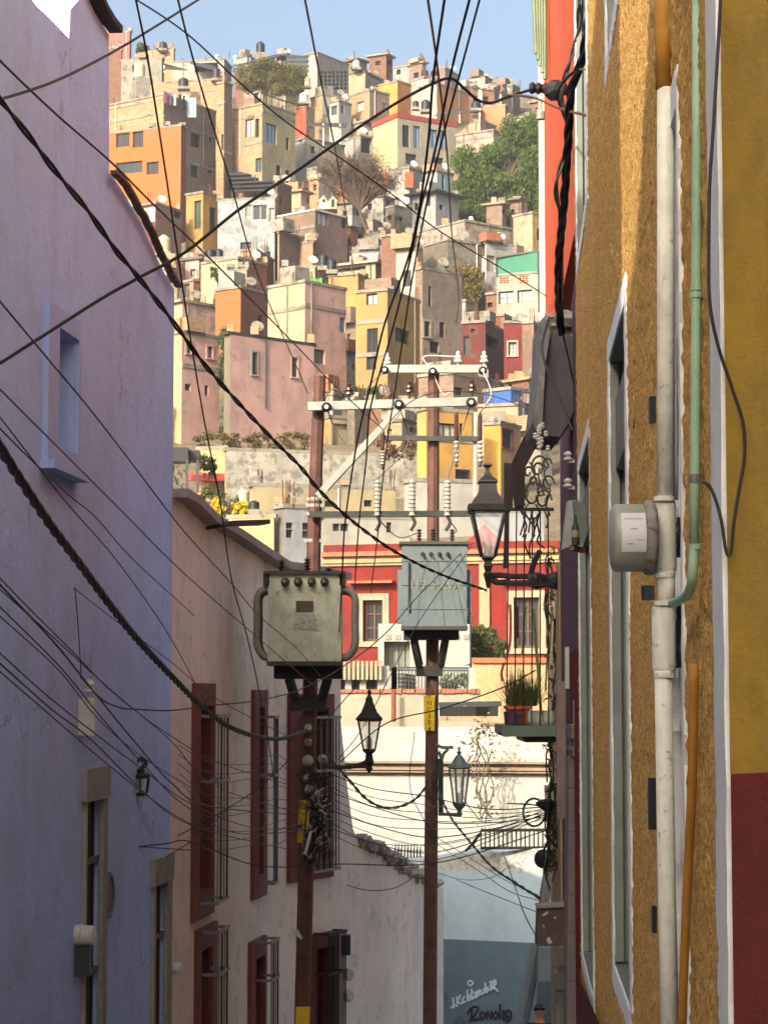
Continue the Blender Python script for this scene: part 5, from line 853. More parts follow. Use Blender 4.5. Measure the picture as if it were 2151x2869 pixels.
for i, (h, (x0, y0, x1, y1)) in enumerate(PW):
    q0, q1, z0, z1, d = h; o = ph('M', x0, y0, x1, y1)
    nn = pP.nrm((q0+q1)/2, 1)
    for a_, b_, c2, d2 in ((o[0], q0, o[2], o[3]), (q1, max(o[1], q1+.1), o[2], o[3]), (q0+.001, q1-.001, z1, o[3]), (q0+.001, q1-.001, o[2], z0)):
        if b_-a_ > .01 and d2-c2 > .01: obj('window_surround', rect_on(pP, a_, b_, c2, d2, .05, .07), RW, root)
    A_, B_ = pP.at(q0), pP.at(q1); dd = B_-A_; rz = math.atan2(dd.y, dd.x); c_ = (A_+B_)/2-nn*.17
    m = MB(); m.box((c_.x, c_.y, (z0+z1)/2), (dd.length, .05, z1-z0), rz); w_ = obj('shutter', m, RD, root)
    for t in (.33, .66): m = MB(); c3 = A_.lerp(B_, t)-nn*.14; m.box((c3.x, c3.y, (z0+z1)/2), (.04, .03, z1-z0-.1), rz); obj('shutter_rib', m, RW, w_)
    # projecting bar cage
    nb = 4 if i not in (2, 5) else 9; zt_, zb_2 = z1-.12 if i < 3 else z1+.2, z0-.1
    for k in range(nb): m = MB(); p = A_.lerp(B_, (k+.5)/nb)+nn*.22; m.box((p.x, p.y, (zt_+zb_2)/2), (.02, .02, zt_-zb_2)); obj('bar', m, IRON if (k % 2 or i == 5) else BARM, w_)
    for z in (zt_, (zt_*.65+zb_2*.35), zb_2):
        m = MB(); m.bar((*(A_+nn*.22), z), (*(B_+nn*.22), z), .03, .035); m.bar((*(A_+nn*.22), z), (*(A_+nn*.02), z), .03, .03); m.bar((*(B_+nn*.22), z), (*(B_+nn*.02), z), .03, .03); obj('cross_bar', m, BARM if i < 5 else IRON, w_)
# dark lamp arm on top of the pink wall
g = thing('wall_floodlight', 'flat dark floodlight on a bent arm over the pink wall', 'floodlight', PC('E', 480, 1300, 24)); m = MB(); m.tube([PC('E', 280, 1400, 24), PC('E', 280, 1335, 24), PC('E', 500, 1295, 24)], .02, 6); obj('arm', m, DFR, g); m = MB(); m.bar(PC('E', 490, 1292, 24), PC('E', 780, 1282, 24.2), .3, .05); obj('lamp_head', m, DFR, g)
# low garden wall capping stones (pink wall end) and spikes
g = thing('rubble_capping', 'rough dark rubble capping where the pink wall drops beside the blue wall', 'capping', P(1100, 2400, 32))
for i in range(110):
    t = i/109; x = 772+t*165; y = np.interp(x, [772, 820, 870, 915, 950], [1812, 1838, 1872, 1900, 1920]); q = pP.hit(*cv('S', x, y+3)); p = pP.at(q[0]); m = MB(); s_ = random.uniform(.04, .09); m.box((p.x+random.uniform(-.05, .1), p.y+random.uniform(0, .1), q[1]+random.uniform(-.05, .08)), (s_*1.3, s_*1.6, s_*.9), random.random()*3, M=Matrix.Rotation(random.random(), 3, 'X') @ Matrix.Rotation(random.random()*3, 3, 'Z')); obj('stone', m, plain('dark_rubble', (166, 154, 146), .95, var=.45, scale=10.), g)
for i in range(9): m = MB(); p = PC('N', 20+i*26, 600, 33.4+.1*i); m.tube([p, p+Vector((0, 0, .1)), p+Vector((.01, 0, .22))], [.012, .012, .002], 4); m.bar(p+Vector((-.05, 0, .1)), p+Vector((.05, 0, .1)), .012); obj('spike', m, IRON, g)
m = MB(); a_, b_ = PC('M', 1008, 1370, 29.9), PC('M', 1018, 1690, 29.9); m.bar(a_, b_, .09); tag(obj('wall_conduit', m, CONC), 'grey vertical conduit on the pink wall between the poles', 'conduit')
m = MB(); a_, b_ = PC('M', 1018, 1672, 29.8), PC('M', 1090, 1790, 29.8); m.span((a_.x, 29.7, a_.z), (b_.x, 29.9, b_.z)); tag(obj('meter_box', m, plain('dark_green_box', (44, 58, 60), .6)), 'small dark green box on the pink wall between the poles', 'box')
for y, lb in ((1905, 'upper round cream meter on the pink wall near the barred window'), (2035, 'lower round cream meter on the pink wall near the barred window')):
    g = thing('electric_meter', lb, 'electric meter', PC('M', 1055, y, 29.9)); m = MB(); p = PC('M', 1030, y, 29.95); m.lathe(p, [(.095, 0), (.095, .05), (.085, .055), (.085, .16), (.07, .18)], 18, axis=Vector((.75, -.6, 0)).normalized()); obj('meter_cover', m, plain('cream_meter', (180, 178, 150), .4), g)
meter(pP, 'K', 778, 1960, .06, 0, 'small white meter at the start of the pink wall', MW, n, .08)
# ================================================================ RIGHT SIDE
RX0, RK = .4, .061
def rp(Y): return (RX0+RK*Y, Y)
SL = math.hypot(RK, 1)
pR = Path([rp(4.2), rp(14.4)])
def rs(Y): return (Y-4.2)*SL
def rn(): return Vector((-1, RK)).normalized()
NR = rn(); NR3 = Vector((NR.x, NR.y, 0))
def yr(u):  # depth at which pixel column u meets the facade
    d = ray(u, 1950); k = d.x/d.y; return RX0/(k-RK)
EZ = 1.6
# openings: (Y near, Y far, z low, z high)
OPN = [(5.3, 5.9, -1.2+EZ, 1.44+EZ), (7.98, 9.33, -1.12+EZ, 1.43+EZ), (12.0, 14.1, -1.62+EZ, 1.43+EZ), (7.98, 9.33, 2.75+EZ, 5.4+EZ), (12.0, 14.1, 2.82+EZ, 5.4+EZ), (5.3, 5.9, 2.75+EZ, 5.4+EZ)]
def vnoise(x, y, seed):
    r_ = np.random.RandomState(seed); T = r_.rand(256, 256); xi = np.floor(x).astype(int); yi = np.floor(y).astype(int); fx = x-xi; fy = y-yi; fx = fx*fx*(3-2*fx); fy = fy*fy*(3-2*fy)
    g = lambda a, b: T[a % 256, b % 256]
    return (g(xi, yi)*(1-fx)+g(xi+1, yi)*fx)*(1-fy)+(g(xi, yi+1)*(1-fx)+g(xi+1, yi+1)*fx)*fy
def stucco_mat():
    m, N, L, B = new_mat('mustard_stucco'); pos = N.new('ShaderNodeNewGeometry').outputs['Position']
    v = N.new('ShaderNodeTexVoronoi'); v.inputs['Scale'].default_value = 60; L.new(mapping(N, L, pos, (1, .45, 1)), v.inputs['Vector'])
    n1 = noise(N, L, pos, 60, 5, .65); n2 = noise(N, L, pos, 1.1, 5, .6)
    c = mixc(N, L, ramp(N, L, n1, .44, .60), lin((216, 172, 100)), lin((184, 142, 80)))
    c = mixc(N, L, ramp(N, L, n2, .4, .7, 0, .35), c, lin((176, 126, 64)))
    c = mixc(N, L, ramp(N, L, noise(N, L, pos, 120, 2, .5), .56, .66, 0, .45), c, lin((110, 72, 34)))
    L.new(c, B.inputs['Base Color']); B.inputs['Roughness'].default_value = .92; B.inputs['Specular IOR Level'].default_value = .2
    b = N.new('ShaderNodeBump'); b.inputs['Strength'].default_value = .9; b.inputs['Distance'].default_value = .012; L.new(noise(N, L, pos, 55, 4, .7), b.inputs['Height']); L.new(b.outputs[0], B.inputs['Normal']); return m
STU = stucco_mat()
root = thing('mustard_house', 'mustard house with rough flaked stucco and white edged openings on the right', 'house', (RX0+RK*9+.3, 9, -2))
# relief mesh of the stucco
Ys = [4.2]
while Ys[-1] < 14.4: Ys.append(Ys[-1]+.016*max(.8, Ys[-1]/6))
for h in OPN: Ys += [h[0], h[1]]
Zs = list(np.arange(-2.6, 6.6, .017)); Zs += [z for h in OPN for z in h[2:4]]
Ys = np.unique(np.round([y for y in Ys if y <= 14.4]+[14.4], 4)); Zs = np.unique(np.round(Zs, 4))
YY, ZZ = np.meshgrid(Ys, Zs, indexing='ij')
dsp = .012*vnoise(YY*34, ZZ*46, 1)+.008*vnoise(YY*80, ZZ*95, 2)+.012*vnoise(YY*1.3, ZZ*1.1, 3)-.014
XX = RX0+RK*YY; V_ = np.stack([XX+NR.x*dsp, YY+NR.y*dsp, ZZ], -1).reshape(-1, 3)
ny, nz = len(Ys), len(Zs); ym = (Ys[:-1]+Ys[1:])/2; zm_ = (Zs[:-1]+Zs[1:])/2; keep = np.ones((ny-1, nz-1), bool)
for i_, h in enumerate(OPN):
    tw_ = (.06 if i_ in (0, 5) else .16)-.03; keep &= ~(((ym > h[0]-tw_) & (ym < h[1]+tw_))[:, None] & ((zm_ > h[2]-.08) & (zm_ < h[3]+.08))[None, :])
keep &= (ym > 4.4)[:, None]
I, J = np.nonzero(keep); a = I*nz+J; fa = np.stack([a, a+1, a+nz+1, a+nz], -1)
me = bpy.data.meshes.new('wall'); O_ = ORG[root.name]; me.vertices.add(len(V_)); me.vertices.foreach_set('co', (V_-np.array(O_)).ravel().astype(np.float32)); me.loops.add(fa.size); me.loops.foreach_set('vertex_index', fa.ravel().astype(np.int32)); me.polygons.add(len(fa)); me.polygons.foreach_set('loop_start', np.arange(0, fa.size, 4, dtype=np.int32)); me.polygons.foreach_set('loop_total', np.full(len(fa), 4, np.int32)); me.update(calc_edges=True); me.validate(); me.materials.append(STU)
wo = bpy.data.objects.new('wall', me); COL.objects.link(wo); wo.parent = root; ORG[wo.name] = O_
# body behind
m = MB(); A_, B_ = Vector(rp(4.2)), Vector(rp(14.4)); zt_ = 12.
m.face([(A_.x, A_.y, zt_), (B_.x, B_.y, zt_), (B_.x+6, B_.y, zt_), (A_.x+6, A_.y, zt_)]); m.face([(B_.x, B_.y, -3), (B_.x+6, B_.y, -3), (B_.x+6, B_.y, zt_), (B_.x, B_.y, zt_)]); m.face([(A_.x+6, A_.y, -3), (A_.x+6, A_.y, zt_), (B_.x+6, B_.y, zt_), (B_.x+6, B_.y, -3)]); m.face([(A_.x, A_.y, -3), (B_.x, B_.y, -3), (B_.x, B_.y, -2.55), (A_.x, A_.y, -2.55)]); us = MB(); us.face([(A_.x, A_.y, 6.58), (B_.x, B_.y, 6.58), (B_.x, B_.y, zt_), (A_.x, A_.y, zt_)]); obj('added_bounce_storey', us, plaster('bounce_storey_cream', (232, 226, 212), .5, .1), root); obj('body', m, STU, root)  # cream storey above the frame is added to bounce sunlight into the alley
WTR = plaster('white_trim_paint', (232, 232, 236), 3., .12, None, 0, .5, 1.2); GRYR = plain('grey_reveal', (104, 110, 102), .6, var=.25, scale=3.); DGR = plain('dark_shutter', (52, 50, 50), .6)
def rag(y0, y1, z0, z1, off, nm, mt, n=60, jit=.008, vert=True, seed=0):
    """painted band with an uneven hand-cut edge"""
    rg_ = random.Random(seed+int(y0*100)); m = MB(); pr = None; off = .006
    for i in range(n+1):
        t = i/n
        if vert: z = z0+(z1-z0)*t; ya = y0+rg_.uniform(-jit, jit); yb = y1+rg_.uniform(-jit, jit); q = [Vector((*rp(ya), z)), Vector((*rp(yb), z))]
        else: y = y0+(y1-y0)*t; q = [Vector((*rp(y), z0+rg_.uniform(-jit, jit))), Vector((*rp(y), z1+rg_.uniform(-jit, jit)))]
        o_ = off+rg_.uniform(-.0012, .0012); q = [q[0]-NR3*.03, q[0]+NR3*o_, q[1]+NR3*o_, q[1]-NR3*.03]
        if pr:
            for k in range(3): m.face([pr[k], q[k], q[k+1], pr[k+1]])
        else: m.face(q)
        pr = q
    m.face(pr[::-1]); return obj(nm, m, mt, root)
for i, (ya, yb, za, zb) in enumerate(OPN):
    tw = .06 if i in (0, 5) else .16
    rag(ya-tw, ya, za-.1, zb+.1, .018, 'opening_trim', WTR, 40, .016, True, i); rag(yb, yb+tw, za-.1, zb+.1, .018, 'opening_trim', WTR, 40, .016, True, i+9)
    rag(ya, yb, zb+.006, zb+.1, .018, 'opening_trim', WTR, 4, .0005, False, i+20); rag(ya, yb, za-.1, za-.006, .03, 'opening_trim', WTR, 30, .006, False, i+30)
    D = .16; far, near = Vector((*rp(yb), 0)), Vector((*rp(ya), 0)); rv = MB(); J_ = -NR3*D
    for p_, nm in ((far, 'far'), (near, 'near')): rv.face([p_+Vector((0, 0, za)), p_+J_+Vector((0, 0, za)), p_+J_+Vector((0, 0, zb)), p_+Vector((0, 0, zb))])
    rv.face([near+Vector((0, 0, zb)), far+Vector((0, 0, zb)), far+J_+Vector((0, 0, zb)), near+J_+Vector((0, 0, zb))]); rv.face([near+Vector((0, 0, za)), far+Vector((0, 0, za)), far+J_+Vector((0, 0, za)), near+J_+Vector((0, 0, za))])
    obj('reveal', rv, WTR if i in (0, 5) else GRYR, root)
    m = MB(); m.bar(near+J_*.95+Vector((0, 0, (za+zb)/2)), far+J_*.95+Vector((0, 0, (za+zb)/2)), .03, zb-za); w_ = obj('shutter', m, DGR, root)
    if i not in (0, 5):
        for t, wd in ((.13, .035), (.45, .03)):
            m = MB(); p_ = far+J_*t*.9-Vector((0, .012, 0)); m.box(p_+Vector((0, 0, (za+zb)/2)), (wd, .02, zb-za-.02)); obj('jamb_board', m, plain('pale_jamb', (132, 138, 130), .6, var=.2), w_)
        m = MB(); p_ = near+J_*.3; m.bar(near+J_*.25+Vector((0, .1, zb-.32)), far+J_*.25+Vector((0, -.02, zb-.32)), .04, .3); obj('head_board', m, GRYR, w_)
rag(4.202, 4.43, -2.5, 6.5, .02, 'corner_band', WTR, 110, .006, True, 77)
# facing return wall with oxblood dado
pF = Path([(rp(4.2)[0]+.001, 4.19), (2.6, 4.27)]); zd = pF.hit(2090, 2168)[1]
OCH = plaster('ochre_paint', (148, 116, 34), 1.6, .25, (166, 138, 70), .0, .5, 2.); OXB = plaster('oxblood_dado', (100, 36, 32), 1.6, .22, None, 0, .6, 2.)
m = MB(); wall_mesh(m, pF, zd, 12.); m.face([(2.6, 4.27, -3), (2.6, 4.27, 12), (2.6, 7, 12), (2.6, 7, -3)]); obj('return_wall', m, OCH, root); m = MB(); 
rg_ = random.Random(2); pts = [pF.at(pF.s[-1]*i/40) for i in range(41)]
for i in range(40): a_, b_ = pts[i], pts[i+1]; o_ = Vector((0, -.004)); za_, zb_2 = zd+.004*math.sin(i*1.3)+.003*math.sin(i*4.1), zd+.004*math.sin((i+1)*1.3)+.003*math.sin((i+1)*4.1); m.face([(a_.x, a_.y-.004, -2.6), (b_.x, b_.y-.004, -2.6), (b_.x, b_.y-.004, zb_2), (a_.x, a_.y-.004, za_)])
obj('dado', m, OXB, root); rag_z = -1.5
m = MB(); n_ = 60
for i in range(n_):
    y0, y1 = 5.9+8.5*i/n_, 5.9+8.5*(i+1)/n_; g_ = lambda y: EZ-1.5-.066*(y-10); m.face([Vector((*rp(y0), -2.6))+NR3*.028, Vector((*rp(y0), g_(y0)))+NR3*.028, Vector((*rp(y1), g_(y1)))+NR3*.028, Vector((*rp(y1), -2.6))+NR3*.028])
obj('dado', m, OXB, root)
# pipes along the facade
def rtube(pts, r, nm, label, mt, n=12, cate='pipe', root_=None):
    m = MB(); m.tube(cat(pts, 6), r, n); o = obj(nm, m, mt, root_, True)
    if not root_: tag(o, label, cate)
    return o
WP = plaster('white_flaked_enamel', (232, 230, 218), 5., .2, (140, 142, 134), .05, .5, 1.); CRM = plain('cream_conduit', (206, 170, 96), .6, var=.2); MINT = plain('mint_pipe_paint', (150, 184, 158), .5, var=.18, scale=9.)
g = thing('meter_riser', 'fat white riser pipe carrying a grey electric meter', 'pipe', P(1864, 2869, 5.5))
YM = 5.5
m = MB(); m.tube([P(1864, 248, YM), P(1864, 900, YM), P(1865, 1400, YM)], .0225, 16); obj('pipe', m, WP, g, True)
m = MB(); m.tube([P(1857, 0-60, YM), P(1858, 250, YM)], .021, 16); obj('upper_pipe', m, plain('ochre_pipe_paint', (176, 124, 50), .7, var=.25, scale=20.), g, True)
m = MB(); m.tube([P(1864, 1600, YM), P(1866, 1700, YM)], .0225, 16); m.tube([P(1857, 1880, YM), P(1867, 2500, YM), P(1878, 3000, YM)], .0225, 16); obj('pipe', m, WP, g, True)
def drum(u0, v0, u1, v1, Y, nm, mt, thick=.06, par=None, ax=None):
    c = P((u0+u1)/2, (v0+v1)/2, Y); r_ = (P(0, v0, Y).z-P(0, v1, Y).z)/2; w_ = P(u1, 1400, Y).x-P(u0, 1400, Y).x; m = MB(); m.lathe(c-Vector((w_/2, 0, 0)), [(r_*.93, 0), (r_, .008), (r_, w_-.008), (r_*.93, w_)], 28, axis=(1, 0, 0)); return obj(nm, m, mt, par, True)
# socket box: rounded body around the riser
def socket(v0, v1, u0, u1, nm):
    m = MB(); c = P((u0+u1)/2, 1400, YM); w_ = P(u1, 1400, YM).x-P(u0, 1400, YM).x; z0, z1 = P(0, v1, YM).z, P(0, v0, YM).z; h_ = z1-z0
    m.lathe((c.x, YM+.01, z0), [(w_*.3, 0), (w_*.46, h_*.06), (w_*.5, h_*.12), (w_*.5, h_*.88), (w_*.46, h_*.94), (w_*.3, h_)], 18); return obj(nm, m, WP, g, True)
socket(1390, 1612, 1830, 1894, 'meter_socket'); socket(1688, 1892, 1822, 1890, 'junction_body')
for v in (1398, 1612, 1690, 1892): m = MB(); c = P(1860, v, YM); m.lathe((c.x, c.y, c.z-.006), [(.027, 0), (.027, .012)], 16); obj('collar', m, WP, g)
GM = plain('meter_grey', (150, 152, 142), .35, var=.15, scale=4.)
mt_ = thing('electric_meter', 'large grey electric meter with a white paper sticker', 'electric meter', P(1770, 1600, YM))
drum(1713, 1412, 1806, 1602, YM, 'meter_cover', GM, par=mt_); drum(1800, 1402, 1832, 1612, YM, 'lock_ring', plaster('rusty_ring', (150, 148, 140), 9., .3, (112, 72, 44), .12), par=mt_)
m = MB(); c0_ = P(1764, 1508, YM); R_ = .0985*.86; 
st = []
for (u, v) in ((1730, 1443), (1798, 1443), (1798, 1552), (1730, 1552)): st.append((P(u, v, YM).x, P(u, v, YM).z))
zc = P(0, 1507, YM).z; Rr = (P(0, 1412, YM).z-P(0, 1602, YM).z)/2+.0012
def on_drum(x, z): return (x, YM-math.sqrt(max(Rr**2-(z-zc)**2, 0)), z)
nn_ = 10; xs0, xs1 = st[0][0], st[1][0]; zs0, zs1 = st[3][1], st[0][1]
for i in range(nn_): z0, z1 = zs0+(zs1-zs0)*i/nn_, zs0+(zs1-zs0)*(i+1)/nn_; m.face([on_drum(xs0, z0), on_drum(xs1, z0), on_drum(xs1, z1), on_drum(xs0, z1)])
obj('paper_sticker', m, plain('sticker_paper', (206, 206, 212), .5, var=.06), mt_)
Rr += .0008
for k_, (x0, x1, z) in enumerate(((.12, .9, .84), (.35, .65, .58), (.2, .5, .2), (.6, .95, .3))): m = MB(); za_ = zs0+(zs1-zs0)*z; m.face([on_drum(xs0+(xs1-xs0)*x0, za_-.0008), on_drum(xs0+(xs1-xs0)*x1, za_-.0008), on_drum(xs0+(xs1-xs0)*x1, za_+.0008), on_drum(xs0+(xs1-xs0)*x0, za_+.0008)]); obj('print_line', m, plain('print_grey', (110, 110, 116), .8), mt_)
hbox('U', 1804, 1640, 1830, 1680, 5.5, .1, 'valve_box', plain('dark_green_box', (44, 58, 60), .6), 'small green painted box just below the grey meter', 'box', .05)
g = thing('mint_conduit', 'mint green conduit ending in an elbow under the meter socket', 'pipe', P(1950, 1700, 4.65)); YG = 4.65
m = MB(); m.tube([P(1952, -60, YG), P(1951, 400, YG), P(1949, 800, YG), P(1946, 1300, YG), P(1943, 1540, YG)], .0108, 12); m.tube(cat([P(1943, 1530, YG), P(1938, 1620, YG), P(1925, 1665, YG+.1), P(1905, 1680, YG+.25), P(1882, 1692, YG+.45)], 6), .0108, 12); obj('pipe', m, MINT, g, True)
for v in (835, 815, 1540, 1345, 1352): c = P(1946 if v > 1000 else 1950, v, YG); m = MB(); m.lathe((c.x, c.y, c.z), [(.0135, 0), (.0135, .012)], 12); obj('coupling', m, MINT if v not in (1345, 1352) else BARM, g)
rtube([P(1943, 1860, 4.74), P(1937, 2200, 4.84), P(1923, 2500, 4.97), P(1908, 2900, 5.12)], .0105, 'ochre_conduit', 'ochre painted conduit slanting down beside the white riser', plain('ochre_pipe_paint', (176, 124, 50), .7))
rtube([P(1895, 250, 5.62), P(1893, 900, 5.62), P(1890, 1400, 5.62)], .008, 'thin_pipe', 'thin white pipe close behind the white riser', WTR)
g = thing('cable_gap', 'black tangled cables behind the meter socket', 'cables', P(1905, 1650, 5.65))
for k_, (v0, v1) in enumerate(((1450, 1560), (1690, 1870))):
    for j in range(5): m = MB(); m.tube(cat([P(1900+random.uniform(-6, 10), v0+(v1-v0)*i/5, 5.6+random.uniform(-.01, .01)) for i in range(6)], 4), .004, 5); obj('cable', m, BLK, g)
for v0, v1, u0, u1, lb in ((1110, 1182, 1820, 1837, 'small black shutter stop on the stucco beside the riser top'), (2180, 2325, 1818, 1838, 'long black shutter stop beside the lower riser'), (2540, 2615, 1828, 1840, 'lowest black shutter stop beside the riser')): hbox('U', u0, v0, u1, v1, 5.9, 0, 'shutter_stop', BLK, lb, 'shutter stop', .04)
# ------------------------------------------------ purple and orange house beyond
pV = Path([rp(14.42), rp(23.5)]); root = thing('purple_house', 'purple house with beige corner strip beyond the mustard house', 'house', (rp(19)[0]+.4, 19, -4.5))
PUR = plaster('purple_paint', (92, 66, 82), 1., .2, (120, 100, 100), .02); ORA = plaster('orange_paint', (186, 76, 38), 1.4, .14, (226, 180, 150), .0, .4, 1.5); zo = EZ+(1950-860)/F*16
m = MB(); wall_mesh(m, Path([(rp(14.42)[0]-.02, 14.42), (rp(23.5)[0]-.02, 23.5)]), -5, zo, side=-1 if False else 1)
# facade faces -x: build directly
def rface(y0, y1, z0, z1, off, mt, nm, root, th=.5):
    m = MB(); a_, b_ = Vector((*rp(y0), 0))+NR3*off, Vector((*rp(y1), 0))+NR3*off; m.bar(a_+Vector((0, 0, (z0+z1)/2))-NR3*(-0)+NR3*(-th/2), b_+Vector((0, 0, (z0+z1)/2))-NR3*(th/2), th, z1-z0); return obj(nm, m, mt, root)
rface(14.5, 20.4, -5, zo, .0, PUR, 'wall', root, 3.); rface(20.42, 27., -5, zo-1.6, .02, plaster('beige_strip', (176, 146, 112), 1.5, .25), 'corner_strip', root, 3.)
rface(14.5, 16.0, -5, 1.9, .03, OXB, 'base', root, .1)
zq = [P(0, v, 15.).z for v in (645, 900)]
m = MB()
a_, b_ = P(1523, 400, 22.), P(1618, 400, 14.6); zo2, zo3 = P(0, 850, 18).z, 8.8
m.add([(a_.x, 22., zo2), (b_.x, 14.6, zo2), (b_.x, 14.6, zo3), (a_.x, 22., zo3), (a_.x+5, 22., zo2), (b_.x+5, 14.6, zo2), (b_.x+5, 14.6, zo3), (a_.x+5, 22., zo3)], [(0, 1, 2, 3), (4, 7, 6, 5), (0, 3, 7, 4), (1, 5, 6, 2), (3, 2, 6, 7), (0, 4, 5, 1)])
ub = MB(); ub.add([(a_.x, 22., zo3+.003), (b_.x, 14.6, zo3+.003), (b_.x, 14.6, 12.5), (a_.x, 22., 12.5), (a_.x+5, 22., zo3+.003), (b_.x+5, 14.6, zo3+.003), (b_.x+5, 14.6, 12.5), (a_.x+5, 22., 12.5)], [(0, 1, 2, 3), (4, 7, 6, 5), (0, 3, 7, 4), (1, 5, 6, 2), (3, 2, 6, 7)])
g2 = thing('orange_house', 'sunlit orange facade above the purple house', 'house', (a_.x+1, 18, zo2)); obj('wall', m, ORA, g2); obj('added_bounce_storey', ub, plaster('bounce_storey_cream', (232, 226, 212), .5, .1), g2)  # unseen cream storey added over the orange wall as a light bouncer
m = MB(); m.bar((a_.x-.02, 21.95, zo2), (a_.x-.02, 21.95, zo3), .07); obj('pale_edge', m, plain('cream_edge', (236, 214, 180), .8), g2)
g = thing('green_eave', 'green fluted eave gutter at the top beside the orange facade', 'gutter', P(1510, 150, 20))
for i in range(5): m = MB(); m.tube([P(1494+8*i, -40, 20), P(1502+6*i, 150+18*i, 20)], .022, 8); obj('flute', m, plain('sage_metal', (92, 108, 80), .5), g)
# slabby grey purple eave block
g = thing('eave_block', 'grey purple concrete eave block with rubble on top over the balcony', 'eave', P(1560, 1200, 16.5)); CB = plaster('bruise_grey_concrete', (98, 90, 100), 1.6, .3, (140, 134, 130), .04)
def prism(c, pts, Y, d, mt, nm, par): m = MB(); f_ = [PC(c, x, y, Y) for x, y in pts]; k = len(f_); b_ = [p+Vector((0, d, 0)) for p in f_]; m.add(f_+b_, [tuple(range(k))[::-1], tuple(range(k, 2*k))]+[(i, (i+1) % k, k+(i+1) % k, k+i) for i in range(k)]); return obj(nm, m, mt, par)
prism('R', [(385, 690), (550, 690), (556, 1160), (500, 1300), (452, 1382), (330, 1372), (355, 900)], 15.5, .9, CB, 'block', g); prism('R', [(322, 600), (345, 575), (383, 692), (352, 900), (327, 1370), (285, 1330), (268, 1285), (298, 1040), (318, 800)], 15.45, .9, plaster('pale_chipped_concrete', (136, 132, 134), 2.2, .35, (176, 172, 166), .08), 'chipped_side', g)
prism('R', [(338, 580), (420, 560), (550, 600), (552, 686), (385, 686)], 15.6, .8, plaster('crumbling_concrete', (128, 124, 118), 6., .4, (84, 80, 76), .14), 'crumbling_top', g)
for i in range(34): m = MB(); c_ = PC('R', 345+random.random()*200, 690-random.random()*120, 15.55+random.random()*.5); s_ = random.uniform(.03, .08); m.box(c_, (s_, s_, s_*.8), M=Matrix.Rotation(random.random()*3, 3, 'X')); obj('rubble', m, STN, g)
g = thing('balcony_awning', 'dark sloping awning over the orchid balcony', 'awning', P(1450, 1300, 19)); DM = plain('dark_maroon_wood', (40, 24, 28), .7, var=.3)
prism('R', [(272, 1245), (285, 1330), (292, 1450), (216, 1590), (213, 1845), (160, 1852), (132, 1640), (135, 1540)], 18.5, .3, DM, 'valance', g)
prism('R', [(78, 1555), (130, 1562), (134, 1850), (108, 1900), (100, 2260), (72, 2260), (84, 1900), (78, 1840)], 20, .12, DM, 'post', g)
YQ = 20.5
g = thing('scrollwork', 'wrought iron scrolls hanging under the awning', 'scrollwork', P(1500, 1380, YQ))
for cx, cy, r_ in ((1162, 1010, 30), (1160, 1015, 18), (1150, 1070, 34), (1168, 1062, 16), (1180, 1002, 14), (1140, 1020, 14), (1172, 1080, 26), (1150, 1040, 12), (1182, 1045, 20)):
    m = MB(); m.tube(cat([PC('S', cx+r_*.72*(1-.0*i)*math.cos(i*.7)*(.3+.7*i/9), cy+r_*math.sin(i*.7)*(.3+.7*i/9), YQ) for i in range(10)], 4), .011, 5); obj('scroll', m, IRON, g)
for i in range(22): m = MB(); x, y = random.uniform(1120, 1190), random.uniform(960, 1160); m.tube(cat([PC('S', x, y, YQ+.1), PC('S', x+random.uniform(-12, 12), y+random.uniform(10, 30), YQ+.1), PC('S', x+random.uniform(-16, 16), y+random.uniform(25, 60), YQ+.1)], 4), .008, 4); obj('stem', m, IRON if i % 3 else DFR, g)
g = thing('porcelain_knobs', 'cluster of white porcelain knobs under the eave block', 'insulators', PC('S', 1170, 950, 15.4))
for i in range(12): m = MB(); m.lathe(PC('S', 1165+random.uniform(-10, 22), 975-i*4.5, 15.3), [(.01, 0), (.02, .012), (.012, .022), (.018, .034), (.006, .045)], 8); obj('knob', m, WHT, g)
for y, lb in ((988, 'upper white porcelain insulator on the purple wall'), (1046, 'lower white porcelain insulator on the purple wall')): m = MB(); c_ = PC('S', 1226, y+8, 15.2); m.lathe(c_, [(.02, 0), (.035, .01), (.035, .02), (.015, .03), (.03, .045), (.03, .055), (.012, .07)], 12); m.bar(c_, c_+Vector((.12, 0, 0)), .02); tag(obj('wall_insulator', m, WHT), lb, 'insulator')
g = thing('wall_floodlight', 'slanted grey floodlight with a dark bottle shaped fitting on the purple wall', 'floodlight', PC('O', 540, 840, 12.5))
prism('O', [(505, 535), (560, 530), (545, 640), (528, 840), (470, 860), (480, 740)], 12.8, .12, plain('pale_grey_shell', (150, 152, 152), .5), 'lamp_body', g); prism('O', [(545, 535), (585, 540), (625, 560), (630, 740), (590, 830), (560, 700)], 12.7, .1, GRYR, 'side_plate', g)
m = MB(); c_ = PC('O', 556, 835, 12.5); m.lathe(c_, [(.022, 0), (.022, .09), (.018, .11), (.008, .14), (.008, .17)], 10); obj('bottle_fitting', m, DFR, g); m = MB(); m.lathe(c_+Vector((0, 0, .045)), [(.0228, 0), (.0228, .04)], 10); obj('label_band', m, CREAM, g); m = MB(); m.bar(PC('O', 530, 850, 12.5), PC('O', 610, 870, 12.6), .03); obj('bracket', m, RUST, g)
hbox('O', 490, 1520, 515, 1800, 15.5, 0, 'cable_box', WHT, 'narrow white plate with cables on the purple wall', 'plate', .1); hbox('O', 548, 1880, 594, 2060, 14.6, 0, 'cable_box', plain('lilac_box', (190, 186, 204), .5), 'rounded lilac plastic box above the stone moulding', 'box', .1)
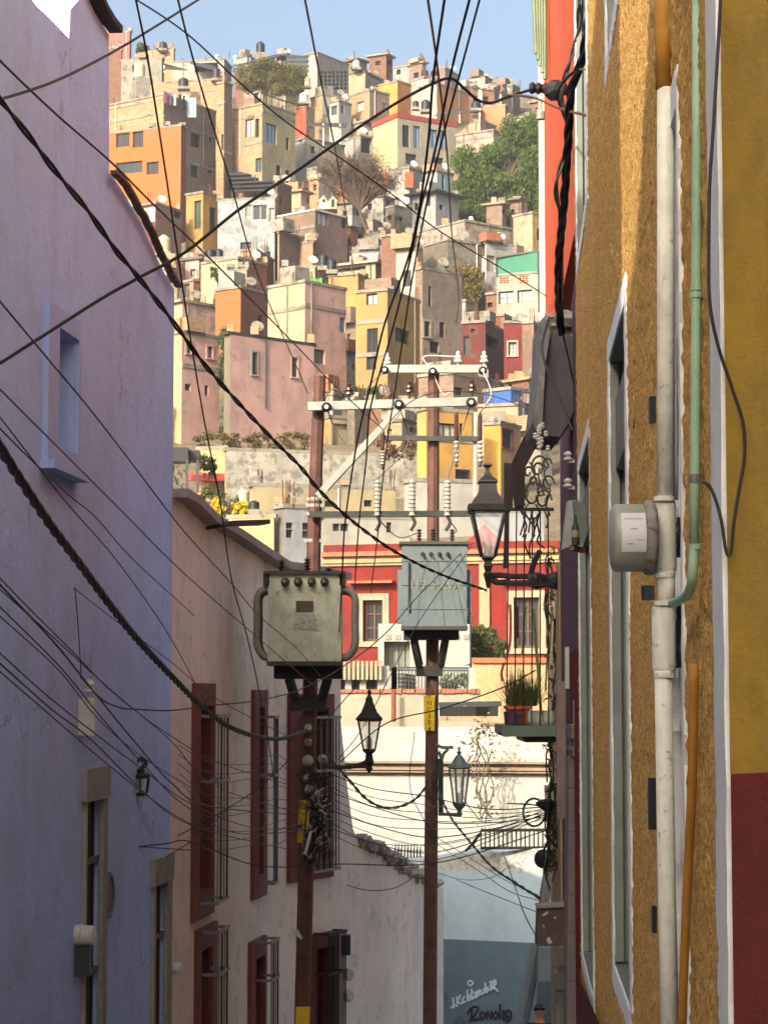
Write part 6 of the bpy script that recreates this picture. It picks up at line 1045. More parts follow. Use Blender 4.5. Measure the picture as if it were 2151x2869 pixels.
g = thing('stone_pilaster', 'lilac grey stone pilaster with moulded capital on the right', 'pilaster', PC('V', 295, 2200, 14.8)); LS = plaster('lilac_stone', (128, 116, 116), 2.5, .25, (110, 100, 96), .04)
for i, (x0, x1, y0, y1) in enumerate(((256, 326, 505, 700), (256, 326, 704, 980), (254, 322, 984, 1385), (250, 312, 1390, 1622), (248, 308, 1626, 1940), (246, 306, 1944, 2400))): prism('V', [(x0, y0), (x1, y0), (x1, y1), (x0, y1)], 14.7, .3, LS, 'shaft_block', g)
for y0, y1, x0 in ((298, 325, 268), (329, 385, 272), (389, 430, 288), (434, 465, 272), (469, 500, 280)): prism('V', [(x0, y0), (332, y0), (332, y1), (x0, y1)], 14.62, .34, LS, 'capital_moulding', g)
prism('V', [(312, 540), (345, 540), (345, 2400), (312, 2400)], 14.9, .02, BLK, 'painted_shadow_gap', g)  # flat black strip paints in the dark of the gap beside the pilaster
prism('V', [(180, 20), (238, 20), (238, 900), (185, 900)], 18, .1, plaster('dusty_rose', (150, 128, 124), 2., .25), 'corner_board', g)
g = thing('metal_cabinet', 'brown metal cabinet with torn stickers on the corner wall', 'cabinet', PC('N', 1320, 1330, 19)); BM = plain('brown_cabinet', (98, 76, 72), .6, var=.3, scale=9.)
prism('N', [(1208, 1018), (1448, 1005), (1448, 1335), (1195, 1335)], 19, .3, BM, 'door', g); prism('N', [(1200, 1008), (1452, 996), (1452, 1012), (1200, 1022)], 18.97, .35, plain('cabinet_rim', (150, 136, 120), .6), 'rim', g)
for pts in ([(1236, 1078), (1282, 1045), (1290, 1060), (1248, 1090)], [(1275, 1270), (1300, 1262), (1322, 1305), (1300, 1320), (1278, 1300)], [(1330, 1100), (1352, 1090), (1350, 1110)], [(1240, 1160), (1250, 1155), (1262, 1200)]): prism('N', pts, 18.985, .012, WHT, 'sticker', g)
for i, (x0, x1, y0, y1, mt) in enumerate(((1212, 1350, 1345, 1630, pl((130, 142, 146), None, 0)), (1206, 1350, 1634, 1990, pl((92, 108, 122), None, 0)))): prism('N', [(x0, y0), (x1, y0), (x1, y1), (x0-4, y1)], 36.5, .3, mt, 'base', g) 
g = thing('stone_quoins', 'pale worn stone quoins at the bottom right corner', 'quoins', PC('N', 1400, 1960, 20))
for i, (x0, x1, y0, y1) in enumerate(((1375, 1442, 1345, 1500), (1368, 1446, 1505, 1560), (1350, 1440, 1564, 1700), (1358, 1436, 1704, 1830), (1350, 1458, 1834, 1990), (1345, 1460, 1994, 2200))): prism('N', [(x0, y0), (x1, y0), (x1, y1), (x0, y1)], 20+.02*(i % 2), .3, plaster('worn_quoin', (150, 146, 134), 4., .3, (120, 118, 108), .08), 'quoin', g)
m = MB(); m.tube([PC('N', 1195, 1320, 37), PC('N', 1060, 2000, 37)], .12, 8); tag(obj('leaning_pipe', m, pl((120, 132, 142), None, 0)), 'pale leaning pipe in front of the blue dado', 'pipe')
g = thing('tin_patch_post', 'white rendered post edge right of the blue wall', 'post', PC('N', 1290, 1000, 24)); prism('N', [(1268, 700), (1330, 690), (1318, 900), (1280, 1005), (1225, 1000), (1235, 900)], 24, .3, plaster('rendered_post', (160, 166, 160), 3., .3, (120, 124, 116), .08), 'post_body', g); prism('N', [(1270, 10), (1330, 0), (1345, 560), (1300, 560), (1285, 300)], 24.2, .3, plaster('rendered_post', (160, 166, 160), 3., .3), 'post_top', g)
g = thing('satellite_dish', 'black round dish bracketed near the spiked railing', 'dish', PC('N', 1250, 680, 23)); m = MB(); m.lathe(PC('N', 1260, 612, 23), [(.03, 0), (.07, .02), (.1, .05), (.096, .06)], 20, axis=(-.4, -.9, .1)); obj('dish', m, BLK, g, True); m = MB(); m.bar(PC('N', 1270, 605, 23), PC('N', 1350, 600, 23.2), .06); obj('bracket', m, BLK, g)
# balcony with plants
YK = 20.
g = thing('balcony', 'green edged balcony slab on the purple house', 'balcony', PC('H', 1190, 1100, YK)); prism('H', [(965, 985), (1420, 985), (1420, 1075), (985, 1078), (962, 1050)], YK-.1, 1.3, plain('sage_slab', (104, 118, 104), .7, var=.2), 'slab', g); prism('H', [(1130, 1079), (1420, 1079), (1420, 1125), (1160, 1125)], YK, 1.2, DFR, 'beam', g)
for i in range(6): m = MB(); x = 1000+i*70; m.bar(PC('S', 1098+i*17, 1100, YK), PC('H', x, 985, YK), .012); obj('balcony_rod', m, IRON, g)
for y in (1100, 1262): m = MB(); m.bar(PC('S', 1090, y, YK), PC('S', 1195, y, YK), .03); obj('rail', m, IRON, g)
g = thing('terracotta_planter', 'terracotta planter of grassy herbs on the balcony', 'planter', PC('H', 1110, 980, YK+.3)); prism('H', [(1010, 830), (1205, 830), (1180, 975), (1030, 975)], YK+.3, .4, TERRA, 'pot', g); prism('H', [(1000, 822), (1212, 822), (1212, 850), (1000, 850)], YK+.27, .46, TERRA, 'rim', g)
m = MB(); rgp = random.Random(4)
for i in range(260): b_ = PC('H', rgp.uniform(1010, 1240), 825, YK+.3+rgp.random()*.3); t_ = b_+Vector((rgp.gauss(0, .09), rgp.gauss(0, .06), rgp.uniform(.1, .42))); m.face([b_, b_+Vector((.012, 0, 0)), t_])
obj('grass', m, GAR, g)
g = thing('violet_box', 'dark violet plastic crate on the balcony edge', 'box', PC('H', 1060, 975, YK+.05)); prism('H', [(985, 870), (1160, 885), (1150, 925), (1140, 975), (995, 975), (990, 920)], YK+.03, .2, plain('violet_plastic', (70, 44, 66), .5), 'crate', g)
for i in range(5): m = MB(); m.lathe(PC('H', 1215+i*38, 978, YK+.3), [(.03, 0), (.045, .03), (.045, .11), (.05, .13)], 10); tag(obj('white_cup', m, WHT), ['white pot on the balcony slab touching the terracotta planter', 'second white pot to the right of the terracotta planter', 'middle white pot of the row on the balcony slab', 'fourth white pot of the row on the balcony slab', 'white pot on the balcony slab nearest the house wall'][i], 'pot', 'white pots on the balcony')
RIB = [('salmon', (206, 110, 90), [(1030, -20), (1036, 120), (1030, 300), (995, 440)], 24), ('maroon', (96, 40, 38), [(1090, 0), (1092, 120), (1095, 260)], 22), ('olive', (136, 142, 60), [(1165, 0), (1145, 150), (1150, 270), (1130, 400)], 20), ('green', (120, 132, 66), [(1225, 20), (1245, 300), (1262, 500), (1275, 700), (1290, 900)], 26), ('sage', (112, 132, 108), [(1385, 0), (1370, 200), (1340, 420), (1325, 700)], 16), ('orange', (170, 92, 36), [(985, 460), (962, 540), (968, 620)], 20), ('cream', (222, 206, 160), [(1385, 120), (1378, 300), (1370, 480)], 16)]
for nm, c_, pts, w_ in RIB:
    m = MB(); ps = cat([PC('H', x, y, YK+.15+.02*i) for i, (x, y) in enumerate(pts)], 5); ww = w_*YK/F/2.961/2
    for a_, b_ in zip(ps, ps[1:]): m.face([a_-Vector((ww, 0, 0)), b_-Vector((ww, 0, 0)), b_+Vector((ww, 0, 0)), a_+Vector((ww, 0, 0))]); m.face([a_-Vector((ww, -.01, 0)), a_+Vector((ww, .01, 0)), b_+Vector((ww, .01, 0)), b_-Vector((ww, -.01, 0))])
    tag(obj('hanging_strap', m, plain(nm+'_strap', c_, .7, var=.2)), nm+' strap hanging above the balcony plants', 'strap')
g = thing('hanging_vine', 'stringy grey hanging creeper down the edge of the purple house', 'vine', PC('S', 1192, 1700, 22))
for i in range(36): m = MB(); x = random.uniform(1178, 1202); y = random.uniform(1180, 1850); pts = [PC('S', x+random.uniform(-7, 7), y+k*random.uniform(22, 40), 21.8+random.uniform(0, .2)) for k in range(4)]; m.tube(cat(pts, 4), .008, 4); obj('stem', m, IRON if i % 2 else plain('dry_stem', (96, 88, 78), .9), g)
m = MB(); rgp = random.Random(9)
for i in range(90): leaves(m, PC('S', rgp.uniform(1178, 1204), rgp.uniform(1180, 1880), 21.8), (.04, .04, .05), 5, .03, rgp)
kind(obj('leaf_tufts', m, DKG, g), 'stuff')
# thin creeper against the white wall
g = thing('wall_creeper', 'thin leafy creeper climbing the long white wall', 'vine', PC('H', 800, 1780, 44)); rgp = random.Random(12); lm = MB()
for k_ in range(8):
    x, y = 830+rgp.uniform(-60, 60), 1800-k_*12; pts = []
    for j in range(7): pts.append((x, y)); x += rgp.uniform(-60, 50); y -= rgp.uniform(60, 130)
    pts = [(x_, y_) for x_, y_ in pts if y_ > 930]
    if len(pts) < 3: continue
    ps = cat([PC('H', x_, y_, 44.4) for x_, y_ in pts], 4); m = MB(); m.tube(ps, .012, 4); obj('stem', m, plain('dry_stem', (96, 88, 78), .9), g)
    for p in ps[::2]: leaves(lm, p, (.25, .1, .25), 1, .045, rgp)
for k_ in range(60): leaves(lm, PC('H', 760+rgp.gauss(0, 90), 1060+rgp.gauss(0, 80), 44.3), (.12, .1, .12), 2, .05, rgp)
kind(obj('leaf_tufts', lm, leafmat('creeper_leaf', (70, 66, 46), (116, 108, 80), 3.), g), 'stuff')
# ================================================================ POLES, TRANSFORMERS, LANTERNS
PB = plain('rust_brown_pole', (96, 64, 54), .75, var=.35, scale=5., c2=(70, 46, 40), bump=.4); PG = plain('galvanised_arm', (150, 154, 146), .5, .2, var=.2); STL = plain('dark_steel', (62, 62, 58), .6, .2, var=.3); PORC = plain('brown_porcelain', (66, 42, 36), .3, var=.3); GRYI = plain('grey_polymer', (150, 150, 142), .5, var=.15); BLKI = plain('black_insulator', (36, 36, 34), .4)
def pole(label, c, top, mid, bot, wt, wb, Y, mt):
    k = Y/F/CR[c][2]; pts = [PC(c, *bot, Y), PC(c, *mid, Y), PC(c, *top, Y)]; g = thing('utility_pole', label, 'utility pole', pts[0]); m = MB(); m.tube([pts[0]]+cat(pts, 3)[1:-1]+[pts[2]], [wb*k/2+(wt-wb)*k/2*i/6 for i in range(7)], 8); obj('shaft', m, mt, g); return g
Y1, Y2 = 26., 31.
P1 = pole('nearer rust brown utility pole carrying the grey green transformer', 'S', (691, 812), (678, 1160), (650, 2330), 25, 35, Y1, PB)
P2 = pole('farther utility pole with yellow number plate and blue grey transformer', 'S', (936, 800), (934, 1300), (927, 2330), 24, 30, Y2, PB)
def bars(par, c, pts, Y, w, mt, nm, h=None): m = MB(); m.bar(PC(c, *pts[0], Y), PC(c, *pts[1], Y), w, h or w); return obj(nm, m, mt, par)
bars(P1, 'S', ((665, 878), (1030, 867)), Y1-.16, .1, PG, 'crossarm', .1); bars(P1, 'S', ((686, 1072), (862, 884)), Y1-.2, .07, PG, 'brace', .09); bars(P1, 'S', ((668, 1111), (1092, 1109)), Y1-.16, .08, STL, 'equipment_arm', .07)
bars(P2, 'S', ((822, 797), (1050, 797)), Y2-.15, .1, PG, 'crossarm', .11); bars(P2, 'S', ((826, 946), (1036, 948)), Y2-.15, .08, STL, 'equipment_arm', .07); bars(P2, 'S', ((1026, 890), (1024, 1075)), Y2-.1, .05, PG, 'riser_rod')
def disc(par, c, x, y, Y, r): m = MB(); m.lathe(PC(c, x, y, Y), [(r*.3, -.02), (r, -.015), (r*.9, .02), (r*.45, .05), (r*.8, .055), (r*.7, .09), (r*.3, .12)], 14, axis=(.1, -1, 0)); obj('strain_insulator', m, BLKI, par); m = MB(); m.lathe(PC(c, x, y, Y-.14), [(.02, 0), (.026, .03)], 8, axis=(0, -1, 0)); obj('insulator_pin', m, WHT, par)
for x, y in ((705, 879), (861, 873), (1017, 869)): disc(P1, 'S', x, y, Y1-.25, .062)
for x, y in ((830, 799), (934, 802), (1042, 800)): disc(P2, 'S', x, y, Y2-.24, .062)
def pin(par, c, x, y0, y1, Y, mt, r): a, b = PC(c, x, y1, Y), PC(c, x, y0, Y); h = (b-a).length; m = MB(); m.lathe(a, [(.012, -.05), (.012, h*.25), (r, h*.3), (r*.95, h*.42), (r*.5, h*.5), (r*.8, h*.55), (r*.75, h*.7), (r*.35, h*.75), (r*.5, h*.9), (r*.2, h)], 12); obj('pin_insulator', m, mt, par)
for x, y in ((754, 853), (884, 848), (1019, 846)): pin(P1, 'S', x, y-26, y+10, Y1-.16, PORC, .065)
for x, y in ((836, 782), (989, 778), (1045, 778)): pin(P2, 'S', x, y-20, y+14, Y2-.15, WHT, .06)
for x in (815, 890, 966):
    a, b = PC('S', x, 1115, Y1-.2), PC('S', x, 1036, Y1-.2); h = b.z-a.z; m = MB(); pr = []
    for i in range(9): z = h*i/9; pr += [(.035, z), (.047, z+h*.03), (.035, z+h*.06)]
    m.lathe(a, pr+[(.02, h*.98), (.012, h)], 12); obj('surge_arrester', m, GRYI, P1); m = MB(); m.tube(cat([a, a+Vector((.03, 0, -.08)), a+Vector((-.02, 0, -.17))], 3), .02, 6); obj('arrester_tail', m, STL, P1)
for x, y0, y1 in ((985, 890, 1000), (1036, 892, 1000), (826, 930, 1005)):
    a, b, c_ = PC('S', x, y1, Y2-.2), PC('S', x, (y0+y1)/2+5, Y2-.2), PC('S', x, y0, Y2-.2); m = MB(); m.lathe(b, [(.03, 0), (.034, .03), (.03, (c_.z-b.z)*.9), (.018, c_.z-b.z)], 10); obj('fuse_tube', m, PORC, P2); m = MB(); pr = []; h = b.z-a.z
    for i in range(5): pr += [(.02, h*i/5), (.045, h*(i+.4)/5), (.02, h*(i+.8)/5)]
    m.lathe(a, pr, 10); obj('fuse_insulator', m, GRYI, P2); m = MB(); m.lathe(a+Vector((0, 0, -.06)), [(.012, 0), (.026, .03), (.012, .07)], 8); obj('fuse_tip', m, STL, P2)
def ring(par, c, x, y, Y, r, mt, h=.04): m = MB(); p = PC(c, x, y, Y); m.lathe(p-Vector((0, 0, h/2)), [(r, 0), (r*1.03, h*.5), (r, h)], 14); m.box(p+Vector((r, -.02, 0)), (.06, .05, h)); m.box(p+Vector((-r, -.02, 0)), (.06, .05, h)); obj('pole_band', m, mt, par)
for x, y in ((681, 1078), (680, 1092), (679, 1110), (676, 1168)): ring(P1, 'S', x, y, Y1, .078, PG)
ring(P2, 'S', 934, 945, Y2, .078, PG); ring(P1, 'S', 690, 874, Y1, .08, PG)
# transformers
def tx(label, Y, box, c, mt, kind_, fins=0):
    x0, y0, x1, y1 = box; a, b = PC(c, x0, y0, Y), PC(c, x1, y1, Y); w = b.x-a.x; g = thing('transformer', label, 'transformer', PC(c, (x0+x1)/2, y1, Y+.3)); D = .62
    m = MB(); m.span((a.x, Y, a.z), (b.x, Y+D, b.z)); obj('tank', m, mt, g); m = MB(); m.span((a.x-.04, Y-.04, a.z+.002), (b.x+.04, Y+D+.04, a.z+.04)); obj('lid', m, STL, g)
    m = MB(); m.span((a.x-.01, Y-.02, b.z-.05), (b.x+.01, Y+D+.02, b.z-.002)); obj('base_rim', m, STL, g); return g, a, b, D
TG = plaster('grey_green_enamel', (196, 204, 180), 2.2, .3, (120, 108, 84), .05, .15, 1.); TB = plaster('blue_grey_enamel', (98, 110, 113), 2.2, .14, None, 0, .1)
g, a, b, D = tx('grey green rusty transformer with side radiator tubes on the nearer pole', Y1-.8, (236, 432, 915, 1235), 'G', TG, 1)
Yt = Y1-.8
for sx, x0, x1 in ((-1, 236, 132), (1, 915, 1040)):
    for j in range(4): yy = Yt+.08+j*.14; m = MB(); pts = [PC('G', x0, 565, Yt), PC('G', (x0*.4+x1*.6), 580, Yt), PC('G', x1+12*-sx*-1*0, 650, Yt), PC('G', x1, 880, Yt), PC('G', x1, 1080, Yt), PC('G', (x0*.5+x1*.5), 1185, Yt), PC('G', x0, 1200, Yt)]; m.tube(cat([p+Vector((0, yy-Yt, 0)) for p in pts], 4), .042, 8); obj('radiator_tube', m, plain('radiator_grey', (130, 132, 120), .6, var=.3), g, True)
for x in (395, 515, 640, 760): m = MB(); p = PC('G', x, 495, Yt); m.lathe(p, [(.05, 0), (.05, .02), (.03, .05), (.042, .06), (.042, .08), (.022, .1), (.022, .13)], 12, axis=(0, -1, -.35)); obj('low_voltage_bushing', m, PORC, g)
for x, y0 in ((362, 285), (600, 275)): m = MB(); p = PC('G', x, 408, Yt+.2); h = PC('G', x, y0, Yt).z-p.z; pr = []
for x, y0 in ((362, 285), (600, 275), (800, 370)):
    m = MB(); p = PC('G', x, 415, Yt+.2); h = PC('G', x, y0, Yt+.2).z-p.z; pr = []
    for i in range(5): pr += [(.022, h*i/5), (.048, h*(i+.35)/5), (.022, h*(i+.7)/5)]
    m.lathe(p, pr+[(.01, h*1.05)], 12); obj('high_voltage_bushing', m, PORC, g)
m = MB(); q1, q2 = PC('G', 495, 675, Yt-.01), PC('G', 655, 772, Yt-.01); m.span((q1.x, Yt-.015, q1.z), (q2.x, Yt-.001, q2.z)); obj('rating_plate', m, plain('brown_plate', (78, 62, 50), .5), g)
pT = Path([(a.x, Yt), (b.x, Yt)]); SCR = [[(485, 800), (500, 820), (498, 870)], [(485, 800), (520, 795), (515, 835)], [(540, 800), (535, 870)], [(540, 800), (575, 795)], [(538, 835), (570, 830)], [(540, 868), (575, 860)], [(620, 790), (590, 810), (625, 835), (595, 865)], [(640, 870), (660, 800), (670, 850)], [(490, 930), (475, 900), (510, 870)], [(520, 930), (535, 880), (560, 930)], [(525, 910), (555, 905)], [(590, 930), (595, 880), (630, 925), (640, 880)], [(655, 885), (690, 935)], [(690, 885), (660, 935)]]
stroke_text(g, 'G', SCR, pT, plain('faded_white_paint', (172, 172, 160), .8, var=.4, scale=60.), .028, 'painted_mark')
for sx, x in ((-1, 222), (1, 928)): m = MB(); m.box(PC('G', x, 470, Yt+.05), (.07, .1, .16)); obj('lifting_lug', m, STL, g)
# supports
def brackets(par, c, Y, arm, legs, collar, mt):
    m = MB(); a_, b_ = PC(c, *arm[0], Y), PC(c, *arm[1], Y); m.span((a_.x, Y-.42, a_.z), (b_.x, Y-.34, b_.z)); obj('platform_beam', m, mt, par); m = MB(); m.span((a_.x, Y+.14, a_.z), (b_.x, Y+.22, b_.z)); obj('platform_beam', m, mt, par)
    for l in legs: m = MB(); m.bar(PC(c, *l[0], Y-.3), PC(c, *l[1], Y-.16), .085, .08); obj('support_leg', m, mt, par)
    m = MB(); a_, b_ = PC(c, *collar[0], Y-.17), PC(c, *collar[1], Y-.17); m.span((a_.x, Y-.17, a_.z), (b_.x, Y-.13, b_.z)); obj('collar_plate', m, mt, par); m = MB(); m.span((a_.x, Y+.13, a_.z), (b_.x, Y+.17, b_.z)); obj('collar_plate', m, mt, par)
brackets(P1, 'G', Y1, ((305, 1282), (925, 1400)), (((430, 1395), (490, 1590)), ((790, 1395), (735, 1590))), ((445, 1570), (775, 1700)), plain('dark_steel_beam', (52, 50, 46), .6, .2, var=.3))
for x, y in ((555, 1620), (665, 1620), (555, 1690), (665, 1690)): m = MB(); m.lathe(PC('G', x, y, Y1-.17), [(.025, 0), (.025, .02)], 6, axis=(0, -1, 0)); obj('bolt', m, BLKI, P1)
brackets(P2, 'H', Y2, ((150, 200), (600, 275)), (((235, 275), (280, 490)), ((495, 275), (455, 490))), ((255, 492), (475, 575)), plain('dark_steel_beam', (52, 50, 46), .6, .2))
g, a, b, D = tx('blue grey transformer with painted letters on the farther pole', Y2-.75, (0, 0, 1, 1), 'S', TB, 2) if False else (None, None, None, None)
Yt = Y2-.7; g, a, b, D = tx('blue grey transformer with painted letters on the farther pole', Yt, (868, 1176, 1008, 1352), 'S', TB, 2)
for i in range(3): m = MB(); a_, b_ = PC('S', 868+i*0, 1210+i*52, Yt), PC('S', 1008, 1212+i*52, Yt); m.span((a_.x-.02, Yt-.012, a_.z), (b_.x+.02, Yt-.001, b_.z)); obj('stiffener', m, TB, g)
m = MB(); a_, b_ = PC('S', 881, 1215, Yt), PC('S', 885, 1322, Yt); m.span((a_.x-.35*0, Yt-.03, a_.z), (b_.x, Yt-.012, b_.z)); obj('dark_strip', m, BLKI, g)
for x in (905, 935, 976): 
    m = MB(); p = PC('S', x, 1172, Yt+.25); h = .2; pr = []
    for i in range(5): pr += [(.02, h*i/5), (.042, h*(i+.35)/5), (.02, h*(i+.7)/5)]
    m.lathe(p, pr, 12); obj('high_voltage_bushing', m, PORC if x != 935 else BLKI, g)
for x in (912, 930, 948, 966): m = MB(); p = PC('S', x, 1196, Yt); m.lathe(p, [(.03, 0), (.03, .02), (.018, .05), (.018, .08)], 10, axis=(0, -1, -.35)); obj('low_voltage_bushing', m, PORC, g)
for sx, x in ((-1, 864), (1, 1012)):
    for j in range(4): m = MB(); p, q = PC('S', x, 1230, Yt), PC('S', x, 1345, Yt); m.span((p.x-.035, Yt+.08+j*.13, p.z), (p.x+.035, Yt+.11+j*.13, q.z)); obj('cooling_fin', m, TB, g)
def text(s, par, size, loc, mt, nm, rot=(math.pi/2, 0, 0), sp=1.):
    cu = bpy.data.curves.new(nm, 'FONT'); cu.body = s; cu.size = size; cu.align_x = 'CENTER'; cu.align_y = 'CENTER'; cu.extrude = .001; cu.space_line = sp; t = bpy.data.objects.new(nm+'_tmp', cu); COL.objects.link(t); dg = bpy.context.evaluated_depsgraph_get(); me = bpy.data.meshes.new_from_object(t.evaluated_get(dg)); COL.objects.unlink(t); bpy.data.objects.remove(t)
    me.materials.clear(); me.materials.append(mt); o = bpy.data.objects.new(nm, me); COL.objects.link(o); o.parent = par; o.location = Vector(loc)-ORG[par.name]; o.rotation_euler = rot; ORG[o.name] = Vector(loc); return o
text('112 5', g, .17, PC('S', 912, 1264, Yt-.015), plain('faded_yellow_letter', (120, 126, 100), .7), 'painted_letters'); text('KVA', g, .15, PC('S', 972, 1266, Yt-.015), plain('faded_yellow_letter', (120, 126, 100), .7), 'painted_letters')
YS = plain('yellow_plate', (214, 176, 34), .6, var=.2, scale=20.)
def plate(par, c, pts, Y, txt, sz, sp=.62):
    prism(c, pts, Y, .02, YS, 'number_plate', par)
    if txt: x = sum(p[0] for p in pts)/len(pts); y = sum(p[1] for p in pts)/len(pts); text('\n'.join(txt), par, sz, PC(c, x, y, Y-.004), plain('black_letter', (24, 22, 20), .7), 'plate_letters', sp=sp)
plate(P2, 'H', [(316, 735), (408, 735), (405, 1028), (318, 1028)], Y2-.15, 'INC304', .092, .98)
plate(P1, 'M', [(778, 850), (822, 850), (800, 1115), (765, 1105)], Y1-.15, '', .1); plate(P1, 'M', [(830, 860), (850, 860), (830, 1030), (818, 1030)], Y1-.15, '', .1); plate(P1, 'M', [(758, 2110), (845, 2108), (835, 2300), (752, 2300)], Y1-.17, '', .1)
for pts in ([(752, 1640), (770, 1635), (798, 1690), (790, 1700), (758, 1675)],): prism('M', pts, Y1-.17, .012, WHT, 'torn_paper', P1)
# clutter on the nearer pole: clamps, coiled cable ends
rgp = random.Random(21)
g = thing('cable_tangle', 'tangle of cable ends and clamps strapped to the nearer pole', 'cables', PC('M', 850, 1250, Y1-.3))
for i in range(95):
    x, y = rgp.gauss(880, 42), rgp.uniform(690, 1180); pts = [PC('M', x+rgp.uniform(-40, 40), y+rgp.uniform(-50, 50), Y1-.3+rgp.uniform(-.12, .1)) for _ in range(4)]; m = MB(); m.tube(cat(pts, 5), rgp.uniform(.005, .011), 5); obj('cable', m, BLK if i % 3 else GRYI, g)
for x, y, s_ in ((830, 410, .05), (832, 500, .05), (830, 610, .07), (825, 720, .05), (920, 600, .06), (840, 780, .06)): m = MB(); m.lathe(PC('M', x, y, Y1-.25), [(s_*.4, -.03), (s_, 0), (s_*.6, .05), (s_*.3, .09)], 10, axis=(rgp.uniform(-.5, .5), -1, rgp.uniform(-.5, .5))); obj('clamp', m, GRYI, g)
m = MB(); m.bar(PC('M', 770, 722, Y1-.2), PC('M', 970, 715, Y1-.2), .05); obj('spreader_bar', m, STL, g)
m = MB(); m.lathe(PC('M', 845, 1240, Y1-.25), [(.05, 0), (.09, .06), (.08, .3), (.04, .42)], 10); obj('splice_closure', m, BLK, g)
m = MB(); m.bar(PC('M', 850, 1040, Y1-.42), PC('M', 815, 1180, Y1-.4), .03); obj('tag_strip', m, WHT, g)
# ---- lanterns
def lantern(c, cx, roof, gl, base, Y, label, mt, nm='street_lantern', n=6, finial=None, arm=None, armw=.03, plate_=None, glass=True):
    if n == 4: roof = [(w*1.38, y) for w, y in roof]; gl = [(w*1.38, y) for w, y in gl]; base = [(w*1.2, y) for w, y in base]
    k = Y/F/CR[c][2]; p = PC(c, cx, gl[1][1], Y); g = thing(nm, label, 'lantern', PC(c, cx, base[-1][1], Y)); z = lambda y: PC(c, cx, y, Y).z
    m = MB(); m.lathe((p.x, Y, 0), [(w*k, z(y)) for w, y in roof][::-1], n, rot=math.pi/n); obj('lantern_roof', m, mt, g)
    for j in range(n):
        aa = math.pi/n+2*math.pi*j/n; m = MB(); m.tube([(p.x+gl[0][0]*k*math.cos(aa), Y+gl[0][0]*k*math.sin(aa), z(gl[0][1])), (p.x+gl[1][0]*k*math.cos(aa), Y+gl[1][0]*k*math.sin(aa), z(gl[1][1]))], .012*max(.8, gl[0][0]*k/.15), 5); obj('cage_bar', m, mt, g)
    if glass: m = MB(); m.lathe((p.x, Y, 0), [(gl[1][0]*k*.95, z(gl[1][1])), (gl[0][0]*k*.95, z(gl[0][1]))], n, rot=math.pi/n); obj('glass', m, glassy(), g)
    m = MB(); m.lathe((p.x, Y, 0), [(w*k, z(y)) for w, y in base][::-1], n, rot=math.pi/n); obj('lantern_base', m, mt, g)
    m = MB(); m.lathe((p.x, Y, z(gl[1][1])), [(.03, 0), (.035, .1), (.02, .14)], 10); obj('bulb', m, WHT, g)
    for A_ in (arm or []): m = MB(); m.tube(cat([PC(c, *q, Y) for q in A_], 5), armw, 6); obj('arm', m, mt, g)
    return g
BI = plain('black_lantern_iron', (46, 44, 42), .5, .3, var=.25)
lantern('F', 1068, [(3, 822), (34, 832), (36, 842), (14, 858), (14, 880), (22, 905), (40, 930), (75, 960), (78, 970), (66, 985), (74, 1050), (100, 1090), (128, 1130), (136, 1145), (160, 1150), (154, 1195), (140, 1205)], [(132, 1200), (52, 1545)], [(54, 1545), (60, 1560), (30, 1580), (40, 1620), (26, 1660), (44, 1680), (30, 1720), (12, 1790)], 21., 'large black street lantern on an arm from the purple house', BI, n=4, arm=[[(1068, 1700), (1150, 1690), (1260, 1700), (1400, 1700)], [(1068, 1660), (1120, 1740), (1240, 1740)], [(1400, 1690), (1420, 1600), (1470, 1500)]], armw=.028)
m = MB(); m.lathe(PC('S', 1180, 1254, 20.9), [(.05, -.18), (.085, -.1), (.06, 0), (.09, .08), (.05, .18)], 10, axis=(1, 0, 0)); tag(obj('arm_clamp', m, BI), 'dark bulky cable clamp on the arm of the large lantern', 'clamp')
lantern('S', 797, [(1.5, 1488), (5, 1494), (3, 1500), (9, 1509), (9, 1514), (14, 1525), (20, 1538), (33, 1551), (33, 1555), (26, 1558)], [(27, 1557), (15, 1617)], [(15, 1617), (17, 1621), (8, 1628), (10, 1640), (12, 1646), (6, 1654), (9, 1660), (3, 1668)], Y1-.6, 'black street lantern bracketed to the nearer pole', BI, n=6, arm=[[(797, 1655), (770, 1655), (740, 1657), (705, 1655)], [(800, 1640), (780, 1650), (752, 1658)]], armw=.024)
lantern('H', 610, [(4, 1160), (12, 1170), (8, 1195), (22, 1205), (14, 1225), (30, 1240), (52, 1270), (68, 1300), (100, 1325), (104, 1332), (80, 1345)], [(88, 1345), (52, 1625)], [(56, 1622), (60, 1632), (50, 1655), (26, 1680), (18, 1700), (28, 1712), (24, 1736)], Y2-.4, 'blue grey street lantern on the farther pole', plain('blue_grey_iron', (84, 96, 98), .5, .2, var=.2), n=8, arm=[[(620, 1728), (560, 1722), (440, 1722)], [(560, 1166), (470, 1166), (415, 1140)], [(520, 1180), (480, 1220), (465, 1260), (440, 1200)]], armw=.022)
m = MB(); a_, b_ = PC('H', 436, 1260, Y2-.05), PC('H', 478, 1720, Y2-.05); m.span((a_.x, Y2-.12, a_.z), (b_.x, Y2-.02, b_.z)); obj('lantern_backplate', m, plain('dark_green_iron', (40, 52, 48), .6), P2)
lantern('K', 638, [(4, 1050), (20, 1060), (18, 1074), (46, 1086), (48, 1096), (40, 1100)], [(40, 1100), (31, 1165)], [(33, 1165), (33, 1176), (12, 1182)], 20.4, 'small wall lantern with curled hook on the lavender wall', BI, nm='wall_lantern', n=6, arm=[[(640, 1058), (662, 1030), (640, 1012), (618, 1025), (612, 1050), (588, 1056)], [(586, 1045), (586, 1130)]], armw=.02)
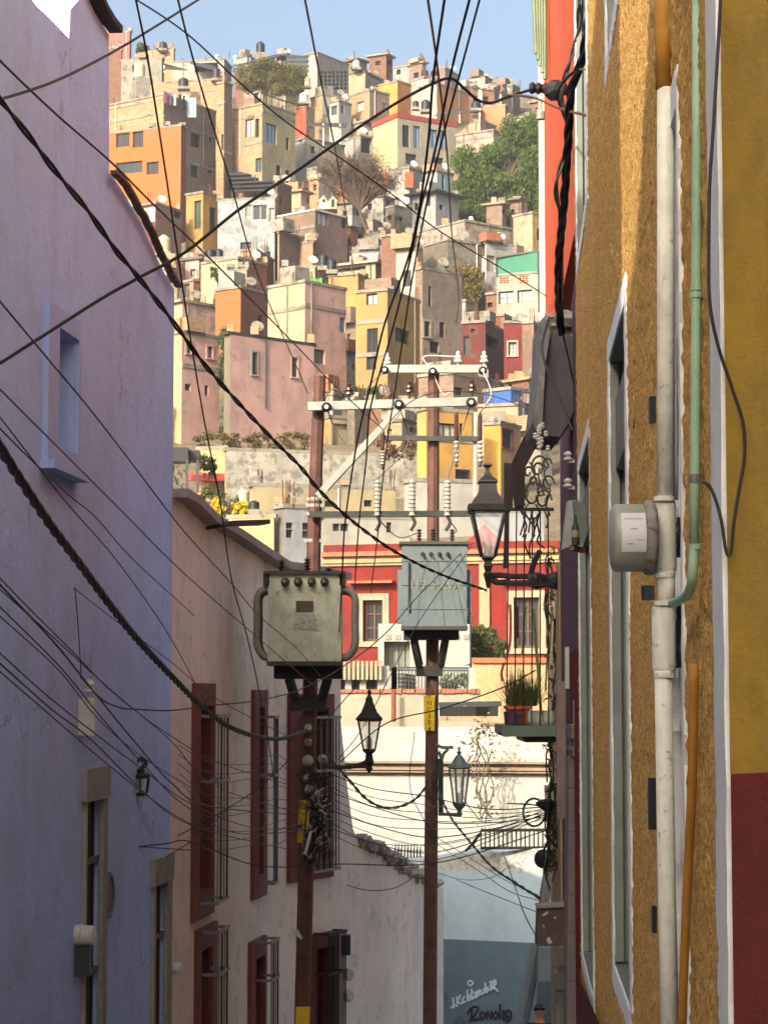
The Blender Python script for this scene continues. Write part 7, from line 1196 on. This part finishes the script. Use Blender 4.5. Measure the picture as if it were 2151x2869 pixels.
# ================================================================ WIRES
ORD = ['topmost', 'second', 'third', 'fourth', 'fifth', 'sixth', 'seventh', 'eighth', 'ninth', 'tenth', 'lowest']
CAB = plain('black_cable', (26, 25, 26), .55, var=.2); GCA = plain('grey_cable', (84, 84, 90), .6, var=.2)
def wire(pts, ya, yb, r, label, cate='cable', mt=None, twist=0, group=None, c='S', strands=3, sub=8):
    n = len(pts)
    L_ = [0]
    for i in range(1, n): L_.append(L_[-1]+math.dist(pts[i], pts[i-1]))
    # the wire runs straight in plan: interpolate 1/depth along the picture
    ps = [PC(c, *p, 1/((1-L_[i]/L_[-1])/ya+(L_[i]/L_[-1])/yb)) for i, p in enumerate(pts)]; ps = cat(ps, sub); m = MB()
    if twist:
        ps2 = [];
        for a, b in zip(ps, ps[1:]): ps2 += [a.lerp(b, j/4) for j in range(4)]
        ps2.append(ps[-1]); d = 0
        offs = []
        for i, p in enumerate(ps2):
            if i: d += (p-ps2[i-1]).length
            t = (ps2[min(i+1, len(ps2)-1)]-ps2[max(i-1, 0)]).normalized(); u_ = t.cross(Vector((0, 1, 0))).normalized() if abs(t.y) < .95 else t.cross(Vector((1, 0, 0))).normalized(); offs.append((p, u_, t.cross(u_), d))
        for s_ in range(strands): m.tube([p+(u_*math.cos(d*twist+s_*2*math.pi/strands)+w_*math.sin(d*twist+s_*2*math.pi/strands))*r*.75 for p, u_, w_, d in offs], r*.75, 5)
    else: m.tube(ps, r, 5)
    return tag(obj('cable', m, mt or CAB), label, cate, group)
wire([(-30, 180), (0, 215), (60, 290), (120, 370), (190, 455), (250, 540), (300, 600), (370, 690), (440, 785), (510, 865), (590, 950), (650, 1010), (690, 1060), (760, 1125), (850, 1190), (950, 1240), (1050, 1275)], 8, 20.6, .0095, 'thick twisted black cable from the left edge down to the large lantern', twist=9, strands=2)
wire([(-30, 800), (0, 785), (110, 715), (220, 645), (300, 600), (400, 545), (520, 450), (640, 370), (760, 285), (860, 220), (940, 178), (975, 170), (1003, 192), (1030, 215), (1060, 222), (1095, 210), (1150, 192)], 12, 15, .0105, 'thick black cable rising to the porcelain bracket on the orange facade')
wire([(-30, 222), (0, 215), (120, 175), (240, 115), (340, 55), (460, -20)], 10, 14, .008, 'thin cable crossing the top left corner', twist=0)
wire([(-20, 100), (0, 130), (120, 245), (240, 350), (330, 440), (440, 545), (560, 665), (660, 768), (740, 850), (830, 930)], 9, 26, .006, 'thin straight cable falling across the laundry house and pink houses')
wire([(265, -20), (400, 70), (520, 180), (620, 265), (740, 345), (860, 430), (950, 500), (1100, 590), (1180, 640)], 12, 20, .0055, 'thin cable slanting from the top to the orange facade')
wire([(290, -20), (320, 130), (350, 320), (380, 520), (410, 720), (440, 900), (475, 1080), (500, 1250), (540, 1400), (580, 1600), (600, 1760)], 10, 25, .0055, 'long thin cable dropping from the top past the orange house')
wire([(380, -20), (410, 100), (450, 240), (500, 400), (545, 560), (600, 700), (640, 790), (665, 850)], 10, 26, .0055, 'thin cable dropping to the head of the nearer pole')
wire([(655, -20), (690, 160), (725, 330), (750, 480), (765, 600)], 12, 40, .007, 'thin cable dropping left of the lattice building')
wire([(921, -20), (945, 150), (965, 330), (975, 500), (990, 640), (985, 700)], 12, 40, .008, 'faint cable dropping just left of the converging pair')
wire([(962, -20), (935, 170), (925, 300), (905, 450), (880, 560), (830, 700), (800, 830), (770, 960), (745, 1130), (738, 1260), (728, 1450)], 12, 27, .0085, 'leftmost of the three dark converging cables')
wire([(1018, -20), (975, 150), (940, 320), (910, 440), (885, 560), (845, 720), (800, 880), (790, 1000), (775, 1130), (765, 1280)], 12, 28, .0085, 'middle of the three dark converging cables')
wire([(1040, -20), (1000, 130), (960, 280), (925, 420), (890, 600), (870, 730), (850, 860), (830, 1000), (815, 1160), (800, 1280)], 12, 28, .007, 'rightmost of the three dark converging cables')
wire([(-30, 915), (0, 965), (50, 1045), (110, 1135), (170, 1215), (240, 1310), (300, 1385), (370, 1460), (440, 1530), (500, 1572), (560, 1592), (610, 1595), (662, 1578)], 9, 25.7, .017, 'thick rope like bundle of cables tied to the nearer pole', twist=10, strands=3)
wire([(0, 650), (100, 770), (200, 890), (300, 1020), (400, 1150), (500, 1260), (560, 1330), (640, 1400), (700, 1470)], 9, 26, .0045, 'thin cable passing over the lavender window to the transformer')
wire([(0, 840), (100, 940), (250, 1090), (400, 1240), (560, 1380), (700, 1500)], 10, 26, .0045, 'second thin cable below the lavender window cable')
wire([(0, 900), (140, 1080), (260, 1220), (370, 1380), (450, 1530)], 10, 22, .004, 'steeper thin cable crossing the middle of the lavender wall')
wire([(0, 925), (60, 985), (150, 1070), (210, 1120), (290, 1210), (420, 1330)], 10, 22, .0045, 'thin cable running just above the rope like bundle')
wire([(160, 1270), (250, 1340), (370, 1430), (470, 1510), (640, 1600)], 17.5, 26, .0045, 'thin cable from the little hook on the lavender wall')
wire([(162, 1268), (170, 1360), (176, 1460)], 17.4, 17.5, .004, 'short vertical cable from hook to white cable box')
grp = [([(0, 1248), (60, 1310), (150, 1400), (250, 1500), (370, 1590), (480, 1650), (640, 1700)], .0045, 'topmost cable of the lavender wall bunch'), ([(0, 1262), (120, 1390), (200, 1490), (290, 1600), (370, 1690), (450, 1740), (640, 1760)], .006, 'darkest cable of the lavender wall bunch'), ([(0, 1272), (120, 1380), (240, 1490), (370, 1600), (470, 1700), (660, 1760)], .004, 'third cable of the lavender wall bunch from the top'), ([(0, 1310), (130, 1440), (220, 1550), (300, 1640), (400, 1740), (520, 1800), (680, 1790)], .0045, 'cable of the lavender bunch that passes over the white cable box'), ([(0, 1330), (130, 1450), (220, 1560), (330, 1650), (480, 1740)], .004, 'faint cable just below the white cable box crossing'), ([(0, 1410), (100, 1500), (200, 1580), (300, 1655), (420, 1740), (560, 1790), (660, 1780)], .0045, 'cable passing just above the small wall lantern'), ([(0, 1432), (110, 1530), (200, 1600), (300, 1700), (370, 1760), (430, 1790)], .0055, 'dark cable passing behind the small wall lantern'), ([(0, 1450), (110, 1545), (220, 1640), (320, 1720), (395, 1770), (470, 1800), (650, 1840)], .0045, 'lowest cable of the lavender wall bunch')]
for pts, r_, lb in grp: wire(pts, 11, 25.8 if pts[-1][0] > 600 else 22.5, r_, lb)
wire([(175, 1462), (220, 1510), (260, 1528), (300, 1532), (370, 1534), (450, 1524), (560, 1512), (650, 1488), (740, 1440), (830, 1370), (900, 1290), (1000, 1190)], 17.8, 30.5, .007, 'cable swagging from the white cable box past both transformers')
wire([(300, 1828), (360, 1822), (415, 1818), (560, 1870), (730, 1866), (950, 1862), (1190, 1790)], 20.5, 24, .006, 'long low cable crossing the alley under the lantern')
wire([(300, 1828), (370, 1833), (415, 1836)], 20.5, 22, .006, 'short lower strand at the lavender wall hook')
wire([(700, 1625), (745, 1675), (790, 1725), (830, 1744), (870, 1740), (905, 1718), (940, 1665)], 25.8, 30.7, .014, 'heavy sagging cable between the two poles', twist=10, strands=2)
wire([(945, 1700), (970, 1760), (1010, 1812), (1060, 1870), (1110, 1905), (1165, 1940)], 30.5, 24, .012, 'heavy cable falling right from the farther pole', twist=10, strands=2)
wire([(735, 1645), (832, 1563), (947, 1532), (1077, 1488), (1155, 1448)], 26, 21, .007, 'dark cable slanting up across the yellow number plate')
wire([(730, 1640), (790, 1560), (900, 1350), (1000, 1205), (1020, 1170)], 26, 30, .006, 'thin cable rising steeply behind the lantern roof')
wire([(895, 1580), (885, 1700), (925, 1790)], 30.8, 30.6, .006, 'loose cable bowing left of the farther pole')
for i in range(11):
    y0 = 1668+i*13; y1 = 1742+(i % 4)*7; wire([(705, y0), (800, y0+34+6*(i % 3)), (920, y0+52+5*(i % 4)), (1050, (y0+y1)/2+42), (1190, y1)], 25.8, 22, .0042 if i % 3 else .006, ORD[i]+' of the thin wires fanning from the nearer pole to the right house', group='thin wires fanning between the nearer pole and the right house', mt=GCA if i % 2 else CAB)
for i in range(9):
    y0 = 1600+i*24; wire([(372+6*i, y0), (450, y0+44), (540, y0+50-8*(i % 3)), (600, y0+30-5*(i % 2)), (650, 1680+i*14)], 22.4, 25.8, .004, ORD[i]+' of the fine wires sagging across the pink wall windows', group='fine wires sagging across the pink wall', mt=GCA)
wire([(490, 1750), (430, 1805), (360, 1850)], 24, 21, .006, 'short cable crossing the first oxblood window')
wire([(370, 1812), (460, 1765), (560, 1700), (640, 1625), (700, 1560), (780, 1470)], 22.4, 25.8, .006, 'cable rising to the right across the pink house')
wire([(730, 1905), (790, 1922), (850, 1918), (900, 1890)], 29.8, 31, .006, 'cable swag from the grey conduit on the pink wall')
wire([(945, 1810), (1010, 1850), (1090, 1900), (1160, 1932)], 31, 26, .005, 'thin cable over the pale blue wall', mt=GCA)
wire([(945, 1825), (1040, 1885), (1100, 1925), (1165, 1945)], 31, 26, .005, 'lower thin cable over the pale blue wall', mt=GCA)
wire([(945, 1885), (1000, 1900), (1060, 1895), (1100, 1870)], 31, 30, .005, 'curved cable drooping over the pale blue wall', mt=GCA)
wire([(985, 1900), (1070, 1935), (1165, 1972)], 31, 24, .005, 'straight thin cable falling to the brown cabinet', mt=GCA)
wire([(1085, 1840), (1110, 1910), (1130, 1970), (1158, 2025)], 30, 20, .006, 'dark cable dropping steeply to the brown cabinet')
m = MB(); c0 = PC('N', 1172, 225, 24); m.tube([c0+Vector((math.cos(t*.3)*.12, 0, math.sin(t*.3)*.15)) for t in range(22)], .012, 6); tag(obj('hose_loop', m, CAB), 'round loop of black hose left of the hanging creeper', 'hose')
for i in range(4): wire([(1092+i*14, 1735), (1150, 1738), (1190, 1738+i*3)], 24, 22, .006, ORD[i]+' of the short cables gathered at the black bracket', group='short cables at the black bracket')
m = MB(); m.lathe(PC('N', 1300, 170, 22), [(.01, -.12), (.07, 0), (.05, .08), (.01, .14)], 6, axis=(-1, 0, .2)); tag(obj('black_bracket', m, IRON), 'black spiked bracket where thin wires gather beside the creeper', 'bracket')
wire([(845, 1000), (905, 850), (1000, 760), (1043, 800)], 26, 31, .006, 'jumper loop between upper crossarms', mt=WHT) if False else None
for x0, y0, xm, ym, x1, y1, lb, mt in [(705, 875, 720, 920, 745, 960, 'jumper lead below the left disc insulator', GCA), (861, 873, 880, 960, 815, 1035, 'jumper lead from the middle disc to the left arrester', GCA), (1017, 869, 985, 970, 966, 1035, 'jumper lead from the right disc to the right arrester', GCA), (934, 800, 915, 770, 985, 770, 'pale jumper arch on the farther crossarm', WHT), (934, 803, 955, 850, 975, 845, 'pale jumper hanging under the farther crossarm', WHT), (830, 800, 790, 850, 826, 930, 'jumper lead from the left farther disc', GCA), (1042, 800, 1060, 850, 1036, 892, 'jumper lead from the right farther disc', WHT), (815, 1120, 860, 1160, 905, 1150, 'lead from the left arrester to the transformer', GCA), (966, 1120, 985, 1145, 976, 1150, 'lead from the right arrester to the transformer', GCA), (752, 850, 700, 870, 662, 1210, 'lead dropping to the first transformer bushing', GCA)]:
    wire([(x0, y0), (xm, ym), (x1, y1)], 26 if x0 != 934 else 30.8, 26 if x0 != 934 else 30.8, .008, lb, mt=mt)
wire([(705, 1062), (800, 960), (900, 860), (1040, 850), (1180, 900)], 25.8, 22, .005, 'thin guy wire crossing the crossarm brace') 
for i, (x0, x1) in enumerate(((915, 880), (935, 940), (955, 985), (975, 1010))): wire([(x0, 1200), ((x0+x1)/2, 1240), (x1, 1330)], 30.2, 30.1, .006, ['leftmost', 'second from left', 'third from left', 'rightmost'][i]+' lead hanging over the blue grey transformer', group='leads over the blue grey transformer', mt=GCA)
# cable bundle on the orange facade and black cables on the right wall
YO = 14.3
wire([(1278, -30), (1268, 60), (1255, 130), (1232, 200), (1226, 300), (1216, 450), (1206, 560), (1206, 660), (1212, 720)], 12.5, 15, .02, 'thick black cable bundle down the orange facade', twist=12, strands=3)
wire([(1250, -30), (1245, 80), (1212, 200), (1226, 300), (1200, 400), (1210, 480), (1202, 580), (1208, 680)], 14, 14.6, .012, 'looser twisted cable beside the thick bundle on the orange facade', twist=16, strands=2)
wire([(1260, 140), (1222, 170), (1204, 205), (1218, 250)], 13.6, 14.2, .011, 'short cable loop at the porcelain bracket')
wire([(1254, 0), (1258, 120), (1222, 280), (1215, 460), (1214, 650)], 14.2, 14.4, .006, 'thin straight cable on the orange facade')
g = thing('cable_bracket', 'dark ribbed strain bracket on the orange facade', 'bracket', PC('S', 1180, 195, 14.6))
m = MB(); pr = []
for i in range(7): pr += [(.03, .045*i), (.045, .045*i+.02)]
m.lathe(PC('S', 1142, 190, 14.8), pr, 10, axis=(1, 0, -.05)); obj('ribbed_sleeve', m, BLKI, g); m = MB(); m.lathe(PC('S', 1196, 196, 14.5), [(.03, -.06), (.07, -.02), (.07, .04), (.03, .08)], 8, axis=(.3, -1, 0)); obj('clamp', m, BLKI, g); m = MB(); m.lathe(PC('S', 1167, 258, 14.8), [(.03, 0), (.03, .05), (.012, .07), (.012, .14)], 8); obj('hanging_insulator', m, GRYI, g)
wire([(1005, 186), (1080, 200), (1120, 208), (1170, 215)], 16, 14.8, .005, 'thin pale twisted tie wire beside the thick cable', mt=GCA, twist=30, strands=2); wire([(1100, 205), (1150, 210), (1210, 235), (1280, 252)], 14.8, 12.8, .008, 'rusty bracket rod across the orange facade', cate='rod', mt=plain('rusty_rod', (92, 60, 44), .9)); wire([(1250, 150), (1280, 150)], 13, 12.8, .006, 'short rod at the edge of the mustard wall', cate='rod', mt=GCA)
wire([(1214, 720), (1230, 790), (1242, 880), (1200, 960)], 15, 15.3, .007, 'black cable curling over the eave block'); wire([(1182, 690), (1170, 760), (1200, 840), (1236, 930)], 15.2, 15, .009, 'black cable looping across the eave block'); wire([(1255, 525), (1252, 640), (1256, 720)], 13.8, 14, .006, 'thin cable along the corner of the mustard house')
wire([(1386, -30), (1390, 200), (1386, 450), (1384, 640), (1382, 800), (1374, 880), (1367, 925)], 7, 7.4, .0028, 'thin brown wire hanging down the mustard stucco', mt=plain('brown_wire', (70, 44, 24), .7))
wire([(1556, -30), (1548, 120), (1540, 260), (1531, 400), (1529, 560), (1532, 660), (1550, 750), (1580, 840), (1603, 915), (1606, 985), (1594, 1060), (1583, 1130), (1578, 1185), (1572, 1200), (1565, 1180), (1558, 1130), (1545, 1080), (1530, 1048), (1515, 1040)], 4.12, 4.165, .0036, 'black cable looping over the white corner band to the mint conduit')
# ================================================================ PERSON
Yp = 34.; gz = zground(Yp)+.05; hx = P(1510, 2830, Yp).x; htop = P(1510, 2814, Yp).z; sc_ = (htop-gz)/1.76
def skin(nm, verts, edges, radii, mt, par, loc, lv=2, rootv=0):
    me = bpy.data.meshes.new(nm); me.from_pydata([Vector(v)*sc_ for v in verts], edges, []); o = bpy.data.objects.new(nm, me); COL.objects.link(o); md = o.modifiers.new('s', 'SKIN'); md.use_smooth_shade = True
    for i, r_ in enumerate(radii): me.skin_vertices[0].data[i].radius = ((r_[0], r_[1]) if isinstance(r_, tuple) else (r_, r_)); me.skin_vertices[0].data[i].radius = [x*sc_ for x in me.skin_vertices[0].data[i].radius]; me.skin_vertices[0].data[i].use_root = (i == rootv)
    sd = o.modifiers.new('d', 'SUBSURF'); sd.levels = lv; sd.render_levels = lv
    bpy.context.view_layer.update(); dg = bpy.context.evaluated_depsgraph_get(); me2 = bpy.data.meshes.new_from_object(o.evaluated_get(dg)); bpy.data.objects.remove(o); me2.materials.clear(); me2.materials.append(mt)
    me2.polygons.foreach_set('use_smooth', [True]*len(me2.polygons)); o2 = bpy.data.objects.new(nm, me2); COL.objects.link(o2); o2.parent = par; ORG[o2.name] = Vector(loc); return o2
SK = plain('skin', (150, 104, 82), .6, var=.1); SH = plain('black_shirt', (34, 32, 36), .85); TR = plain('dark_trousers', (40, 42, 52), .85); HA = plain('black_hair', (18, 15, 14), .6)
g = thing('person', 'person in a dark shirt with short black hair at the foot of the blue wall', 'person', (hx, Yp, gz))
V = [(0, 0, .95), (0, 0, 1.15), (0, 0, 1.35), (0, 0, 1.47), (0, 0, 1.53), (.0, -.005, 1.62), (0, -.01, 1.68)]; Ed = [(0, 1), (1, 2), (2, 3), (3, 4), (4, 5), (5, 6)]; R__ = [(.15, .11), (.14, .1), (.17, .11), (.08, .07), (.052, .055), (.078, .095), (.07, .085)]
for s_ in (-1, 1):
    b0 = len(V); V += [(s_*.18, 0, 1.40), (s_*.23, .02, 1.12), (s_*.25, -.04, .88), (s_*.25, -.07, .80)]; Ed += [(2, b0), (b0, b0+1), (b0+1, b0+2), (b0+2, b0+3)]; R__ += [.06, .045, .032, .03]
    for k_ in range(4): f0 = len(V); V += [(s_*.25+(k_-1.5)*.017, -.09, .755), (s_*.25+(k_-1.5)*.018, -.085, .70+.008*abs(k_-1.5))]; Ed += [(b0+3, f0), (f0, f0+1)]; R__ += [.009, .008]
    f0 = len(V); V += [(s_*.225, -.11, .77), (s_*.215, -.125, .735)]; Ed += [(b0+3, f0), (f0, f0+1)]; R__ += [.011, .009]
    b1 = len(V); V += [(s_*.1, 0, .86), (s_*.11, -.01, .48), (s_*.12, .02, .09), (s_*.13, -.12, .04)]; Ed += [(0, b1), (b1, b1+1), (b1+1, b1+2), (b1+2, b1+3)]; R__ += [.09, .06, .042, .035]
bd = skin('body', V, Ed, R__, SK, g, (hx, Yp, gz))
skin('shirt', [(0, 0, .92), (0, 0, 1.15), (0, 0, 1.36), (0, 0, 1.46), (-.19, 0, 1.40), (.19, 0, 1.40), (-.235, .015, 1.16), (.235, .015, 1.16)], [(0, 1), (1, 2), (2, 3), (2, 4), (2, 5), (4, 6), (5, 7)], [(.17, .125), (.16, .12), (.18, .125), (.085, .08), .075, .075, .062, .062], SH, g, (hx, Yp, gz))
skin('trousers', [(0, 0, .98), (0, 0, .88), (-.1, 0, .8), (.1, 0, .8), (-.11, -.01, .48), (.11, -.01, .48), (-.12, .02, .1), (.12, .02, .1)], [(0, 1), (1, 2), (1, 3), (2, 4), (3, 5), (4, 6), (5, 7)], [(.165, .125), (.165, .13), .1, .1, .075, .075, .06, .06], TR, g, (hx, Yp, gz))
def head_part(nm, mb, mt): return obj(nm, mb, mt, g, True)
hc = Vector((hx, Yp, gz))+Vector((0, -.01, 1.655))*sc_; m = MB()
import itertools
vs, fs = [], []; nu, nv = 18, 10
for j in range(nv+1):
    th_ = math.pi*j/nv
    for i in range(nu): ph_ = 2*math.pi*i/nu; fr = -math.sin(ph_); x, y, z = math.sin(th_)*math.cos(ph_), math.sin(th_)*math.sin(ph_), math.cos(th_); low = -.25 if y > 0 else .28; z2 = max(z, low+(.0 if y > 0 else .12*abs(math.sin(ph_*5)))); vs.append(hc+Vector((x*.092, y*.108+.008, z2*.118+.008))*sc_*(1+.03*math.sin(9*ph_+5*j)))
for j in range(nv):
    for i in range(nu): fs.append((j*nu+i, (j+1)*nu+i, (j+1)*nu+(i+1) % nu, j*nu+(i+1) % nu))
m.add(vs, fs); head_part('hair', m, HA)
for s_ in (-1, 1): m = MB(); m.lathe(hc+Vector((s_*.03+.012, -.095, -.01))*sc_, [(.0, 0), (.011, .002), (.009, .008), (0, .01)], 8, axis=(0, -1, 0)); head_part('eye', m, plain('dark_eye', (20, 16, 14), .3)); m = MB(); m.lathe(hc+Vector((s_*.08, .01, -.02))*sc_, [(.012, 0), (.026, .006), (.02, .014)], 10, axis=(s_, -.3, 0)); head_part('ear', m, SK)
m = MB(); p_ = hc+Vector((.012, -.1, -.03))*sc_; m.add([p_+Vector((0, -.004, .035)), p_+Vector((-.015, 0, -.012)), p_+Vector((.015, 0, -.012)), p_+Vector((0, -.026, -.01))], [(0, 1, 3), (0, 3, 2), (1, 2, 3)]); head_part('nose', m, SK)
m = MB(); m.box(hc+Vector((.012, -.092, -.072))*sc_, (.045, .012, .01)); head_part('mouth', m, plain('lip', (110, 62, 56), .6))

# ================================================================ AIR
m = MB(); m.span((-440, -60, -8), (440, 640, 112)); hz = bpy.data.materials.new('haze_air'); hz.use_nodes = True; hn = hz.node_tree.nodes; hn.remove(hn['Principled BSDF']); pv = hn.new('ShaderNodeVolumePrincipled'); pv.inputs['Density'].default_value = .00032; pv.inputs['Color'].default_value = (.86, .9, 1, 1); pv.inputs['Anisotropy'].default_value = .2; hz.node_tree.links.new(pv.outputs[0], hn['Material Output'].inputs['Volume'])
kind(obj('haze', m, hz), 'stuff')
